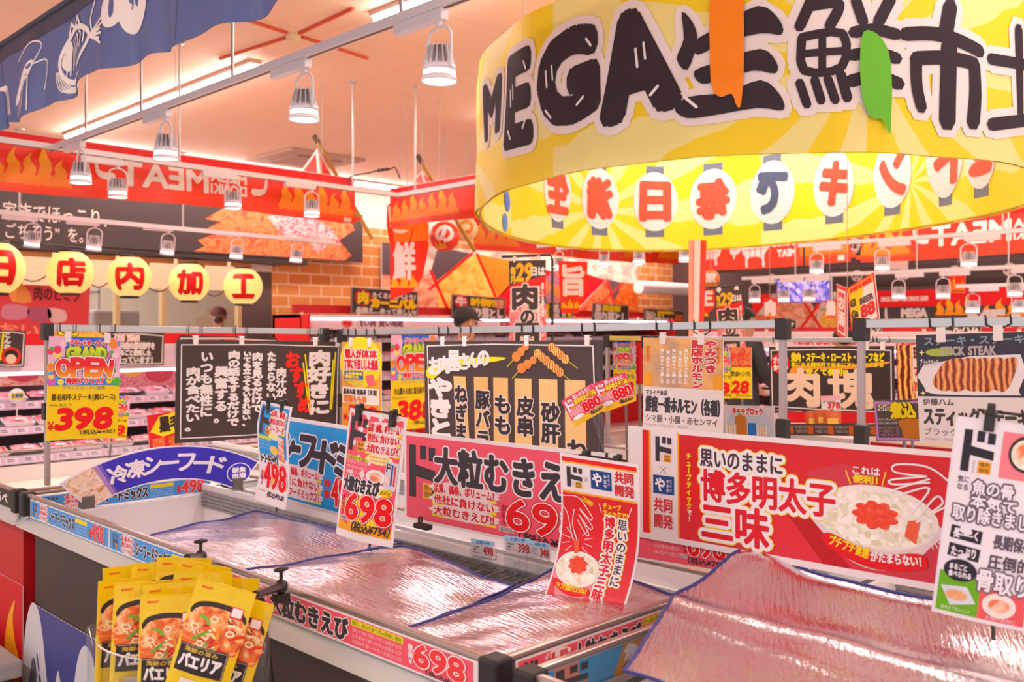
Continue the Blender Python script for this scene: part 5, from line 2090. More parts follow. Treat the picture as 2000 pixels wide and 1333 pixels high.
hung(c, 'hanging_card', 'orange skewer price card at the left end of the rail, above the pink portrait card', 'price card', PX(668, 668, XR), PX(745, 669, XR), PX(661, 832, XR), (-.25, .22), t=.003)

# black skewer board
c = Canvas(347, 225, '#4c3b3a', '#4c3b3a')
c.line([(7, 9), (150, 6), (332, 9)], 2.2, CH, 1)
c.line([(7, 9), (12, 224)], 2.2, CH, 1)
c.line([(332, 9), (335, 120)], 2.2, CH, 1)
c.line([(341, 0), (341, 225)], 1.2, '#5a5068', 1)
c.poly([(5, 68), (10, 50), (50, 38), (120, 30), (175, 30), (150, 38), (60, 50), (30, 66), (20, 72)], '#f0dc10', 2, 4)
for i, ch in enumerate('お肉屋さんの'):
    c.text(ch, 12 + i * 21.5, 32 - i * 2.6 - (8 if i == 2 else 0), 36 + i * 21, 64 - i * 4, CH, bold=1.8, L=3)
c.text('やきとり', 10, 72, 60, 222, CH, vert=True, bold=3.2, L=2)
wood = gradient('pale_wood', [(0, '#e8b468'), (.3, '#efc07a'), (.6, '#e6b064'), (1, '#efc27e')], 0)
for (x0, x1, x2, x3), tx, y0 in (((66, 92, 74, 102), 'ねぎま', 84), ((110, 139, 112, 140), '豚バラ', 92), ((150, 179, 150, 180), 'もも', 98), ((192, 224, 192, 224), '皮串', 98), ((238, 271, 238, 272), '砂肝', 106), ((284, 319, 284, 320), 'ねぎ', 166)):
    c.poly([(x0 - 2, 64), (x1 + 2, 64), (x3 + 2, 225), (x2 - 2, 225)], '#5e4634', 1)
    c.poly([(x0, 66), (x1, 66), (x3, 225), (x2, 225)], wood, 2)
    c.text(tx, x0 + 4, y0, x1 + 3, y0 + len(tx) * 33 + 2, '#3a2c30', vert=True, bold=1.6, out=[('#f0dcd4', 1.6)], L=3)
for (cx, cy), dx, dy in (((196, 28), 9, -9), ((206, 48), 11, -7)):
    c.line([(cx - 18, cy + 18), (cx, cy)], 1.6, '#d8c020', 2)
    for k in range(3):
        c.ell(cx + dx * k, cy + dy * k, 8.5 - k, 9 - k, food('printed_meatball', [(0, '#d86a1c'), (1, '#f59a40')], 9), 3 + k)
for (x, y) in ((236, 22), (252, 34), (262, 12)):
    for k in range(4):
        c.ell(x + k * 8, y + k * 6.5, 7, 8, food('printed_skewer', [(0, '#c83a1c'), (.5, '#f0a030'), (1, '#f8d878')], 18, 'wave'), 3 + k * .5)
    c.line([(x + 30, y + 24), (x + 44, y + 34)], 1.4, '#d8c020', 2)
hung(c, 'hanging_board', 'black skewer menu board with pale wooden strips on the middle rail', 'sign board', PX(830, 667, XR), PX(1177, 665, XR), PX(834, 893, XR), (-.38, -.24, .12, .43), t=.006)

# offal card
c = Canvas(158, 182, '#eadcd8')
c.rect(0, 0, 158, 94, food('printed_offal', [(0, '#8a6a6a'), (.4, '#c89a7a'), (.6, '#f0b060'), (1, '#f8dcb0')], 3, 'noise', 3, .4, .6), 1)
c.text('や・み・つ・き|開店ホルモン'.replace('・', ''), 98, 4, 146, 92, '#d83038', vert=True, bold=1.0, out=[('#f8e8e4', 1.2)], L=2)
for k in range(5):
    c.text('旨い肉をもっと楽しむ', 36 + k * 12, 20 + k % 2 * 4, 44 + k * 12, 86, '#f6ece6', vert=True, bold=.3, L=2)
for x in (6, 144):
    c.rect(x, 14, x + 9, 46, '#f08a3a', 2)
    c.text('ホルモン', x + 2, 16, x + 7, 44, '#5a2a18', vert=True, L=3)
    c.rect(x - 4, 66, x + 14, 92, '#f0a020', 2)
c.text('マルイチ食品', 6, 100, 50, 109, '#4a4048', bold=.3, L=1)
c.text('鮮度一番ホルモン（各種）', 6, 112, 152, 142, '#3c3840', bold=1.1, L=1)
c.text('シマ腸・小腸・赤センマイ', 6, 147, 148, 161, '#5a5056', bold=.2, L=1)
c.text('200g入/100g当り 382円', 5, 164, 90, 170, '#a89a98', L=1)
hung(c, 'hanging_card', 'pale offal card with a photo and orange labels, left of the right-hand post', 'price card', PX(1257, 660, XR), PX(1413, 662, XR), PX(1254, 843, XR), (-.24, .24), t=.003)

# stick steak card, close and blurred
c = Canvas(230, 205, '#e6d8d4')
c.rect(0, 0, 230, 118, '#3c3844', 1)
c.poly([(14, 58), (206, 40), (200, 106), (190, 114), (40, 114), (14, 100)], '#eadedc', 2, 2)
grill = food('printed_steak_strips', [(0, '#7a2a10'), (.45, '#c85a24'), (.6, '#e0803a'), (1, '#f0a868')], 5, 'wave', 3, .4, .5)
for k in range(5):
    c.poly([(32 + k * 28, 92 + k % 2 * 6), (60 + k * 28, 52), (96 + k * 26, 48), (86 + k * 26, 84), (60 + k * 28, 108)], grill, 3 + k * .4, 4)
c.ell(50, 34, 30, 8, '#a8b848', 3)
c.text('ステーキ・ステーキ', 18, 5, 214, 20, '#8a9aa0', bold=.6, L=3)
c.text('STICK STEAK', 52, 24, 160, 40, '#b8a8a0', bold=1.0, L=4)
c.text('ブラックペッパー', 8, 46, 52, 60, '#d8d0d0', bold=.3, L=6)
c.star(12, 34, 6, 6, 4, .4, '#e8d898', 4)
c.star(12, 112, 6, 6, 4, .4, '#e8d898', 4)
c.text('伊藤ハム', 10, 122, 74, 135, '#6a5c60', bold=.4, L=1)
c.text('スティックステーキ', 12, 140, 216, 172, '#4a4044', bold=1.6, L=1)
c.text('ブラックペッパー', 12, 178, 150, 192, '#8a7c7c', bold=.3, L=1)
c.text('200g入 100g当り', 12, 196, 90, 202, '#b0a2a0', L=1)
hung(c, 'hanging_card', 'large blurred stick steak card hanging at the right edge', 'price card', PX(1789, 655, XR), PX(2018, 648, XR), PX(1785, 862, XR), (-.27, .22), t=.003)

# meat chunk board on the rear rail
c = Canvas(245, 122, '#3f302f', '#3f302f')
chalk_border(c, 245, 122, 5)
c.ell(24, 32, 20, 20, '#d81c24', 2)
c.text('ガッツリ\n食べたい', 10, 20, 40, 46, CH, bold=.7, L=3)
c.poly([(44, 46), (60, 36), (120, 38), (228, 28), (232, 32), (190, 40), (150, 42), (80, 44), (64, 58), (46, 56)], '#f09a28', 2, 3)
c.text('焼肉・ステーキ・ロースト・ビーフなど', 48, 12, 228, 28, '#f2d810', bold=.9, L=3)
c.text('家にある調味料で自由にアレンジできる', 48, 30, 226, 38, '#f2d810', bold=.4, L=3)
c.text('安くて便利!!!', 78, 42, 160, 54, '#f2d810', bold=.9, L=3)
c.text('肉', 28, 44, 102, 112, '#f0cdb0', bold=3.4, L=3)
c.text('塊', 122, 44, 206, 112, '#f0cdb0', bold=3.0, L=3)
hung(c, 'hanging_board', 'black meat chunk board with huge cream characters on the thin rear rail', 'sign board', PX(1502, 678, 4.135), PX(1746, 676, 4.135), PX(1504, 800, 4.135), (-.42, .3, .42), t=.006)

# stew sign and block sign on the third freezer
c = Canvas(120, 78, '#5a4c48')
c.line([(4, 4), (60, 6), (116, 4), (116, 74), (4, 74)], 5, '#c88ad0', 1, closed=True)
c.rect(8, 8, 36, 20, '#f0e0c0', 2)
c.text('トロトロ', 9, 9, 35, 19, KX, bold=.5, L=3)
c.text('煮込', 38, 5, 92, 34, '#f7dc10', bold=2.0, out=[('#3a2c20', 1.2)], L=3)
fine(c, 2, 8, 34, 50, 48, '#f0e4e0', 2, 'ほろほろに煮込んだお肉')
fine(c, 3, 8, 50, 52, 70, '#f0a8c8', 2, 'カレーにシチューに')
c.poly([(52, 40), (84, 34), (112, 44), (112, 72), (64, 72), (60, 56)], '#c8781c', 2, 2)
stake(sign(c, 'small_board', 'purple edged stew sign beside the stick steak card', 'sign', PX(1706, 783, 3.4), PX(1812, 780, 3.4), PX(1705, 862, 3.4), t=.004))
c = Canvas(100, 64, '#d8d0d0')
c.ell(50, 40, 46, 40, '#c2cad6', 1)
c.text('牛モモブロック', 18, 4, 78, 16, '#e0402c', bold=.8, out=[('#f8f0f0', 1.2)], L=2)
c.rect(22, 22, 46, 64, '#c8782c', 2)
c.ell(34, 24, 12, 8, '#c8782c', 2.5)
for x in (4, 66):
    c.rect(x, 34, x + 20, 52, '#f0dcc4', 3)
    for k in range(3):
        c.line([(x + 5 + k * 5, 34), (x + 5 + k * 5, 52)], .8, '#8a6a50', 4)
c.rect(48, 30, 64, 64, '#2c78c8', 2)
stake(sign(c, 'small_board', 'small beef block sign behind the top edge of the red roe banner', 'sign', PX(1414, 792, 3.45), PX(1512, 794, 3.45), PX(1414, 862, 3.45), t=.004))
c = Canvas(40, 28, PAPER)
c.rect(0, 0, 40, 9, '#f4b0c0', 1)
c.text('378', 14, 14, 38, 26, '#e0202c', bold=.8, L=2)
c.text('黒毛和牛', 4, 10, 30, 14, '#5a5050', L=2)
stake(sign(c, 'price_tag', 'small pink topped tag 378 before the black meat chunk board', 'price tag', PX(1603, 774, 3.9), PX(1641, 773, 3.9), PX(1603, 800, 3.9), t=.002))
skp = food('printed_stew', [(0, '#7a1c10'), (.5, '#d8601c'), (1, '#f8c048')], 14, 'noise', 4, .3, 1)
for i, (px, py) in enumerate(((1590, 850), (1608, 848), (1626, 850))):
    p = PX(px, py, 3.62)
    t = thing('meat_pouch', ('brown pouch under the 378 tag, leftmost of three', 'brown pouch under the 378 tag, middle of three', 'brown pouch under the 378 tag, rightmost of three')[i], 'pouch', p, -math.pi / 4 - .2, 'brown pouches on the third freezer')
    t.scale = (.95, 1, .76)
    mb = MB().grid(lambda u, v: ((u - .5) * .07, -.012 * math.sin(math.pi * u) * math.sin(math.pi * v), v * .13), 8, 8, skp)
    mb.grid(lambda u, v: ((.5 - u) * .07, .012 * math.sin(math.pi * u) * math.sin(math.pi * v), v * .13), 8, 8, M('#7a4a2c', .35))
    mb.build('bag', t)
    MB().box(-.022, -.014, .06, .022, -.011, .09, M('#f0c040', .4)).build('label_patch', t)
rs = thing('display_riser', 'pale riser under the brown pouches on the third freezer', 'riser', (3.62, PX(1608, 840, 3.62).y, .945))
MB().box(-.06, -.17, 0, .06, .17, PX(1608, 849, 3.62).z - .945, M('#d8c8c0', .5)).build('block', rs, .004)
c = Canvas(500, 60, '#5a4844')
for k in range(5):
    fine(c, 2, 10 + k * 100, 8, 70 + k * 100, 52, '#eadcd4', 1, '食べるほどにうまい')
    c.rect(72 + k * 100, 8, 100 + k * 100, 52, skp, 1)
sign(c, 'price_strip', 'dark written strip below the black meat chunk board', 'price strip', PX(1512, 828, 3.56), PX(1712, 829, 3.56), PX(1512, 850, 3.56), t=.002)
c = Canvas(300, 30, '#d8141c')
sign(c, 'price_strip', 'plain red strip under the black meat chunk board', 'price strip', PX(1536, 806, 4.1), PX(1745, 806, 4.1), PX(1536, 826, 4.1), t=.002)

# large blurred white fish card, nearest of all
c = Canvas(212, 400, '#ece2e8')
c.rect(4, 4, 208, 396, '#f0e6ec', 1)
do_mark(c, 24, 24, 72, 84, 2, '#2c2430')
c.rect(112, 18, 200, 110, '#f2828c', 2)
c.ell(168, 58, 40, 36, '#3a2c2c', 3)
c.ell(168, 58, 34, 30, rice, 4)
c.ell(168, 54, 24, 18, shrimp, 5)
c.text('気に\nなる', 22, 118, 48, 146, '#6a5a68', bold=.4, L=2)
for tx, x0, y0, x1, y1 in (('魚の骨', 58, 122, 150, 150), ('本気て', 58, 152, 160, 176), ('取り除きました', 20, 176, 220, 206)):
    c.text(tx, x0, y0, x1, y1, '#f0e6ec', bold=1.0, out=[('#6a5a68', 3.6)], L=3)
for y, tx in ((218, '長——く'), (254, 'たっぷり')):
    c.poly([(22, y), (94, y + 4), (92, y + 30), (20, y + 26)], '#2c2430', 2)
    c.text(tx, 28, y + 6, 84, y + 24, '#f0e6ec', bold=.8, L=3)
c.text('長期保存', 120, 222, 208, 250, '#5a4c58', bold=1.0, L=2)
c.text('圧倒的', 114, 262, 208, 290, '#5a4c58', bold=1.0, L=2)
c.ell(54, 306, 38, 22, '#2c2430', 4)
c.text('まるごと\n食べられる', 28, 294, 80, 320, '#f0e6ec', bold=.6, L=5)
c.text('骨取り', 94, 296, 208, 336, '#f0e6ec', bold=1.4, out=[('#6a5a68', 3.2)], L=3)
c.rect(8, 312, 104, 392, '#6cb010', 2)
c.rect(104, 332, 208, 392, '#ec5a60', 2)
c.poly([(14, 342), (74, 336), (98, 366), (40, 378)], '#d8d8e4', 3)
c.ell(52, 356, 26, 10, food('printed_grilled_fish', [(0, '#c06a2a'), (.5, '#f0b078'), (1, '#f8dcc0')], 10), 4)
c.ell(150, 360, 38, 24, '#f3e4dc', 3)
c.ell(150, 360, 24, 13, shrimp, 4)
c.text('塩焼きでおいしい', 20, 380, 86, 388, '#e8f0d0', L=3)
c.text('お鍋の具材に', 124, 382, 190, 390, '#f8dce0', L=3)
o = sign(c, 'price_card', 'close blurred white boneless fish card at the lower right', 'price card', P(1868, 812, 1.56), P(2052, 838, 1.50), P(1822, 1196, 1.56), t=.002, nx=6, ny=10, fn=bow(.4), maxlen=.05)
clip_bar(o, .155, .33, (-.12, .35))
wire_stand('card_stand', 'wire stand holding the close white fish card', P(1940, 1250, 1.55), P(1940, 830, 1.55), ())

# loose signs further back on the left
t = sign(open_card(140, 215, '大山鶏もも肉と黒毛和牛ステーキ', '388', '419'), 'hanging_card', 'second yellow grand open card, behind the orange skewer card', 'price card', PY(764, 655, 4.9), PY(855, 655, 4.9), PY(764, 842, 4.9), t=.003)
m, w, h = frame(PY(764, 655, 4.9), PY(855, 655, 4.9), PY(764, 842, 4.9))
MB().tube([(0, .008, -m.translation.z), (0, .008, h)], .008, M('#8a8480', .4, .6)).build('pole', t)
t = sign(open_card(140, 215, '厚切り豚ステーキ', '98', '106'), 'hanging_card', 'small grand open card behind the lower right of the 398 card', 'price card', PY(200, 770, 5.3), PY(255, 773, 5.3), PY(200, 856, 5.3), t=.003)
m, w, h = frame(PY(200, 770, 5.3), PY(255, 773, 5.3), PY(200, 856, 5.3))
MB().tube([(0, .008, -m.translation.z), (0, .008, h)], .006, M('#8a8480', .4, .6)).build('pole', t)
stake(sign(open_card(140, 215, '国産鶏もも', '98', '106'), 'hanging_card', 'grand open card seen left of the offal card', 'price card', PX(1197, 668, 3.64), PX(1240, 667, 3.64), PX(1197, 780, 3.64), t=.003))
c = Canvas(60, 76, '#d8202c')
c.poly([(4, 36), (22, 6), (60, 0), (60, 44), (26, 50)], '#f7dc10', 1)
c.text('黒毛', 22, 8, 60, 40, '#3a2a20', bold=1.6, L=2)
c.rect(6, 52, 28, 76, steak, 2)
c.rect(36, 52, 58, 76, skp, 2)
t = sign(c, 'small_board', 'tilted red and yellow black wagyu sign left of the meat lovers board', 'sign', PY(286, 812, 4.7), PY(350, 802, 4.7), PY(282, 884, 4.7), t=.003)
stake(t)
c = Canvas(44, 60, '#7a5a20')
c.rect(0, 0, 44, 60, RED, 1)
c.text('おすすめ', 4, 4, 14, 56, '#f4e8e4', vert=True, bold=.6, L=2)
stake(sign(c, 'small_board', 'narrow red slanted sign beside the yellow grand open card near the offal card', 'sign', PX(1238, 668, 3.66), PX(1256, 668, 3.66), PX(1240, 750, 3.66), t=.003))
# side cards right of the offal card
c = open_card(140, 215, '牛バラ', '3', '40')
stake(sign(c, 'hanging_card', 'narrow strip of a grand open card at the right edge of the offal card', 'price card', PX(1396, 676, 4.3), PX(1428, 676, 4.3), PX(1396, 778, 4.3), t=.003))
c = Canvas(60, 140, '#f7d20a')
c.rect(0, 0, 60, 52, steak, 1)
c.text('牛カルビ', 4, 16, 54, 38, '#e83a28', bold=1, L=2)
c.rect(0, 50, 60, 54, RED, 2)
c.text('切り(肩ロース・バラ)', 2, 66, 56, 82, '#4a3a20', bold=.3, L=2)
c.text('28', 2, 94, 48, 124, '#ec0c10', bold=2.4, slant=.15, L=2)
c.text('税込139', 14, 128, 56, 135, '#8a3a20', L=2)
stake(sign(c, 'hanging_card', 'yellow sliced beef card priced 28 beside the dark coat sleeve', 'price card', PX(1427, 678, 4.3), PX(1468, 678, 4.3), PX(1427, 778, 4.3), t=.003))
c = Canvas(60, 130, food('printed_burger', [(0, '#4a1410'), (.4, '#a83018'), (.6, '#f0902c'), (1, '#f8c860')], 3, 'wave', 3, .4, .5))
c.rect(38, 0, 60, 130, '#f0dcc8', 1)
c.text('7', 42, 50, 56, 66, '#e0202c', bold=1.4, L=2)
c.text('鉄板焼', 40, 4, 58, 30, '#7a2a18', bold=.6, vert=True, L=2)
c.text('旨い', 40, 80, 58, 120, '#e0702c', bold=1, vert=True, L=2)
stake(sign(c, 'hanging_card', 'dark red meat poster strip left of the stick steak card', 'price card', PX(1750, 675, 4.0), PX(1800, 674, 4.0), PX(1750, 790, 4.0), t=.003))
# ---------------------------------------------------------------- big food mural on the brick wall
chick = food('printed_fried_chicken', [(0, '#c8701c'), (.35, '#f2a030'), (.55, '#ffca50'), (1, '#fff0a8')], 9, 'noise', 6, .5, 1.0)
cutlet = food('printed_cutlet', [(0, '#8a3a2a'), (.4, '#e0805a'), (.6, '#f2b890'), (1, '#f8e0c8')], 6, 'noise', 5, .5, 1.4)
plate = food('printed_plate', [(0, '#7a5a6a'), (.4, '#b8a090'), (.6, '#e8d8c0'), (1, '#f8f0e0')], 4, 'noise', 4, .5, 1.0)
c = Canvas(500, 136, '#f05a1c')
DK = '#5c4e52'
c.rect(0, 0, 500, 136, plate, 1)
c.rect(0, 60, 92, 136, cutlet, 2)
c.poly([(0, 0), (60, 0), (30, 60), (0, 60)], DK, 3)
c.poly([(88, 0), (146, 8), (84, 68), (76, 50)], DK, 3)
c.poly([(150, 10), (160, 10), (206, 136), (92, 136), (84, 72)], chick, 3)
c.poly([(155, 8), (252, 22), (240, 44), (194, 96)], '#f5861c', 4)
c.poly([(252, 22), (300, 34), (240, 112), (200, 130), (192, 96)], RED, 4)
c.poly([(300, 34), (360, 24), (360, 136), (210, 136), (240, 112)], food('printed_rice_bowl', [(0, '#4a6a2a'), (.4, '#c87a3a'), (.6, '#8a5a7a'), (1, '#f2d8b8')], 5, 'noise', 5, .4, 1.2), 3)
c.poly([(360, 30), (420, 46), (350, 120), (340, 136), (330, 60)], RED, 5)
c.poly([(424, 44), (462, 50), (438, 102)], DK, 5)
c.poly([(424, 44), (438, 102), (400, 136), (340, 136)], steak, 4)
c.poly([(462, 50), (500, 50), (500, 136), (400, 136), (438, 102)], skp, 4)
for a, b, w in (((146, 8), (74, 84), 5), ((76, 48), (110, 136), 5), ((155, 8), (206, 136), 5), ((424, 44), (440, 104), 4), ((462, 50), (400, 110), 4)):
    c.line([a, b], w, '#ec1c12', 6)
tl, tr, bl = PY(745, 474, WL - .05), PY(1245, 508, WL - .05), PY(745, 617, WL - .05)
tr.z = tl.z
sign(c, 'food_mural', 'wide printed mural of fried chicken and beef in slanted panels on the brick wall', 'mural', tl, tr, bl, t=.02)


# ---------------------------------------------------------------- chilled cases
def chilled_case(label, L, head, loc, rz, H=1.5, D=.9, hcol='#f6d8e2', banner=None, shelves=(.62, .82, 1.02), strip=None, endcol=RED, lit=2.0, tube=-.17):
    t = thing('chilled_case', label, 'chilled case', loc, rz)
    w = M('#efe0e0', .4)
    MB().box(0, .06, 0, L, D, .46, M('#d8141c', .4)).build('base', t)
    MB().box(0, 0, .44, L, .10, .60, M('#efdccb', .4)).build('bumper', t, .01)
    MB().box(0, D - .06, .46, L, D, H, M('#6a5258', .5)).build('back_panel', t)
    for x in (0, L - .03):
        MB().box(x, .10, .44, x + .03, D, H + .02, M(endcol, .4)).build('end_panel', t)
    for k, z in enumerate(shelves):
        y0 = .08 + .14 * k
        MB().box(.03, y0, z - .02, L - .03, D - .06, z, w).build('shelf', t)
        c = Canvas(L * 100, 6, '#e4c4dc')
        x = 4
        while x < L * 100 - 12:
            c.rect(x, 1, x + 8, 5, '#f4e4ec', 1)
            c.rect(x + 1, 1.8, x + 5, 2.5, '#6a5a78', 2)
            c.rect(x + 1, 3.2, x + 6, 3.9, '#8a7a98', 2)
            x += 11
        o = c.build('price_rail', L - .06, .055, t, t=.004, eps=.001)
        o.location = (L / 2, y0 - .004, z - .05)
    if strip:
        o = strip.build('shelf_banner', L - .06, .13, t, t=.003, eps=.001)
        o.location = (L / 2, -.004, .455)
    c = head
    o = c.build('header', L, .16, t, t=.02, eps=.001)
    o.location = (L / 2, .26, H - .16)
    MB().box(0, .27, H - .02, L, D, H + .02, w).build('canopy', t)
    MB().tube([(.05, .25 if tube > -.1 else .32, H + tube), (L - .05, .25 if tube > -.1 else .32, H + tube)], .013, M('#ffe4fb', .4, emit=lit * 2.2), 8).build('lamp_tube', t)
    n = max(2, int(L / .75))
    for k in range(n + 1):
        x = .02 + (L - .04) * k / n
        MB().box(x - .012, .24, H - .16, x + .012, .275, H + .045, M('#f0dcc8', .4)).build('bracket', t)
    if banner:
        z0, z1, m = banner
        MB().box(0, .40, H + z0, L, .46, H + z1, m).build('top_rail', t)
    return t


heada = Canvas(290, 16, '#f6d6e4')
stp = Canvas(280, 13, '#3c2e2a')
for k in range(7):
    x = k * 40
    stp.text('食べくらべ焼肉', x + 1, 1.5, x + 17, 6, '#f09a38', bold=.3, L=1)
    stp.text('お肉をもっと!', x + 1, 7.5, x + 17, 11.5, '#f0e4dc', bold=.2, L=1)
    stp.rect(x + 19, .5, x + 38, 12.5, raw if k % 2 else cutlet, 1)
LA = (1.0, 6.65, 0)
chilled_case('low chilled meat case at the left under the butchery window', 2.95, heada, LA, 0, 1.37, .85, banner=(.02, .10, M(RED, .4)), shelves=(.66, .84, 1.0), strip=stp, lit=2.4)
headb = Canvas(540, 16, '#f6d4dc')
headb.ell(48, 8, 6, 6, '#f26a6a', 1)
headb.ell(46, 8, 2, 2.4, '#d8242c', 2)
headb.ell(50, 9, 2, 2.4, '#d8242c', 2)
headb.text('良い肉　買い地蔵', 60, 4, 112, 12.5, '#8a5a6a', bold=.5, L=1)
headb.text('新鮮な肉を毎日', 240, 4, 300, 12.5, '#c8506a', bold=.4, L=1)
chilled_case('pink lit chilled case under the fried chicken mural, with a red end', 7.4, headb, (6.2, 9.5, 0), 0, 1.66, .9, banner=(.04, .14, M(DRED, .4)), shelves=(.66, .90, 1.14, 1.38), lit=2.2, tube=-.03)
headc = Canvas(700, 16, '#f6d4dc')
for k in range(7):
    headc.text('MEGA DONKI MEAT', 10 + k * 100, 5, 80 + k * 100, 11, '#ec3a3a', bold=.5, L=1)
chilled_case('long pink lit chilled case at the right behind the meat chunk board', 7.4, headc, (8.7, 6.0, 0), -math.pi / 2, 1.46, .9, banner=(.0, .06, M(DRED, .4)), shelves=(.64, .86, 1.08, 1.26), lit=2.6)

# meat posters leaning on the back of the left case
for k, (px, m_, lab) in enumerate(((20, shrimp, 'meat picture panel at the far left in the low chilled case'), (290, raw, 'raw beef picture panel right of the 398 card'))):
    c = Canvas(120, 50, m_)
    c.ell(30, 20, 18, 12, '#f2c050', 1)
    c.ell(80, 28, 26, 16, '#d84a5a', 1)
    p = PY(px, 755, 7.30)
    q = c.build('picture_panel', .52, .22, None, t=.006)
    q.location = p
    props(q, lab, 'picture panel')

# ---------------------------------------------------------------- meat trays
meats = [food('raw_meat_red', [(0, '#c8283c'), (.45, '#e85a6a'), (.6, '#f8b0b4'), (1, '#ffe0dc')], 5, 'noise', 4, .35, 1.0, 'Generated'),
         food('raw_meat_pink', [(0, '#e0607a'), (.45, '#f490a0'), (.6, '#fcc8c8'), (1, '#fff0ec')], 5, 'noise', 4, .35, 1.0, 'Generated'),
         food('raw_meat_orange', [(0, '#c84a1c'), (.45, '#ee7a3a'), (.6, '#f8b078'), (1, '#ffe0c0')], 6, 'noise', 4, .35, 1.0, 'Generated')]


def tray(m_, dark):
    t = MB()
    tm = M('#3a2e30' if dark else '#f4e6e8', .4)
    a = [(-.085, -.06, 0), (.085, -.06, 0), (.085, .06, 0), (-.085, .06, 0)]
    b = [(-.098, -.072, .026), (.098, -.072, .026), (.098, .072, .026), (-.098, .072, .026)]
    t.hexa(a + b, tm)
    t.grid(lambda u, v: ((u - .5) * .18, (v - .5) * .125, .026 + .022 * (math.sin(math.pi * u) * math.sin(math.pi * v)) ** .6 + .004 * math.sin(17 * u + 5 * v)), 8, 6, m_)
    t.box(-.03, -.062, .046, .03, -.03, .05, M('#f6ecec', .4))
    o = t.build('meat_tray')
    return o


protos = [tray(meats[0], False), tray(meats[1], False), tray(meats[2], True), tray(meats[0], True), tray(meats[1], True)]
used = set()
rnd = random.Random(11)


def fill(case_loc, rz, L, shelves, group, label, every=.215, kinds=(0, 1, 2, 3, 4), vis=None):
    ca, sa = math.cos(rz), math.sin(rz)
    for k, z in enumerate(shelves):
        y0 = .08 + .14 * k
        x = .16
        while x < L - .12:
            lx, ly = x + rnd.uniform(-.008, .008), y0 + .095
            wx, wy = case_loc[0] + lx * ca - ly * sa, case_loc[1] + lx * sa + ly * ca
            x += every
            d = (wx + wy) / S2
            px = 1000 + F * (wx - wy) / S2 / d
            py = HY + F * (CZ - z) / d
            if px < -30 or px > 2030 or (vis and not vis(px, py)):
                continue
            i = rnd.choice(kinds)
            o = protos[i]
            if i in used:
                o = o.copy()
                COL.objects.link(o)
            used.add(i)
            o.location = (wx, wy, z + .018)
            o.rotation_euler = (math.radians(13), 0, rz + rnd.uniform(-.06, .06))
            props(o, label, 'meat tray', group)


fill(LA, 0, 2.95, (.66, .84, 1.0), 'meat trays in the left case', 'pink meat tray on the shelves of the low case at the left', .205, (0, 1, 1, 4, 0))
fill((6.2, 9.5, 0), 0, 5.4, (.66, .90, 1.14, 1.38), 'meat trays under the mural', 'small meat tray in the pink lit case below the chicken mural', .215, (0, 1, 1, 3), lambda px, py: px < 1260)
fill((8.7, 6.0, 0), -math.pi / 2, 7.4, (.64, .86, 1.08, 1.26), 'meat trays in the right case', 'small meat tray in the long case behind the meat chunk board', .215, (0, 1, 2, 3, 4), lambda px, py: py < 830 and px < 1800)
for i, o in enumerate(protos):
    if i not in used:
        bpy.data.objects.remove(o)

# price lollipop and hung boards on the left case
t = thing('price_lollipop', 'round yellow and white price sign on a stick in the left case', 'price sign', PY(33, 820, 6.95))
mb = MB().tube([(0, 0, -.02), (0, 0, .13)], .004, M('#f0e4e4', .4), 6)
mb.build('stick', t)
MB().lathe([(0, -.004), (.052, -.004), (.052, .004), (0, .004)], M('#f4ecec', .4), M4=Matrix.Translation((0, 0, .16)) @ Matrix.Rotation(math.pi / 2, 4, 'X')).build('disc', t)
c = Canvas(40, 24, '#f7dc10')
c.text('お買得', 4, 4, 36, 20, '#4a5a9a', bold=.8, L=1)
o = c.build('label_patch', .085, .045, t, t=.002)
o.location = (0, -.008, .14)

YL = 6.86
c = Canvas(54, 76, BB, BB)
chalk_border(c, 54, 76, 3)
c.line([(4, 10), (2, 60)], 4, '#f2dc10', 2)
c.line([(12, 4), (8, 62)], 4, '#f2dc10', 2)
c.text('こんな', 14, 6, 26, 40, CH, vert=True, bold=1, L=2)
c.ell(28, 54, 19, 19, '#e0281c', 3)
c.ell(28, 52, 13, 12, '#2c2420', 4)
c.ell(28, 60, 10, 10, '#f0c8a8', 5)
sign(c, 'hanging_board', 'black board with a red circle at the far left edge', 'sign board', PY(-6, 645, YL), PY(50, 647, YL), PY(-6, 716, YL), t=.006)
c = Canvas(112, 66, BB, BB)
chalk_border(c, 112, 66, 3)
c.text('ONE TEAM', 12, 6, 60, 18, '#f4e4dc', bold=1.2, out=[('#e0343c', .8)], L=2)
c.text('国内産の黒毛和牛を', 16, 20, 92, 34, CH, bold=1, L=2)
c.text('まるごと使用した', 16, 36, 84, 47, CH, bold=1, L=2)
c.text('扱っています！', 16, 49, 88, 62, CH, bold=1, L=2)
sign(c, 'hanging_board', 'black board headed ONE TEAM right of the yellow 398 card', 'sign board', PY(212, 648, YL), PY(321, 651, YL), PY(212, 713, YL), t=.006)
c = Canvas(220, 40, BB, BB)
chalk_border(c, 220, 40, 3)
c.rect(30, 6, 90, 30, raw, 1)
c.rect(96, 4, 180, 26, '#e84a1c', 1)
c.ell(60, 34, 30, 8, '#f2e0d0', 2)
sign(c, 'hanging_board', 'narrow black board peeping above the meat lovers board', 'sign board', PY(350, 655, YL), PY(541, 660, YL), PY(350, 705, YL), t=.006)
c = Canvas(60, 34, '#f6a040')
c.text('BBQ', 6, 4, 26, 16, '#f7dc10', bold=1.2, out=[('#3a2c20', 1)], L=1)
c.rect(26, 4, 58, 30, chick, 1)
sign(c, 'small_board', 'small orange picture card above the yellow 398 card', 'sign', PY(105, 640, YL - .1), PY(208, 642, YL - .1), PY(105, 672, YL - .1), t=.004)

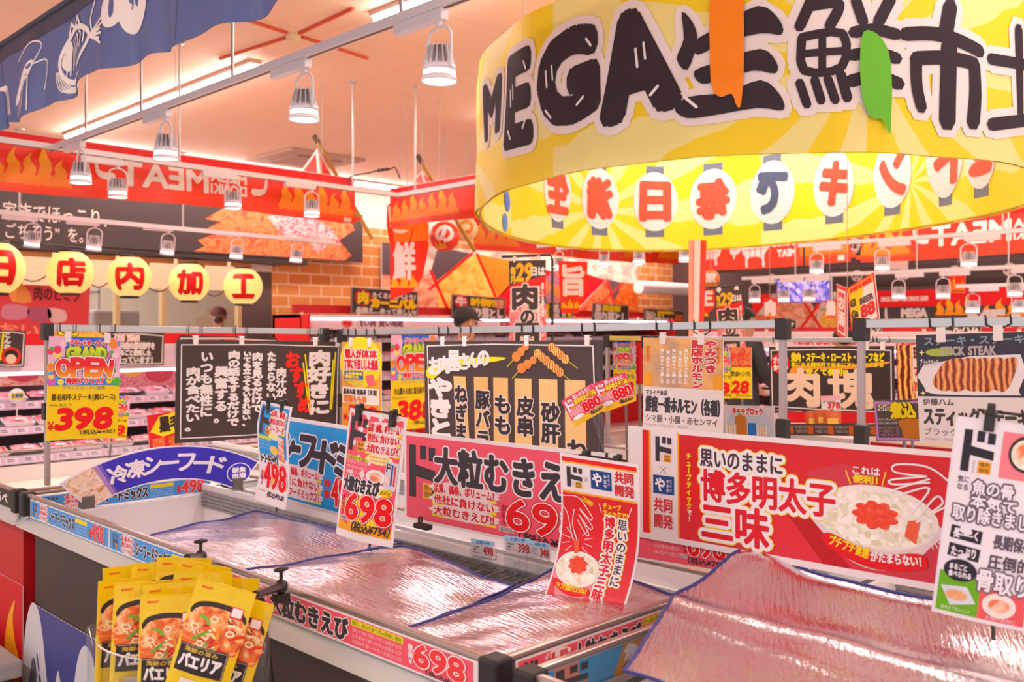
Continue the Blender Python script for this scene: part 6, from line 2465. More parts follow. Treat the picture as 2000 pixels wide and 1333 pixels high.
# small boards standing on the mural case
YM = 9.75
def board(label, quad, y, draw, W, H, bg='#463a38', name='small_board'):
    c = Canvas(W, H, bg, bg)
    c.line([(1, 1), (W - 1, 1), (W - 1, H - 1), (1, H - 1)], 1.6, '#a8988c', 1, closed=True)
    draw(c)
    return sign(c, name, label, 'sign', PY(quad[0], quad[1], y), PY(quad[2], quad[3], y), PY(quad[0], quad[4], y), t=.01)


def d1(c):
    c.ell(22, 21, 16, 18, '#d8202c', 2)
    c.ell(22, 21, 13, 15, BB, 3)
    c.text('肉', 13, 8, 31, 34, '#f7d810', bold=1.6, L=4)
    c.text('たくさん食べよう！', 40, 8, 124, 20, '#f0e0d4', bold=.8, L=3)
    c.text('カーニバル', 38, 20, 126, 40, '#f7d810', bold=2.0, out=[('#c8202c', 1)], L=4)
    c.text('品揃え…あって楽しい!!', 10, 42, 126, 54, '#e8d8cc', bold=.7, L=3)


board('black meat carnival board with yellow letters on the mural case', (686, 561, 816, 570, 612), YM, d1, 130, 56)


def d2(c):
    c.ell(18, 14, 13, 14, '#e0343c', 2)
    c.text('牛', 9, 5, 27, 24, '#f0e4dc', bold=1.4, L=3)
    c.text('和牛薄切り', 36, 5, 84, 22, '#f7d810', bold=1.2, L=3)
    c.rect(84, 4, 102, 24, cutlet, 3)
    c.text('切り落とし', 30, 26, 100, 48, '#f0e4dc', bold=1.5, L=3)


board('black beef trimmings board behind the person in the black cap', (882, 575, 987, 583, 622), YM, d2, 106, 52)


def d3(c):
    c.ell(11, 9, 7, 8, '#e0343c', 2)
    c.text('豚', 6, 3, 16, 15, '#f0e4dc', bold=.8, L=3)
    c.text('国産豚', 20, 3, 54, 14, '#f7d810', bold=.9, L=3)
    c.text('切り落とし', 4, 16, 66, 37, '#f0e4dc', bold=1.3, L=3)


board('small black trimmings board left of the yellowish rail', (1157, 592, 1228, 597, 632), YM, d3, 71, 40)


def d4(c):
    c.text('鶏ホルモン', 4, 4, 22, 26, '#f0d8c8', bold=.8, L=3)
    c.text('国産若鶏の\n旨さ', 26, 4, 58, 16, '#f7d810', bold=.6, L=3)
    c.text('味わい', 22, 18, 56, 28, '#f0e4dc', bold=1, L=3)
    c.rect(60, 10, 76, 26, skp, 3)


board('small black board under the white ventilation pipe', (1257, 603, 1337, 607, 630), YM, d4, 80, 30)
for q, lab, cols in (((1056, 590, 1098, 592, 632), 'dark narrow board beside the pole of the 29th day poster', ('#f7d810', '#f0e4dc')), ((1096, 604, 1120, 606, 632), 'small board with yellow strip below the umami banner', ('#f0e4dc', '#f7d810'))):
    def dd(c, cols=cols):
        c.text('厳選', 3, 3, 15, 38, cols[0], vert=True, bold=.8, L=2)
        c.text('銘柄', 20, 3, 34, 38, cols[1], vert=True, bold=.8, L=2)
    board(lab, q, YM + .05, dd, 40, 42)


# 29th day posters
def meat_day():
    c = Canvas(75, 170, '#4a3a36')
    c.poly([(0, 0), (75, 0), (75, 30), (0, 48)], '#4a3a36', 1)
    c.poly([(0, 48), (75, 30), (75, 70), (0, 86)], '#e0201c', 1)
    c.rect(0, 84, 75, 170, raw, .6)
    c.text('毎月', 3, 12, 14, 44, '#f2c020', vert=True, bold=.6, L=2)
    c.text('29', 14, 6, 46, 40, '#f7b020', bold=1.8, slant=.08, L=2)
    c.text('日は', 46, 14, 73, 30, '#f0e4dc', bold=.9, L=2)
    c.text('肉', 8, 48, 56, 94, '#4a3634', bold=2.6, out=[('#f0d8c4', 2.6)], L=3)
    c.text('の', 24, 98, 50, 122, '#4a3634', bold=1.6, out=[('#f0d8c4', 2.2)], L=3)
    c.text('日', 14, 124, 58, 166, '#4a3634', bold=2.8, out=[('#f0d8c4', 2.4)], L=3)
    c.text('皆で仲良くお肉を食べよう', 57, 50, 63, 140, '#f4e8dc', vert=True, bold=.5, L=3)
    c.text('美味しいお肉が大集合', 66, 44, 71, 110, '#f4e8dc', vert=True, bold=.4, L=3)
    return c


def pole_poster(name, label, d, tl, tr, bl, pole_px, flip=1):
    t = thing(name, label, 'poster', (P(pole_px, HY, d).x, P(pole_px, HY, d).y, 0))
    o0 = Vector(t.location)
    o = sign(meat_day(), 'poster_sheet', None, None, P(*tl, d), P(*tr, d - .06), P(*bl, d), parent=t, t=.004)
    top = P(pole_px, tl[1] - 12, d)
    a = P(tl[0] - 14, tl[1] - 8, d)
    mb = MB()
    mb.tube([(0, 0, 0), (0, 0, top.z - .03), top.lerp(a, .04) - o0 + Vector((0, 0, .0)), a - o0], .009, blk(), 8)
    mb.build('bent_pole', t)
    MB().lathe([(0, 0), (.16, 0), (.15, .02), (.015, .03)], blk()).build('foot_plate', t)
    for k in (.15, .8):
        p = P(tl[0], tl[1], d).lerp(P(tr[0], tr[1], d), k) - o0
        MB().box(p.x - .012, p.y - .012, p.z - .012, p.x + .012, p.y + .012, p.z + .03, M('#efe4dc', .4)).build('clip', t)
    return t


pole_poster('pole_poster', 'tall 29th day meat poster on bent pole right of the person in the cap', 6.2, (994, 510), (1066, 508), (994, 680), 1079)
pole_poster('pole_poster', '29th day meat poster on a pole behind the right end of the middle rail', 7.2, (1396, 570), (1449, 566), (1396, 690), 1452)

# hanging cloths and balloons
fb = gradient('flag_foot', [(0, '#ff7a00'), (1, '#ff9a10')], 1)


def nobori(label, ch, d, pts, cx, cy, w, h, extra=None, flame_y=None):
    xs, ys = [p[0] for p in pts], [p[1] for p in pts]
    x0, x1, y0, y1 = min(xs), max(xs), min(ys), max(ys)
    W, H = x1 - x0, y1 - y0
    t = thing('hanging_flag', label, 'flag', P((x0 + x1) / 2, y1, d))
    c = Canvas(W, H, '#f03a10')
    loc = [(x - x0, y - y0) for x, y in pts]
    c.poly(loc, '#f4330c', 1, 0)
    if flame_y:
        flames(c, W * .1, W * .75, flame_y - y0, [H * .12, H * .17, H * .13], '#f8b010', 2)
    c.text(ch, cx - w / 2 - x0, cy - h / 2 - y0, cx + w / 2 - x0, cy + h / 2 - y0, '#f6e2da', bold=2.4, L=2)
    if extra:
        extra(c, x0, y0)
    wm, hm = W / F * d, H / F * d
    o = c.build('cloth', wm, hm, t, board=False, eps=.002)
    o.rotation_euler = (0, 0, -math.pi / 4)
    mb = MB()
    mb.prism([((x / W - .5) * wm, (1 - y / H) * hm) for x, y in loc], .0, .004, M('#e83a10', .6))
    b = mb.build('backing', t)
    b.rotation_euler = (0, 0, -math.pi / 4)
    MB().tube([(0, .01, hm), (0, .01, CEIL - t.location.z)], .003, M('#b0a09a', .4), 5).build('cord', t)
    return t


def ex1(c, x0, y0):
    c.poly([(758 - x0, 402 - y0), (764 - x0, 404 - y0), (768 - x0, 440 - y0), (762 - x0, 444 - y0)], '#f4dcc8', 3)
    c.poly([(766 - x0, 448 - y0), (800 - x0, 450 - y0), (788 - x0, 456 - y0), (772 - x0, 455 - y0)], '#f4e4da', 3)
    c.poly([(766 - x0, 420 - y0), (836 - x0, 430 - y0), (838 - x0, 470 - y0), (770 - x0, 474 - y0)], '#ff7a10', 2)
    c.line([(808 - x0, 446 - y0), (800 - x0, 476 - y0)], 2, '#d83010', 3)


nobori('tall red hanging cloth with the fresh character, left of the chicken mural', '鮮', 8.9, [(756, 402), (764, 396), (838, 440), (836, 474), (838, 480), (826, 540), (806, 570), (762, 586), (762, 480), (755, 440)], 790, 510, 40, 70, ex1, 562)
nobori('red hanging cloth with the umami character below the yellow ring', '旨', 8.6, [(1090, 510), (1148, 512), (1146, 560), (1138, 586), (1128, 612), (1096, 612)], 1120, 548, 40, 58, None, 602)
nobori('red hanging cloth with the craftsman character behind the acrylic pole', '圧', 8.4, [(1354, 566), (1396, 566), (1396, 600), (1376, 620), (1350, 624)], 1374, 584, 34, 26, None, 618)
def ex2(c, x0, y0):
    c.text('HOT', 1738 - x0 - 120, 0, 1738 - x0 - 90, 8, '#f6e2da', L=3)


nobori('narrow red hanging cloth right of the television', '焼', 9.5, [(1612, 586), (1632, 586), (1630, 620), (1616, 628)], 1622, 602, 14, 26, None, 626)
nobori('narrow pale red hanging cloth left of the television', '肉', 9.3, [(1490, 584), (1520, 582), (1516, 620), (1494, 622)], 1504, 602, 18, 28, None, 618)
for (px, py, r, d, ch, lab) in ((868, 462, 30, 9.3, 'の', 'red round hanging balloon with a white curl beside the fresh cloth'), (910, 448, 24, 9.6, '○', 'pale yellow round hanging balloon behind the bamboo pole'), (1388, 545, 18, 9.2, '波', 'orange round hanging balloon behind the acrylic pole')):
    p = P(px, py, d)
    R = r / F * d
    t = thing('hanging_balloon', lab, 'balloon', p)
    MB().ball((0, 0, 0), (R, R, R * .98), M('#f03a10' if ch == 'の' else ('#f6c890' if ch == '○' else '#f58a1c'), .4), 20).build('globe', t)
    c = Canvas(100, 100, '#ffffff')
    c.text(ch, 22, 20, 78, 70, '#f6e4dc' if ch != '○' else '#e87a1c', bold=4, L=1)
    if ch == 'の':
        flames(c, 10, 60, 92, [20, 28, 18], '#f8a010', 2)

    def fn(X, Z, o, R=R):
        zz = Z - R
        hz = np.sqrt(np.maximum((R * 1.01 + o) ** 2 - zz ** 2, 1e-6))
        an = X / R
        return np.stack([hz * np.sin(an), -hz * np.cos(an), zz], 1)
    o = c.build('print', 2 * R, 2 * R, t, fn=fn, maxlen=.03, board=False, eps=.002)
    o.rotation_euler = (0, 0, math.atan2(-p.x, p.y))
    MB().tube([(0, 0, R), (0, 0, CEIL - p.z)], .003, M('#b0a09a', .4), 5).build('cord', t)


# pennant tents with bamboo poles
def pennant(label, d, apex, l, r, pole, lower=None, big=True):
    p0 = P(*apex, d)
    t = thing('bamboo_pennant', label, 'pennant', p0)
    A = Vector((0, 0, 0))
    Lp, Rp = P(*l, d + .3) - p0, P(*r, d + .15) - p0
    Mp = P((l[0] + r[0]) / 2 + 8, (l[1] + r[1]) / 2 + 14, d - .25) - p0
    for nm, a, b in (('left_sheet', Lp, Mp), ('right_sheet', Mp, Rp)):
        n = (a - A).cross(b - A).normalized() * .003
        mb = MB()
        mb.add([A + n, a + n, b + n, A - n, a - n, b - n], [(0, 1, 2), (5, 4, 3), (0, 3, 4, 1), (1, 4, 5, 2), (2, 5, 3, 0)], M('#f4e6e0', .5))
        g = (A + a + b) / 3
        q = [g + (v - g) * .78 for v in (A, a, b)]
        for s in (1.6, -1.6):
            mb.add([v + n * s for v in q], [(0, 1, 2)], M('#ee2a1c', .5))
        if big and nm == 'right_sheet':
            for k in range(4):
                c0 = g + (q[2] - g) * (.25 + .15 * k) + (q[0] - g) * (.5 - .3 * k)
                mb.ball(c0 - n * 2, .016, M('#f6e8e2', .5), 6)
        mb.build(nm, t)
    a, b = P(*pole[0], d + .1) - p0, P(*pole[1], d + .1) - p0
    MB().tube([a, b], .018, M('#b8842c', .5), 8).build('bamboo_pole', t)
    MB().tube([a - (b - a).normalized() * .08, a], .024, M('#5a4630', .6), 8).build('pole_tip', t)
    MB().tube([A, Vector((0, 0, CEIL - p0.z))], .003, M('#b0a09a', .4), 5).build('cord', t)
    return t


pennant('red pennant tent with a bamboo pole above the left flame banner', 8.6, (620, 290), (576, 352), (664, 372), ((622, 280), (727, 468)))
pennant('small red pennant with a bamboo pole above the second flame banner', 8.4, (824, 335), (806, 356), (842, 352), ((824, 318), (928, 492)), big=False)

# acrylic pole, ventilation pipe, wire
t = thing('acrylic_pole', 'glossy red and white striped pole standing left of the second 29th day poster', 'pole', (P(1352, HY, 6.6).x, P(1352, HY, 6.6).y, 0))
tp = P(1362, 470, 6.6) - Vector(t.location)
for dx, dy, col, r in ((0, 0, '#f4d8d0', .026), (.03, -.03, '#ec3a1c', .022), (-.03, .03, '#f2a08a', .018)):
    MB().tube([(dx * .4, dy * .4, 0), (tp.x + dx, tp.y + dy, tp.z)], [r * .7, r], M(col, .12), 12).build('tube', t)
MB().lathe([(0, 0), (.14, 0), (.13, .03), (.03, .05)], blk()).build('foot', t)
t = thing('ventilation_pipe', 'fat white pipe across the brick wall below the yellow ring', 'pipe', PY(1247, 561, 10.4))
e = PY(1402, 556, 10.4) - Vector(t.location)
MB().tube([(0, 0, 0), (e.x, 0, 0)], .115, M('#f0ebe6', .4), 20).build('duct', t)
for k in (.2, .8):
    MB().tube([(e.x * k, 0, .1), (e.x * k, 0, CEIL - t.location.z)], .008, M('#b0a09a', .4), 6).build('hanger_rod', t)
t = thing('ceiling_cable', 'dark cable with a knot looping under the ceiling between the two tracks', 'cable', P(684, 345, 7.8))
o0 = Vector(t.location)
MB().tube([P(x, y, 7.8) - o0 for x, y in catmull([(684, 368), (684, 346), (720, 338), (742, 332), (762, 330), (772, 328), (782, 350)], 4, False)], .006, M('#4a3a38', .6), 6).build('cord', t)
mb = MB()
for x, y in ((740, 333), (748, 332), (756, 331)):
    mb.ball(P(x, y, 7.8) - o0, (.022, .022, .014), M('#4a3a38', .6), 8)
mb.build('knot', t)

# triangular hanging sign
t = thing('hanging_price_sign', 'folded red and yellow hanging sign marked 88 at the right', 'hanging sign', P(1655, 563, 5.4))
o0 = Vector(t.location)
c = Canvas(60, 80, '#e8262c')
c.rect(3, 3, 57, 77, '#f3e8e4', 1)
c.poly([(3, 3), (40, 3), (16, 77), (3, 77)], '#f7d410', 2)
c.rect(3, 3, 57, 14, '#f5b01c', 3)
c.text('お得な価格', 6, 5, 54, 13, '#e0242c', bold=.7, L=4)
c.text('Gi\nGa', 5, 26, 19, 60, '#4a3a20', bold=1.2, L=4)
c.text('BEER', 26, 32, 54, 42, '#5a4c4c', bold=.8, L=4)
c.text('88', 26, 46, 54, 66, '#e0202c', bold=1.6, L=4)
a_, b_ = None, None
o = sign(c, 'front_face', None, None, P(1655, 563, 5.4), P(1708, 532, 4.95), P(1660, 648, 5.4), parent=t, t=.004)
c = Canvas(24, 80, '#e8262c')
c.rect(3, 6, 21, 74, '#f0dcd8', 1)
c.rect(5, 10, 19, 70, '#e03a40', 2)
c.text('お酒', 6, 16, 18, 60, '#f6e8e4', vert=True, bold=1, L=3)
o = sign(c, 'side_face', None, None, P(1634, 555, 5.75), P(1655, 563, 5.4), P(1636, 655, 5.75), parent=t, t=.004)
MB().tube([(0, 0, 0), (0, 0, CEIL - o0.z)], .002, M('#b0a09a', .4), 5).build('cord', t)

# ---------------------------------------------------------------- right-hand wall and hung black bands


def ushi_band(label, x, px0, px1, ytop, ybot, n, circ=True):
    tl, tr, bl = PX(px0, ytop, x), PX(px1, ytop, x), PX(px0, ybot, x)
    tr.z = tl.z
    m, w, h = frame(tl, tr, bl)
    W = 100 * w / h
    c = Canvas(W, 100, '#584846')
    for r_ in range(3):
        for k in range(int(W / 7)):
            c.rect(k * 7, 12 + r_ * 9, k * 7 + 4.4, 17 + r_ * 9, '#dcc8bc', 1)
    for k in range(n):
        cx = W * (k + .5) / n
        c.ell(cx, 34, 31, 31, '#ead6cc', 2)
        c.ell(cx, 34, 28, 28, '#d8c0b4', 3)
        c.ell(cx, 34, 26, 26, '#efdcd2', 4)
        c.text('おうま', cx - 21, 22, cx + 21, 44, '#5a4644', bold=1.5, L=5)
        c.text('旨', cx - 6, 48, cx + 6, 58, '#c83a34', bold=1, L=5)
    t = thing('black_band', label, 'banner', m.translation)
    t.matrix_world = m
    c.build('cloth', w, h, t, t=.01, eps=.002)
    MB().tube([(-w * .3, .01, h), (-w * .3, .01, CEIL - m.translation.z)], .003, M('#b0a09a', .4), 5).build('cord', t)
    return t


ushi_band('upper black dotted band with round white crests at the right', 11.4, 1400, 2150, 478, 534, 6)
ushi_band('lower black dotted band with round white crests behind the spotlights', 12.6, 1470, 2150, 536, 570, 7)
c = Canvas(60, 120, '#f0300c')
flames(c, 0, 60, 110, [70, 100, 60, 80], flame_mat(), 1)
c.rect(0, 106, 60, 120, flame_mat(), 1)
o = sign(c, 'flame_poster', 'square flame panel between the black bands at the far right', 'panel', PX(1853, 536, 11.2), PX(1886, 536, 11.2), PX(1853, 572, 11.2), t=.01)
cord(o, .2)
W2 = WR - .018
c = Canvas(560, 120, '#4c3e3e')
c.rect(0, 0, 560, 46, '#ec1414', 1)
c.text('MEGA DONKI MEAT MEGA DONKI', 30, 18, 150, 30, '#f4dcd4', bold=.6, mirror=True, L=2)
flames(c, 170, 260, 70, [40, 56, 40, 50], flame_mat(), 2)
flames(c, 280, 420, 74, [30, 46, 36, 50, 34], flame_mat(), 2)
horn(c, 40, 50, 40, 60, '#ead6cc', 1)
c.text('MEGA\nDONKI', 84, 52, 160, 108, '#ead6cc', bold=2.4, L=3)
c.text('MEAT', 250, 60, 420, 112, '#ead6cc', bold=4, L=3)
c.rect(440, 60, 560, 80, '#e8d8c8', 3)
tl, tr, bl = PX(1700, 569, W2), PX(2180, 566, W2), PX(1700, 652, W2)
tr.z = tl.z
sign(c, 'wall_banner', 'red over black wall banner lettered MEGA DONKI MEAT on the right wall', 'banner', tl, tr, bl, t=.03)
c = Canvas(240, 90, plate)
c.poly([(0, 0), (60, 0), (0, 60)], '#e8201c', 2)
c.poly([(60, 10), (200, 0), (170, 90), (40, 90)], cutlet, 1)
c.rect(0, 50, 50, 90, steak, 1)
c.poly([(150, 4), (200, 4), (178, 40)], DK, 3)
c.poly([(190, 50), (240, 20), (240, 90), (180, 90)], chick, 2)
c.line([(130, 0), (200, 90)], 7, '#ec1c12', 4)
c.line([(210, 0), (130, 90)], 7, '#ec1c12', 4)
tl, tr, bl = PX(1470, 575, W2), PX(1640, 575, W2), PX(1470, 650, W2)
tr.z = tl.z
sign(c, 'food_mural', 'printed roast beef mural with a red cross on the right wall', 'mural', tl, tr, bl, t=.02)
t = thing('television', 'television showing a purple picture hung at the right below the pig banner', 'television', PX(1570, 592, 10.0))
c = Canvas(110, 46, '#8478c8')
scr = _M.get('screen_purple')
ms = food('screen_purple', [(0, '#3c48b0'), (.45, '#7a6ad8'), (.6, '#a898e8'), (1, '#d0c8f8')], 6, 'voronoi')
b = ms.node_tree.nodes['Principled BSDF']
ms.node_tree.links.new(ms.node_tree.nodes['Color Ramp'].outputs[0], b.inputs['Emission Color'])
b.inputs['Emission Strength'].default_value = .5
c.rect(3, 3, 107, 43, ms, 1)
c.text('MEAT', 60, 30, 96, 40, '#e8e0f4', bold=.6, L=2)
w = (PX(1618, 592, 10.0) - PX(1512, 592, 10.0)).length
o = c.build('screen', w, w * .42, t, t=.03)
o.rotation_euler = (0, 0, -math.pi / 2)
MB().tube([(0, 0, w * .42), (0, 0, CEIL - t.location.z)], .012, blk(), 8).build('bracket', t)
# boards on the right-hand case
for k, (q, tx, lab, yel) in enumerate((((1470, 626, 1556, 626, 642), 'もち豚　ブ', 'black board with yellow brush writing beside the right-hand post', True), ((1664, 628, 1722, 628, 648), 'えん米どり', 'black rice fed chicken board right of the folded hanging sign', False), ((1842, 626, 1916, 626, 650), 'どんハム', 'black ham board with a red ribbon at the right', True))):
    c = Canvas(100, 36, '#42363a')
    c.line([(1, 1), (99, 1), (99, 35), (1, 35)], 1.4, '#a8988c', 1, closed=True)
    if yel:
        c.text('うまい', 40, 3, 70, 14, '#f2b810', bold=.8, L=2)
        c.rect(60, 3, 74, 12, '#e0242c', 3)
    c.text(tx, 8, 12, 94, 34, '#f0e0d4', bold=1.6, L=3)
    X9 = 8.98
    sign(c, 'small_board', lab, 'sign', PX(q[0], q[1], X9), PX(q[2], q[3], X9), PX(q[0], q[4], X9), t=.01)
# spotlights before the right-hand banners
ra = 'spotlights over the right aisle'
for name, x, z, p0, p1, rods, lamps in (('spotlight track under the yellow ring', 8.0, 2.45, 1050, 1352, (.5,), ((1092, 'spotlight under the left part of the yellow ring, right of the 29th day poster'), (1180, 'spotlight under the yellow ring before MEAT lettering'), (1248, 'spotlight under the yellow ring left of the acrylic pole'), (1338, 'bright spotlight beside the top of the acrylic pole'))),
                                        ('spotlight track in front of the right flame banners', 8.4, 2.29, 1560, 2080, (.3, .8), ((1595, 'spotlight before the flames right of the cow chart'), (1723, 'spotlight before the flames at the gap between two right banners'), (1892, 'spotlight before the far right MEAT lettering'))),
                                        ('long spotlight track across the black bands at right', 9.6, 2.07, 1450, 2080, (.2, .6), ((1474, 'small spotlight left of the television'), (1530, 'small spotlight at the left part of the television'), (1580, 'small spotlight in front of the television'), (1755, 'spotlight above the folded hanging sign, to its right'), (1842, 'spotlight left of the square flame panel'), (1982, 'spotlight at the right edge before the black band'))),
                                        ('short low spotlight track at the right edge', 10.2, 1.93, 1868, 2080, (.5,), ((1900, 'small low spotlight before the flames at right'), (1990, 'small low spotlight at the right edge')))):
    def onz(px):
        d = x * S2 / (1 + (px - 1000) / F)
        q = P(px, HY, d)
        return Vector((q.x, q.y, z))
    track('spotlight_track', onz(p0), onz(p1), name, rods)
    for px, lab in lamps:
        spot(onz(px), lab, -math.pi / 2, (0, 0), 1.05, ra)
c = Canvas(60, 24, '#efd2c4')
o = sign(c, 'notice_card', 'blank pale notice hung below the right flame banner', 'notice', PX(1717, 505, 11.0), PX(1774, 503, 11.0), PX(1717, 527, 11.0), t=.006)
cord(o, .12)
# ---------------------------------------------------------------- paella pouches in a clear pocket
paella = food('printed_paella', [(0, '#6a1410'), (.32, '#c8301c'), (.48, '#f07a2c'), (.6, '#f8c88a'), (.75, '#e0401c'), (1, '#fff0d8')], 7, 'noise', 5, .55, 1.6)


def pouch_print(W=120, H=250):
    cc = Canvas(W, H, M('#ecc60a', .22), M('#ecc60a', .3))

    class Y:                                  # print laid out lower on the sheet, pulled up to where the pouch shows it
        def __getattr__(s, n):
            f = getattr(cc, n)

            def ym(y):
                return float(np.interp(y, [0, 30, 66, 172, 222, 250], [0, 22, 38, 132, 190, 250]))

            def g(*a, **k):
                a = list(a)
                if n in ('rect',):
                    a[1], a[3] = ym(a[1]), ym(a[3])
                elif n == 'text':
                    a[2], a[4] = ym(a[2]), ym(a[4])
                elif n == 'ell':
                    a[1] = ym(a[1])
                elif n in ('poly', 'line'):
                    a[0] = [(x, ym(y)) for x, y in a[0]]
                return f(*a, **k)
            return g
    c = Y()
    c.rect(0, 0, W, 6, '#e8c408', 1)
    c.text('SMART', 14, 18, 36, 24, '#e8501c', bold=.4, L=1)
    c.poly([(6, 92), (20, 74), (60, 66), (100, 72), (116, 88), (116, 100), (100, 84), (60, 78), (22, 86), (8, 104)], '#3a2c28', 2, 3)
    c.poly([(8, 104), (22, 86), (60, 78), (100, 84), (116, 100), (116, 176), (6, 176)], paella, 1, 2)
    for (x, y, a, col, l) in ((30, 104, .6, '#7ab83a', 24), (28, 158, -.7, '#6aa830', 34), (66, 120, 1.2, '#f2a02c', 26), (90, 110, .2, '#f8e0b0', 22), (80, 160, 1.9, '#f08a3a', 34), (50, 140, .2, '#f6d8a0', 20), (100, 140, -.5, '#e83a1c', 24)):
        c.line([(x, y), (x + l * .5 * math.cos(a) + 2, y + l * .5 * math.sin(a) - 3), (x + l * math.cos(a), y + l * math.sin(a))], 6, col, 3, 4)
    rn = random.Random(3)
    for k in range(46):
        x, y, a = rn.uniform(14, 106), rn.uniform(100, 168), rn.uniform(0, 6.3)
        l = rn.uniform(6, 15)
        c.line([(x, y), (x + l * .6 * math.cos(a) + 2, y + l * .6 * math.sin(a)), (x + l * math.cos(a + .6), y + l * math.sin(a + .6))], rn.uniform(2.2, 5), rn.choice(['#f6d8a8', '#e8401c', '#c81c14', '#f2902c', '#f8e8c8', '#3a2420', '#e86a3a', '#7aa838']), 2.2 + k * .015, 3)
    for (x, y, r) in ((24, 130, 9), (58, 104, 8), (96, 128, 9), (44, 164, 8)):
        c.ell(x, y, r, r * .8, '#f4e4c0', 4)
        c.ell(x, y, r * .6, r * .4, '#e88a3a', 5)
    c.rect(8, 172, 106, 222, '#33282a', 6)
    c.line([(10, 174), (104, 174), (104, 220)], 1.0, '#c8b8a8', 7)
    c.text('海鮮の旨み', 18, 176, 88, 185, '#d8b048', bold=.3, L=7)
    c.text('パエリア', 14, 188, 98, 212, '#f2e8e4', bold=1.6, L=7)
    c.rect(26, 228, 62, 244, '#e8dcd0', 6)
    c.rect(84, 66, 108, 92, '#e0402c', 6)
    c.rect(86, 68, 106, 88, '#efe4e0', 7)
    return cc


def pouch_fn(w, h):
    def fn(X, Z, o):
        u, v = X / (w / 2), Z / h
        bul = np.clip(1 - u * u, 0, 1) ** .7 * np.clip(np.sin(np.clip((v * 1.15), 0, 1) * math.pi), 0, 1) ** .8
        wr = .0015 * np.sin(X * 140 + Z * 40) * np.clip(1 - np.abs(u), 0, 1)
        s = np.where(o >= 0, 1, -1)
        return np.stack([X * (1 - .04 * bul), -(o + s * (.014 * bul + wr)), Z], 1)
    return fn


def make_pouch():
    t = thing('paella_pouch', 'x', 'food pouch')
    w, h = .116, .224
    pouch_print().build('pouch_bag', w, h, t, t=.0016, eps=.0003, fn=pouch_fn(w, h), maxlen=.012, nx=14, ny=22)
    return t


PCH = make_pouch()
first = [True]
cxy = PX(352, 1230, 1.0)


# the pocket hangs from a black frame clamped to the front rail; u runs along the rail towards the camera, v out from the freezer
PB0 = Vector((1.03, 1.90, 0))


def at_d(px, py, d):
    return P(px, py, d)


spec = (  # top middle px, py, depth, roll, turn, label words
    (256, 1104, 2.08, -.02, .5, 'at the back left corner of the pocket'), (312, 1101, 2.06, .03, .15, 'in the back row, second from left'), (360, 1090, 2.06, .05, .1, 'standing highest at the back of the pocket'),
    (400, 1100, 2.02, .20, .0, 'leaning right at the back, behind the sticker of another'), (452, 1128, 1.96, .06, .0, 'behind the big tilted one, its plain top edge showing'), (398, 1118, 1.93, .02, .1, 'in the middle row behind the big tilted one'),
    (246, 1130, 1.96, .08, .85, 'turned sideways at the left end, label hidden'), (338, 1138, 1.90, -.06, .2, 'in the middle row, half hidden by the front one'), (284, 1136, 1.91, .06, .5, 'narrow with its label half showing, second from left in front'),
    (334, 1162, 1.86, .01, .1, 'upright in front, its label cut at the left'), (444, 1144, 1.80, .28, .0, 'biggest and tilted right in front, full label readable'), (482, 1166, 1.85, .27, -.1, 'at the right edge tucked behind the tilted one'))
for px, py, d, roll, turn, lab in spec:
    o = PCH if first[0] else copy_tree(PCH)
    first[0] = False
    R0 = Matrix.Rotation(-math.pi / 4 + turn, 4, 'Z') @ Matrix.Rotation(roll, 4, 'Y') @ Matrix.Rotation(math.radians(-5), 4, 'X')
    o.location = P(px, py, d) - (R0 @ Vector((0, 0, .224)))
    o.rotation_euler = R0.to_euler()
    o['label'] = 'yellow paella pouch ' + lab
    o['group'] = 'paella pouches in the clear pocket'

t = thing('clear_pocket', 'clear curved acrylic pocket holding the yellow paella pouches', 'display pocket', P(350, 1400, 1.93) + Vector((0, 0, .055)))
o0 = Vector(t.location)
R_, D_ = Vector((1, -1, 0)).normalized(), Vector((1, 1, 0)).normalized()
mb = MB()


def pk(u, v):
    a = -1.35 + 2.7 * u
    x = .175 * math.sin(a)
    y = -.125 * math.cos(a) + .03
    tilt = .02 * (u - .5)
    return R_ * x + D_ * y + Vector((0, 0, -.02 + v * (.125 - .03 * u)))


mb.grid(pk, 28, 6, glass())
mb.build('front_wall', t)
MB().tube([pk(u, 1) for u in np.linspace(0, 1, 29)], .0022, M('#e8dcd8', .15, 0, 0, .5), 6).build('rim', t)
for u, nm in ((0.02, 'side_tube'), (.98, 'side_tube')):
    b = pk(u, 0)
    mb = MB()
    mb.lathe([(.018, 0), (.018, .15), (.015, .15), (.015, 0)], glass(), tuple(b), 16)
    mb.build(nm, t)
mb = MB()
mb.add([pk(u, 0) for u in np.linspace(0, 1, 29)], [tuple(range(29))], glass())
mb.build('pocket_floor', t)
c = Canvas(60, 50, PAPER)
c.rect(0, 0, 60, 13, '#a8d0f0', 1)
c.text('お買い得', 14, 3, 50, 11, '#4a8ad0', bold=.3, L=2)
c.text('198', 32, 18, 56, 46, '#e0242c', bold=.8, L=2)
c.rect(4, 30, 28, 31, '#e8a0a0', 2)
o = c.build('price_label', .052, .05, t, t=.001)
o.location = pk(.34, .12) + D_ * -.003
o.rotation_euler = (0, 0, -math.pi / 4 - .45)
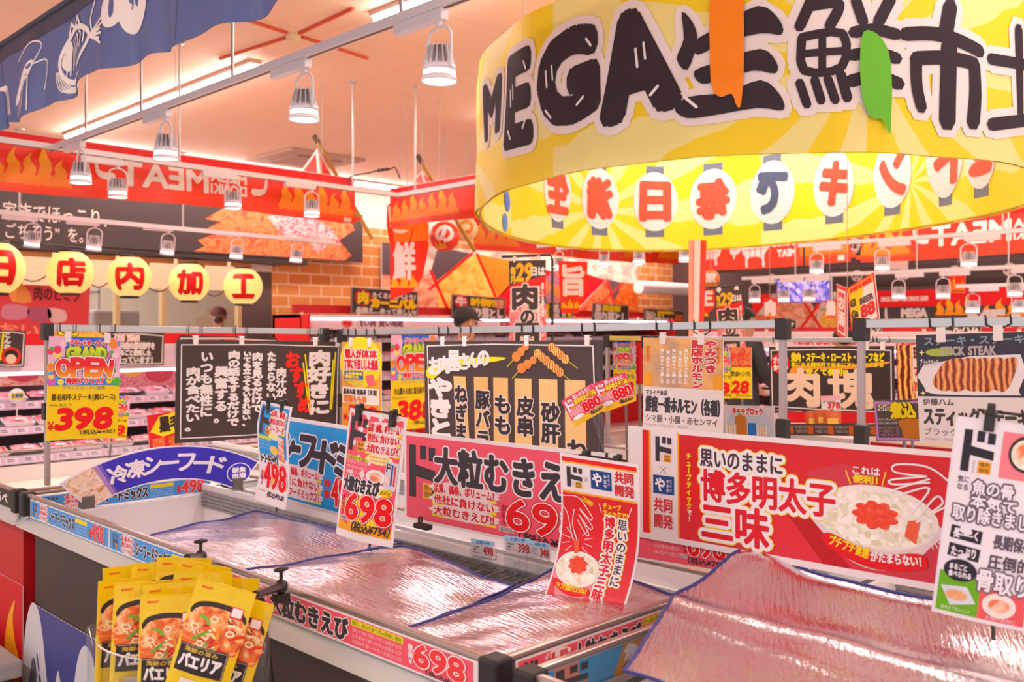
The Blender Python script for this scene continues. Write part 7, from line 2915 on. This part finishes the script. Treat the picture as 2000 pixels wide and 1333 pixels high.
# frame: two black arms clamped on the rail and the hanging rods
t = thing('clamp_bracket', 'black clamp frame on the freezer rail carrying the clear pocket', 'clamp bracket', (1.118, 1.9, .945))
o0 = Vector(t.location)
for (hx, hy, kx, ky, ex, ey, d) in ((392, 1087, 388, 1072, 365, 1090, 2.42), (549, 1146, 550, 1130, 498, 1163, 2.06)):
    p = PZ(hx, hy, .955)
    q = P(ex, ey, (p.x + p.y) / S2 - .16)
    MB().tube([p - o0, q - o0], .0085, M('#3a2c30', .3, .3), 10).build('arm', t)
    mb = MB()
    mb.tube([p - o0 + Vector((0, 0, -.03)), p - o0 + Vector((0, 0, .034))], .004, blk(), 8)
    mb.ball(p - o0, .015, M('#2c2226', .3), 12)
    mb.box(p.x - o0.x - .016, p.y - o0.y - .010, -.022, p.x - o0.x + .016, p.y - o0.y + .010, -.004, blk())
    mb.build('clamp', t)
    mb = MB()
    k0 = p - o0 + Vector((0, 0, .036))
    mb.ball(k0, (.019, .008, .0055), M('#2c2226', .35), 10)
    mb.build('wing_knob', t)
a = P(512, 1172, 1.96)
b = P(540, 1420, 1.98)
MB().tube([a - o0, b - o0], .0055, blk(), 8).build('hanging_rod', t)
a2 = P(372, 1092, 2.26)
MB().tube([a - o0, a2 - o0], .0045, blk(), 8).build('cross_bar', t)
MB().tube([a2 - o0, P(400, 1420, 2.16) - o0], .0055, blk(), 8).build('hanging_rod', t)
MB().tube([b - o0, P(400, 1420, 2.16) - o0], .0045, blk(), 8).build('cross_bar', t)

# grey step at the foot of the freezers
p = PZ(30, 1262, .36)
t = thing('step_platform', 'grey flat platform with a dark side on the floor at the lower left', 'platform', (.62, 3.72, 0), 0)
MB().box(-.9, -.34, .34, .46, 1.0, .40, M('#a8a09c', .5)).build('top_plate', t, .012)
MB().box(-.86, -.31, 0, .43, .96, .34, M('#352826', .6)).build('skirt', t)


# ---------------------------------------------------------------- people
def person(label, loc, face, h, coat, legs, hair=None, cap=None, arm=None, stoop=0.0, skin='#d89a78', mask=False):
    """one continuous body; faces towards angle face (0 = world x)"""
    t = thing('person', label, 'person', loc, face - math.pi / 2 + math.pi)     # local -y is forward
    s = h / 1.70
    me = bpy.data.meshes.new('body')
    f = stoop
    J = {'pel': (0, 0, .92), 'wai': (0, -.01, 1.05), 'che': (0, -.02 - f * .3, 1.28), 'nek': (0, -.01 - f * .5, 1.43), 'hd0': (0, -.03 - f * .6, 1.50), 'hd1': (0, -.03 - f * .65, 1.60), 'hd2': (0, -.02 - f * .7, 1.66)}
    J['chn'] = (0, -.085 - f * .6, 1.50)
    R = {'pel': .15, 'wai': .135, 'che': .15, 'nek': .055, 'hd0': .07, 'hd1': .088, 'hd2': .075, 'chn': .045}
    E = [('pel', 'wai'), ('wai', 'che'), ('che', 'nek'), ('nek', 'hd0'), ('hd0', 'hd1'), ('hd1', 'hd2'), ('hd0', 'chn')]
    for sd, nm in ((1, 'l'), (-1, 'r')):
        J['sh' + nm] = (sd * .18, -.01 - f * .4, 1.37)
        J['el' + nm] = (sd * .23, .02 - f * .35, 1.10)
        J['wr' + nm] = (sd * .22, -.10 - f * .4, .88)
        if arm and nm in arm:
            J['el' + nm] = (sd * .23, -.06 - f, 1.10)
            J['wr' + nm] = (sd * .16, -.26 - f, .98)
        w = Vector(J['wr' + nm])
        e = Vector(J['el' + nm])
        dd = (w - e).normalized()
        J['pa' + nm] = tuple(w + dd * .07)
        J['hip' + nm] = (sd * .10, 0, .86)
        J['kn' + nm] = (sd * .11, -.02, .48)
        J['an' + nm] = (sd * .11, .02, .09)
        J['to' + nm] = (sd * .12, -.14, .035)
        R.update({'sh' + nm: .075, 'el' + nm: .05, 'wr' + nm: .033, 'pa' + nm: .034, 'hip' + nm: .10, 'kn' + nm: .062, 'an' + nm: .042, 'to' + nm: .034})
        E += [('che', 'sh' + nm), ('sh' + nm, 'el' + nm), ('el' + nm, 'wr' + nm), ('wr' + nm, 'pa' + nm), ('pel', 'hip' + nm), ('hip' + nm, 'kn' + nm), ('kn' + nm, 'an' + nm), ('an' + nm, 'to' + nm)]
        side = Vector((sd, 0, 0))
        for k in range(4):
            o_ = Vector((0, -.024 + .016 * k, 0))
            a1 = w + dd * .075 + o_
            a2 = a1 + (dd + Vector((0, -.25, -.1))).normalized() * (.045 - .004 * abs(k - 1.5))
            a3 = a2 + (dd + Vector((-sd * .3, -.4, 0))).normalized() * .03
            for q, pnt, rr in (('a', a1, .0105), ('b', a2, .0095), ('c', a3, .0085)):
                J[f'f{nm}{k}{q}'] = tuple(pnt)
                R[f'f{nm}{k}{q}'] = rr
            E += [('pa' + nm, f'f{nm}{k}a'), (f'f{nm}{k}a', f'f{nm}{k}b'), (f'f{nm}{k}b', f'f{nm}{k}c')]
        th_ = w + dd * .03 + Vector((-sd * .012, -.035, 0))
        J['th' + nm] = tuple(th_)
        J['tt' + nm] = tuple(th_ + (dd + Vector((0, -.5, 0))).normalized() * .04)
        R['th' + nm], R['tt' + nm] = .012, .0095
        E += [('wr' + nm, 'th' + nm), ('th' + nm, 'tt' + nm)]
    keys = list(J)
    me.from_pydata([Vector(J[k]) * s for k in keys], [(keys.index(a), keys.index(b)) for a, b in E], [])
    o = bpy.data.objects.new('body', me)
    COL.objects.link(o)
    sk = o.modifiers.new('skin', 'SKIN')
    sk.use_smooth_shade = True
    me.skin_vertices.new() if not me.skin_vertices else None
    for i, k in enumerate(keys):
        v = me.skin_vertices[0].data[i]
        v.radius = (R[k] * s, R[k] * s * (.72 if k in ('che', 'wai', 'pel') else 1))
        v.use_root = k == 'pel'
    sub = o.modifiers.new('sub', 'SUBSURF')
    sub.levels = sub.render_levels = 2
    dg = bpy.context.evaluated_depsgraph_get()
    dg.update()
    m2 = bpy.data.meshes.new_from_object(o.evaluated_get(dg))
    bpy.data.objects.remove(o)
    m2.materials.clear()
    for c_ in (skin, coat, legs, '#2c2424'):
        m2.materials.append(M(c_, .6))
    for p in m2.polygons:
        z = p.center.z / s
        x = abs(p.center.x) / s
        hand = any((p.center - Vector(J['pa' + n_]) * s).length < .085 * s and (p.center - Vector(J['wr' + n_]) * s).dot(Vector(J['pa' + n_]) - Vector(J['wr' + n_])) > 0 for n_ in 'lr')
        p.material_index = 0 if (hand or (z > 1.425 and x < .12)) else (3 if z < .07 else (2 if z < .86 and x < .2 else 1))
        p.use_smooth = True
    b = bpy.data.objects.new('body', m2)
    COL.objects.link(b)
    b.parent = t
    hc = Vector(J['hd1']) * s
    fm = MB()                              # nose, brows, eyes, mouth, ears set into the head
    sm = M(skin, .6)
    fm.ball(hc + Vector((0, -.092 * s, -.012 * s)), (.013 * s, .018 * s, .02 * s), sm, 8)
    for sd in (1, -1):
        fm.ball(hc + Vector((sd * .032, -.080, .012)) * s, (.012 * s, .008 * s, .007 * s), M('#f4ece8', .3), 8)
        fm.ball(hc + Vector((sd * .032, -.087, .012)) * s, (.006 * s, .004 * s, .006 * s), M('#2a1c18', .3), 8)
        fm.ball(hc + Vector((sd * .090, .004, -.01)) * s, (.012 * s, .022 * s, .034 * s), sm, 10)
    fm.ball(hc + Vector((0, -.088, -.06)) * s, (.022 * s, .008 * s, .006 * s), M('#b0604c', .5), 8)
    fm.build('face', t)
    hm = MB()
    hcv = Vector((0, .012, .022)) * s + hc
    hm.grid(lambda u, v: hcv + Vector((.098 * math.cos(2 * math.pi * u) * math.sin(v * (1.5 + .75 * max(0, math.sin(2 * math.pi * u)))), .106 * math.sin(2 * math.pi * u) * math.sin(v * (1.5 + .75 * max(0, math.sin(2 * math.pi * u)))), .098 * math.cos(v * (1.5 + .75 * max(0, math.sin(2 * math.pi * u)))))) * s, 24, 10, M(hair or '#231a18', .6))
    hm.build('hair', t)
    if cap:
        cm = MB()
        cc = hcv + Vector((0, 0, .012)) * s
        cm.grid(lambda u, v: cc + Vector((.106 * math.cos(2 * math.pi * u) * math.sin(v * 1.62), .116 * math.sin(2 * math.pi * u) * math.sin(v * 1.62), .108 * math.cos(v * 1.62))) * s, 24, 8, M(cap, .7))
        cm.grid(lambda u, v: cc + Vector((.085 * math.sin((u - .5) * 2.4) * (1 - .1 * v), -.085 - .10 * v * math.cos((u - .5) * 2.2), -.004 - .022 * v)) * s, 12, 5, M(cap, .7))
        cm.build('cap', t)
    if mask:
        MB().ball(hc + Vector((0, -.06, -.045)) * s, (.06 * s, .045 * s, .042 * s), M('#2a2224', .6), 12).build('face_mask', t)
    return t


p = P(905, 644, 8.0)
person('person in black cap and black top facing right behind the skewer board', (p.x, p.y, 0), -math.pi / 4 + .45, 1.66, '#2a2426', '#3a3440', cap='#2e2625')
p = P(1450, 644, 8.3)
person('person in a dark coat reaching towards the trays beside the 28 card', (p.x, p.y, 0), -.35, 1.68, '#2e2a2c', '#2c2a30', arm='lr')
p = P(1648, 644, 7.7)
person('dark haired small person whose head shows below the folded hanging sign', (p.x, p.y, 0), .6, 1.50, '#3a3a4a', '#2c2a30')
p = P(428, 644, 13.2)
person('butchery worker in dark red cap and black mask behind the glass', (p.x, p.y, 0), -2.2, 1.78, '#8a8a9c', '#4a4a58', cap='#5a2a26', mask=True)

# butchery back room clutter seen through the glass
y = WL + 1.6
t = thing('steel_shelf', 'steel shelf with boxes inside the butchery behind the lanterns', 'shelf', (4.2, 13.4, 0))
for z in (1.2, 1.6, 2.0):
    MB().box(-1.0, -.2, z, 1.0, .2, z + .03, steel()).build('shelf_board', t)
for x in (-1.0, .97):
    MB().box(x, -.2, 0, x + .03, .2, 2.1, steel()).build('upright', t)
for k, (x, z, cl, lab) in enumerate(((-.7, 1.63, '#b8a020', 'yellow box on the butchery shelf'), (-.2, 1.63, '#a83a30', 'red box on the butchery shelf, upper board'), (.4, 1.23, '#c8b8a8', 'pale box on the lower butchery shelf'), (-.6, 1.23, '#b03028', 'red box on the lower butchery shelf'))):
    o = MB().box(-.2, -.15, 0, .2, .15, .26, M(cl, .5)).build('storage_box', bevel=.01)
    o.location = (4.2 + x, 13.4, z + .001)
    props(o, lab, 'box')
t = thing('work_machine', 'dull steel meat machine beside the worker in the butchery', 'machine', (5.0, 12.4, 0))
MB().box(-.35, -.3, 0, .35, .3, 1.3, M('#8a7a74', .4, .4)).build('cabinet', t, .02)
MB().box(-.3, -.25, 1.3, .3, .25, 1.75, M('#9a8a82', .4, .4)).build('head', t, .03)
a = area_lamp('butchery_lamp', (3.5, 12.4, 3.3), 3.0, .3, 170)
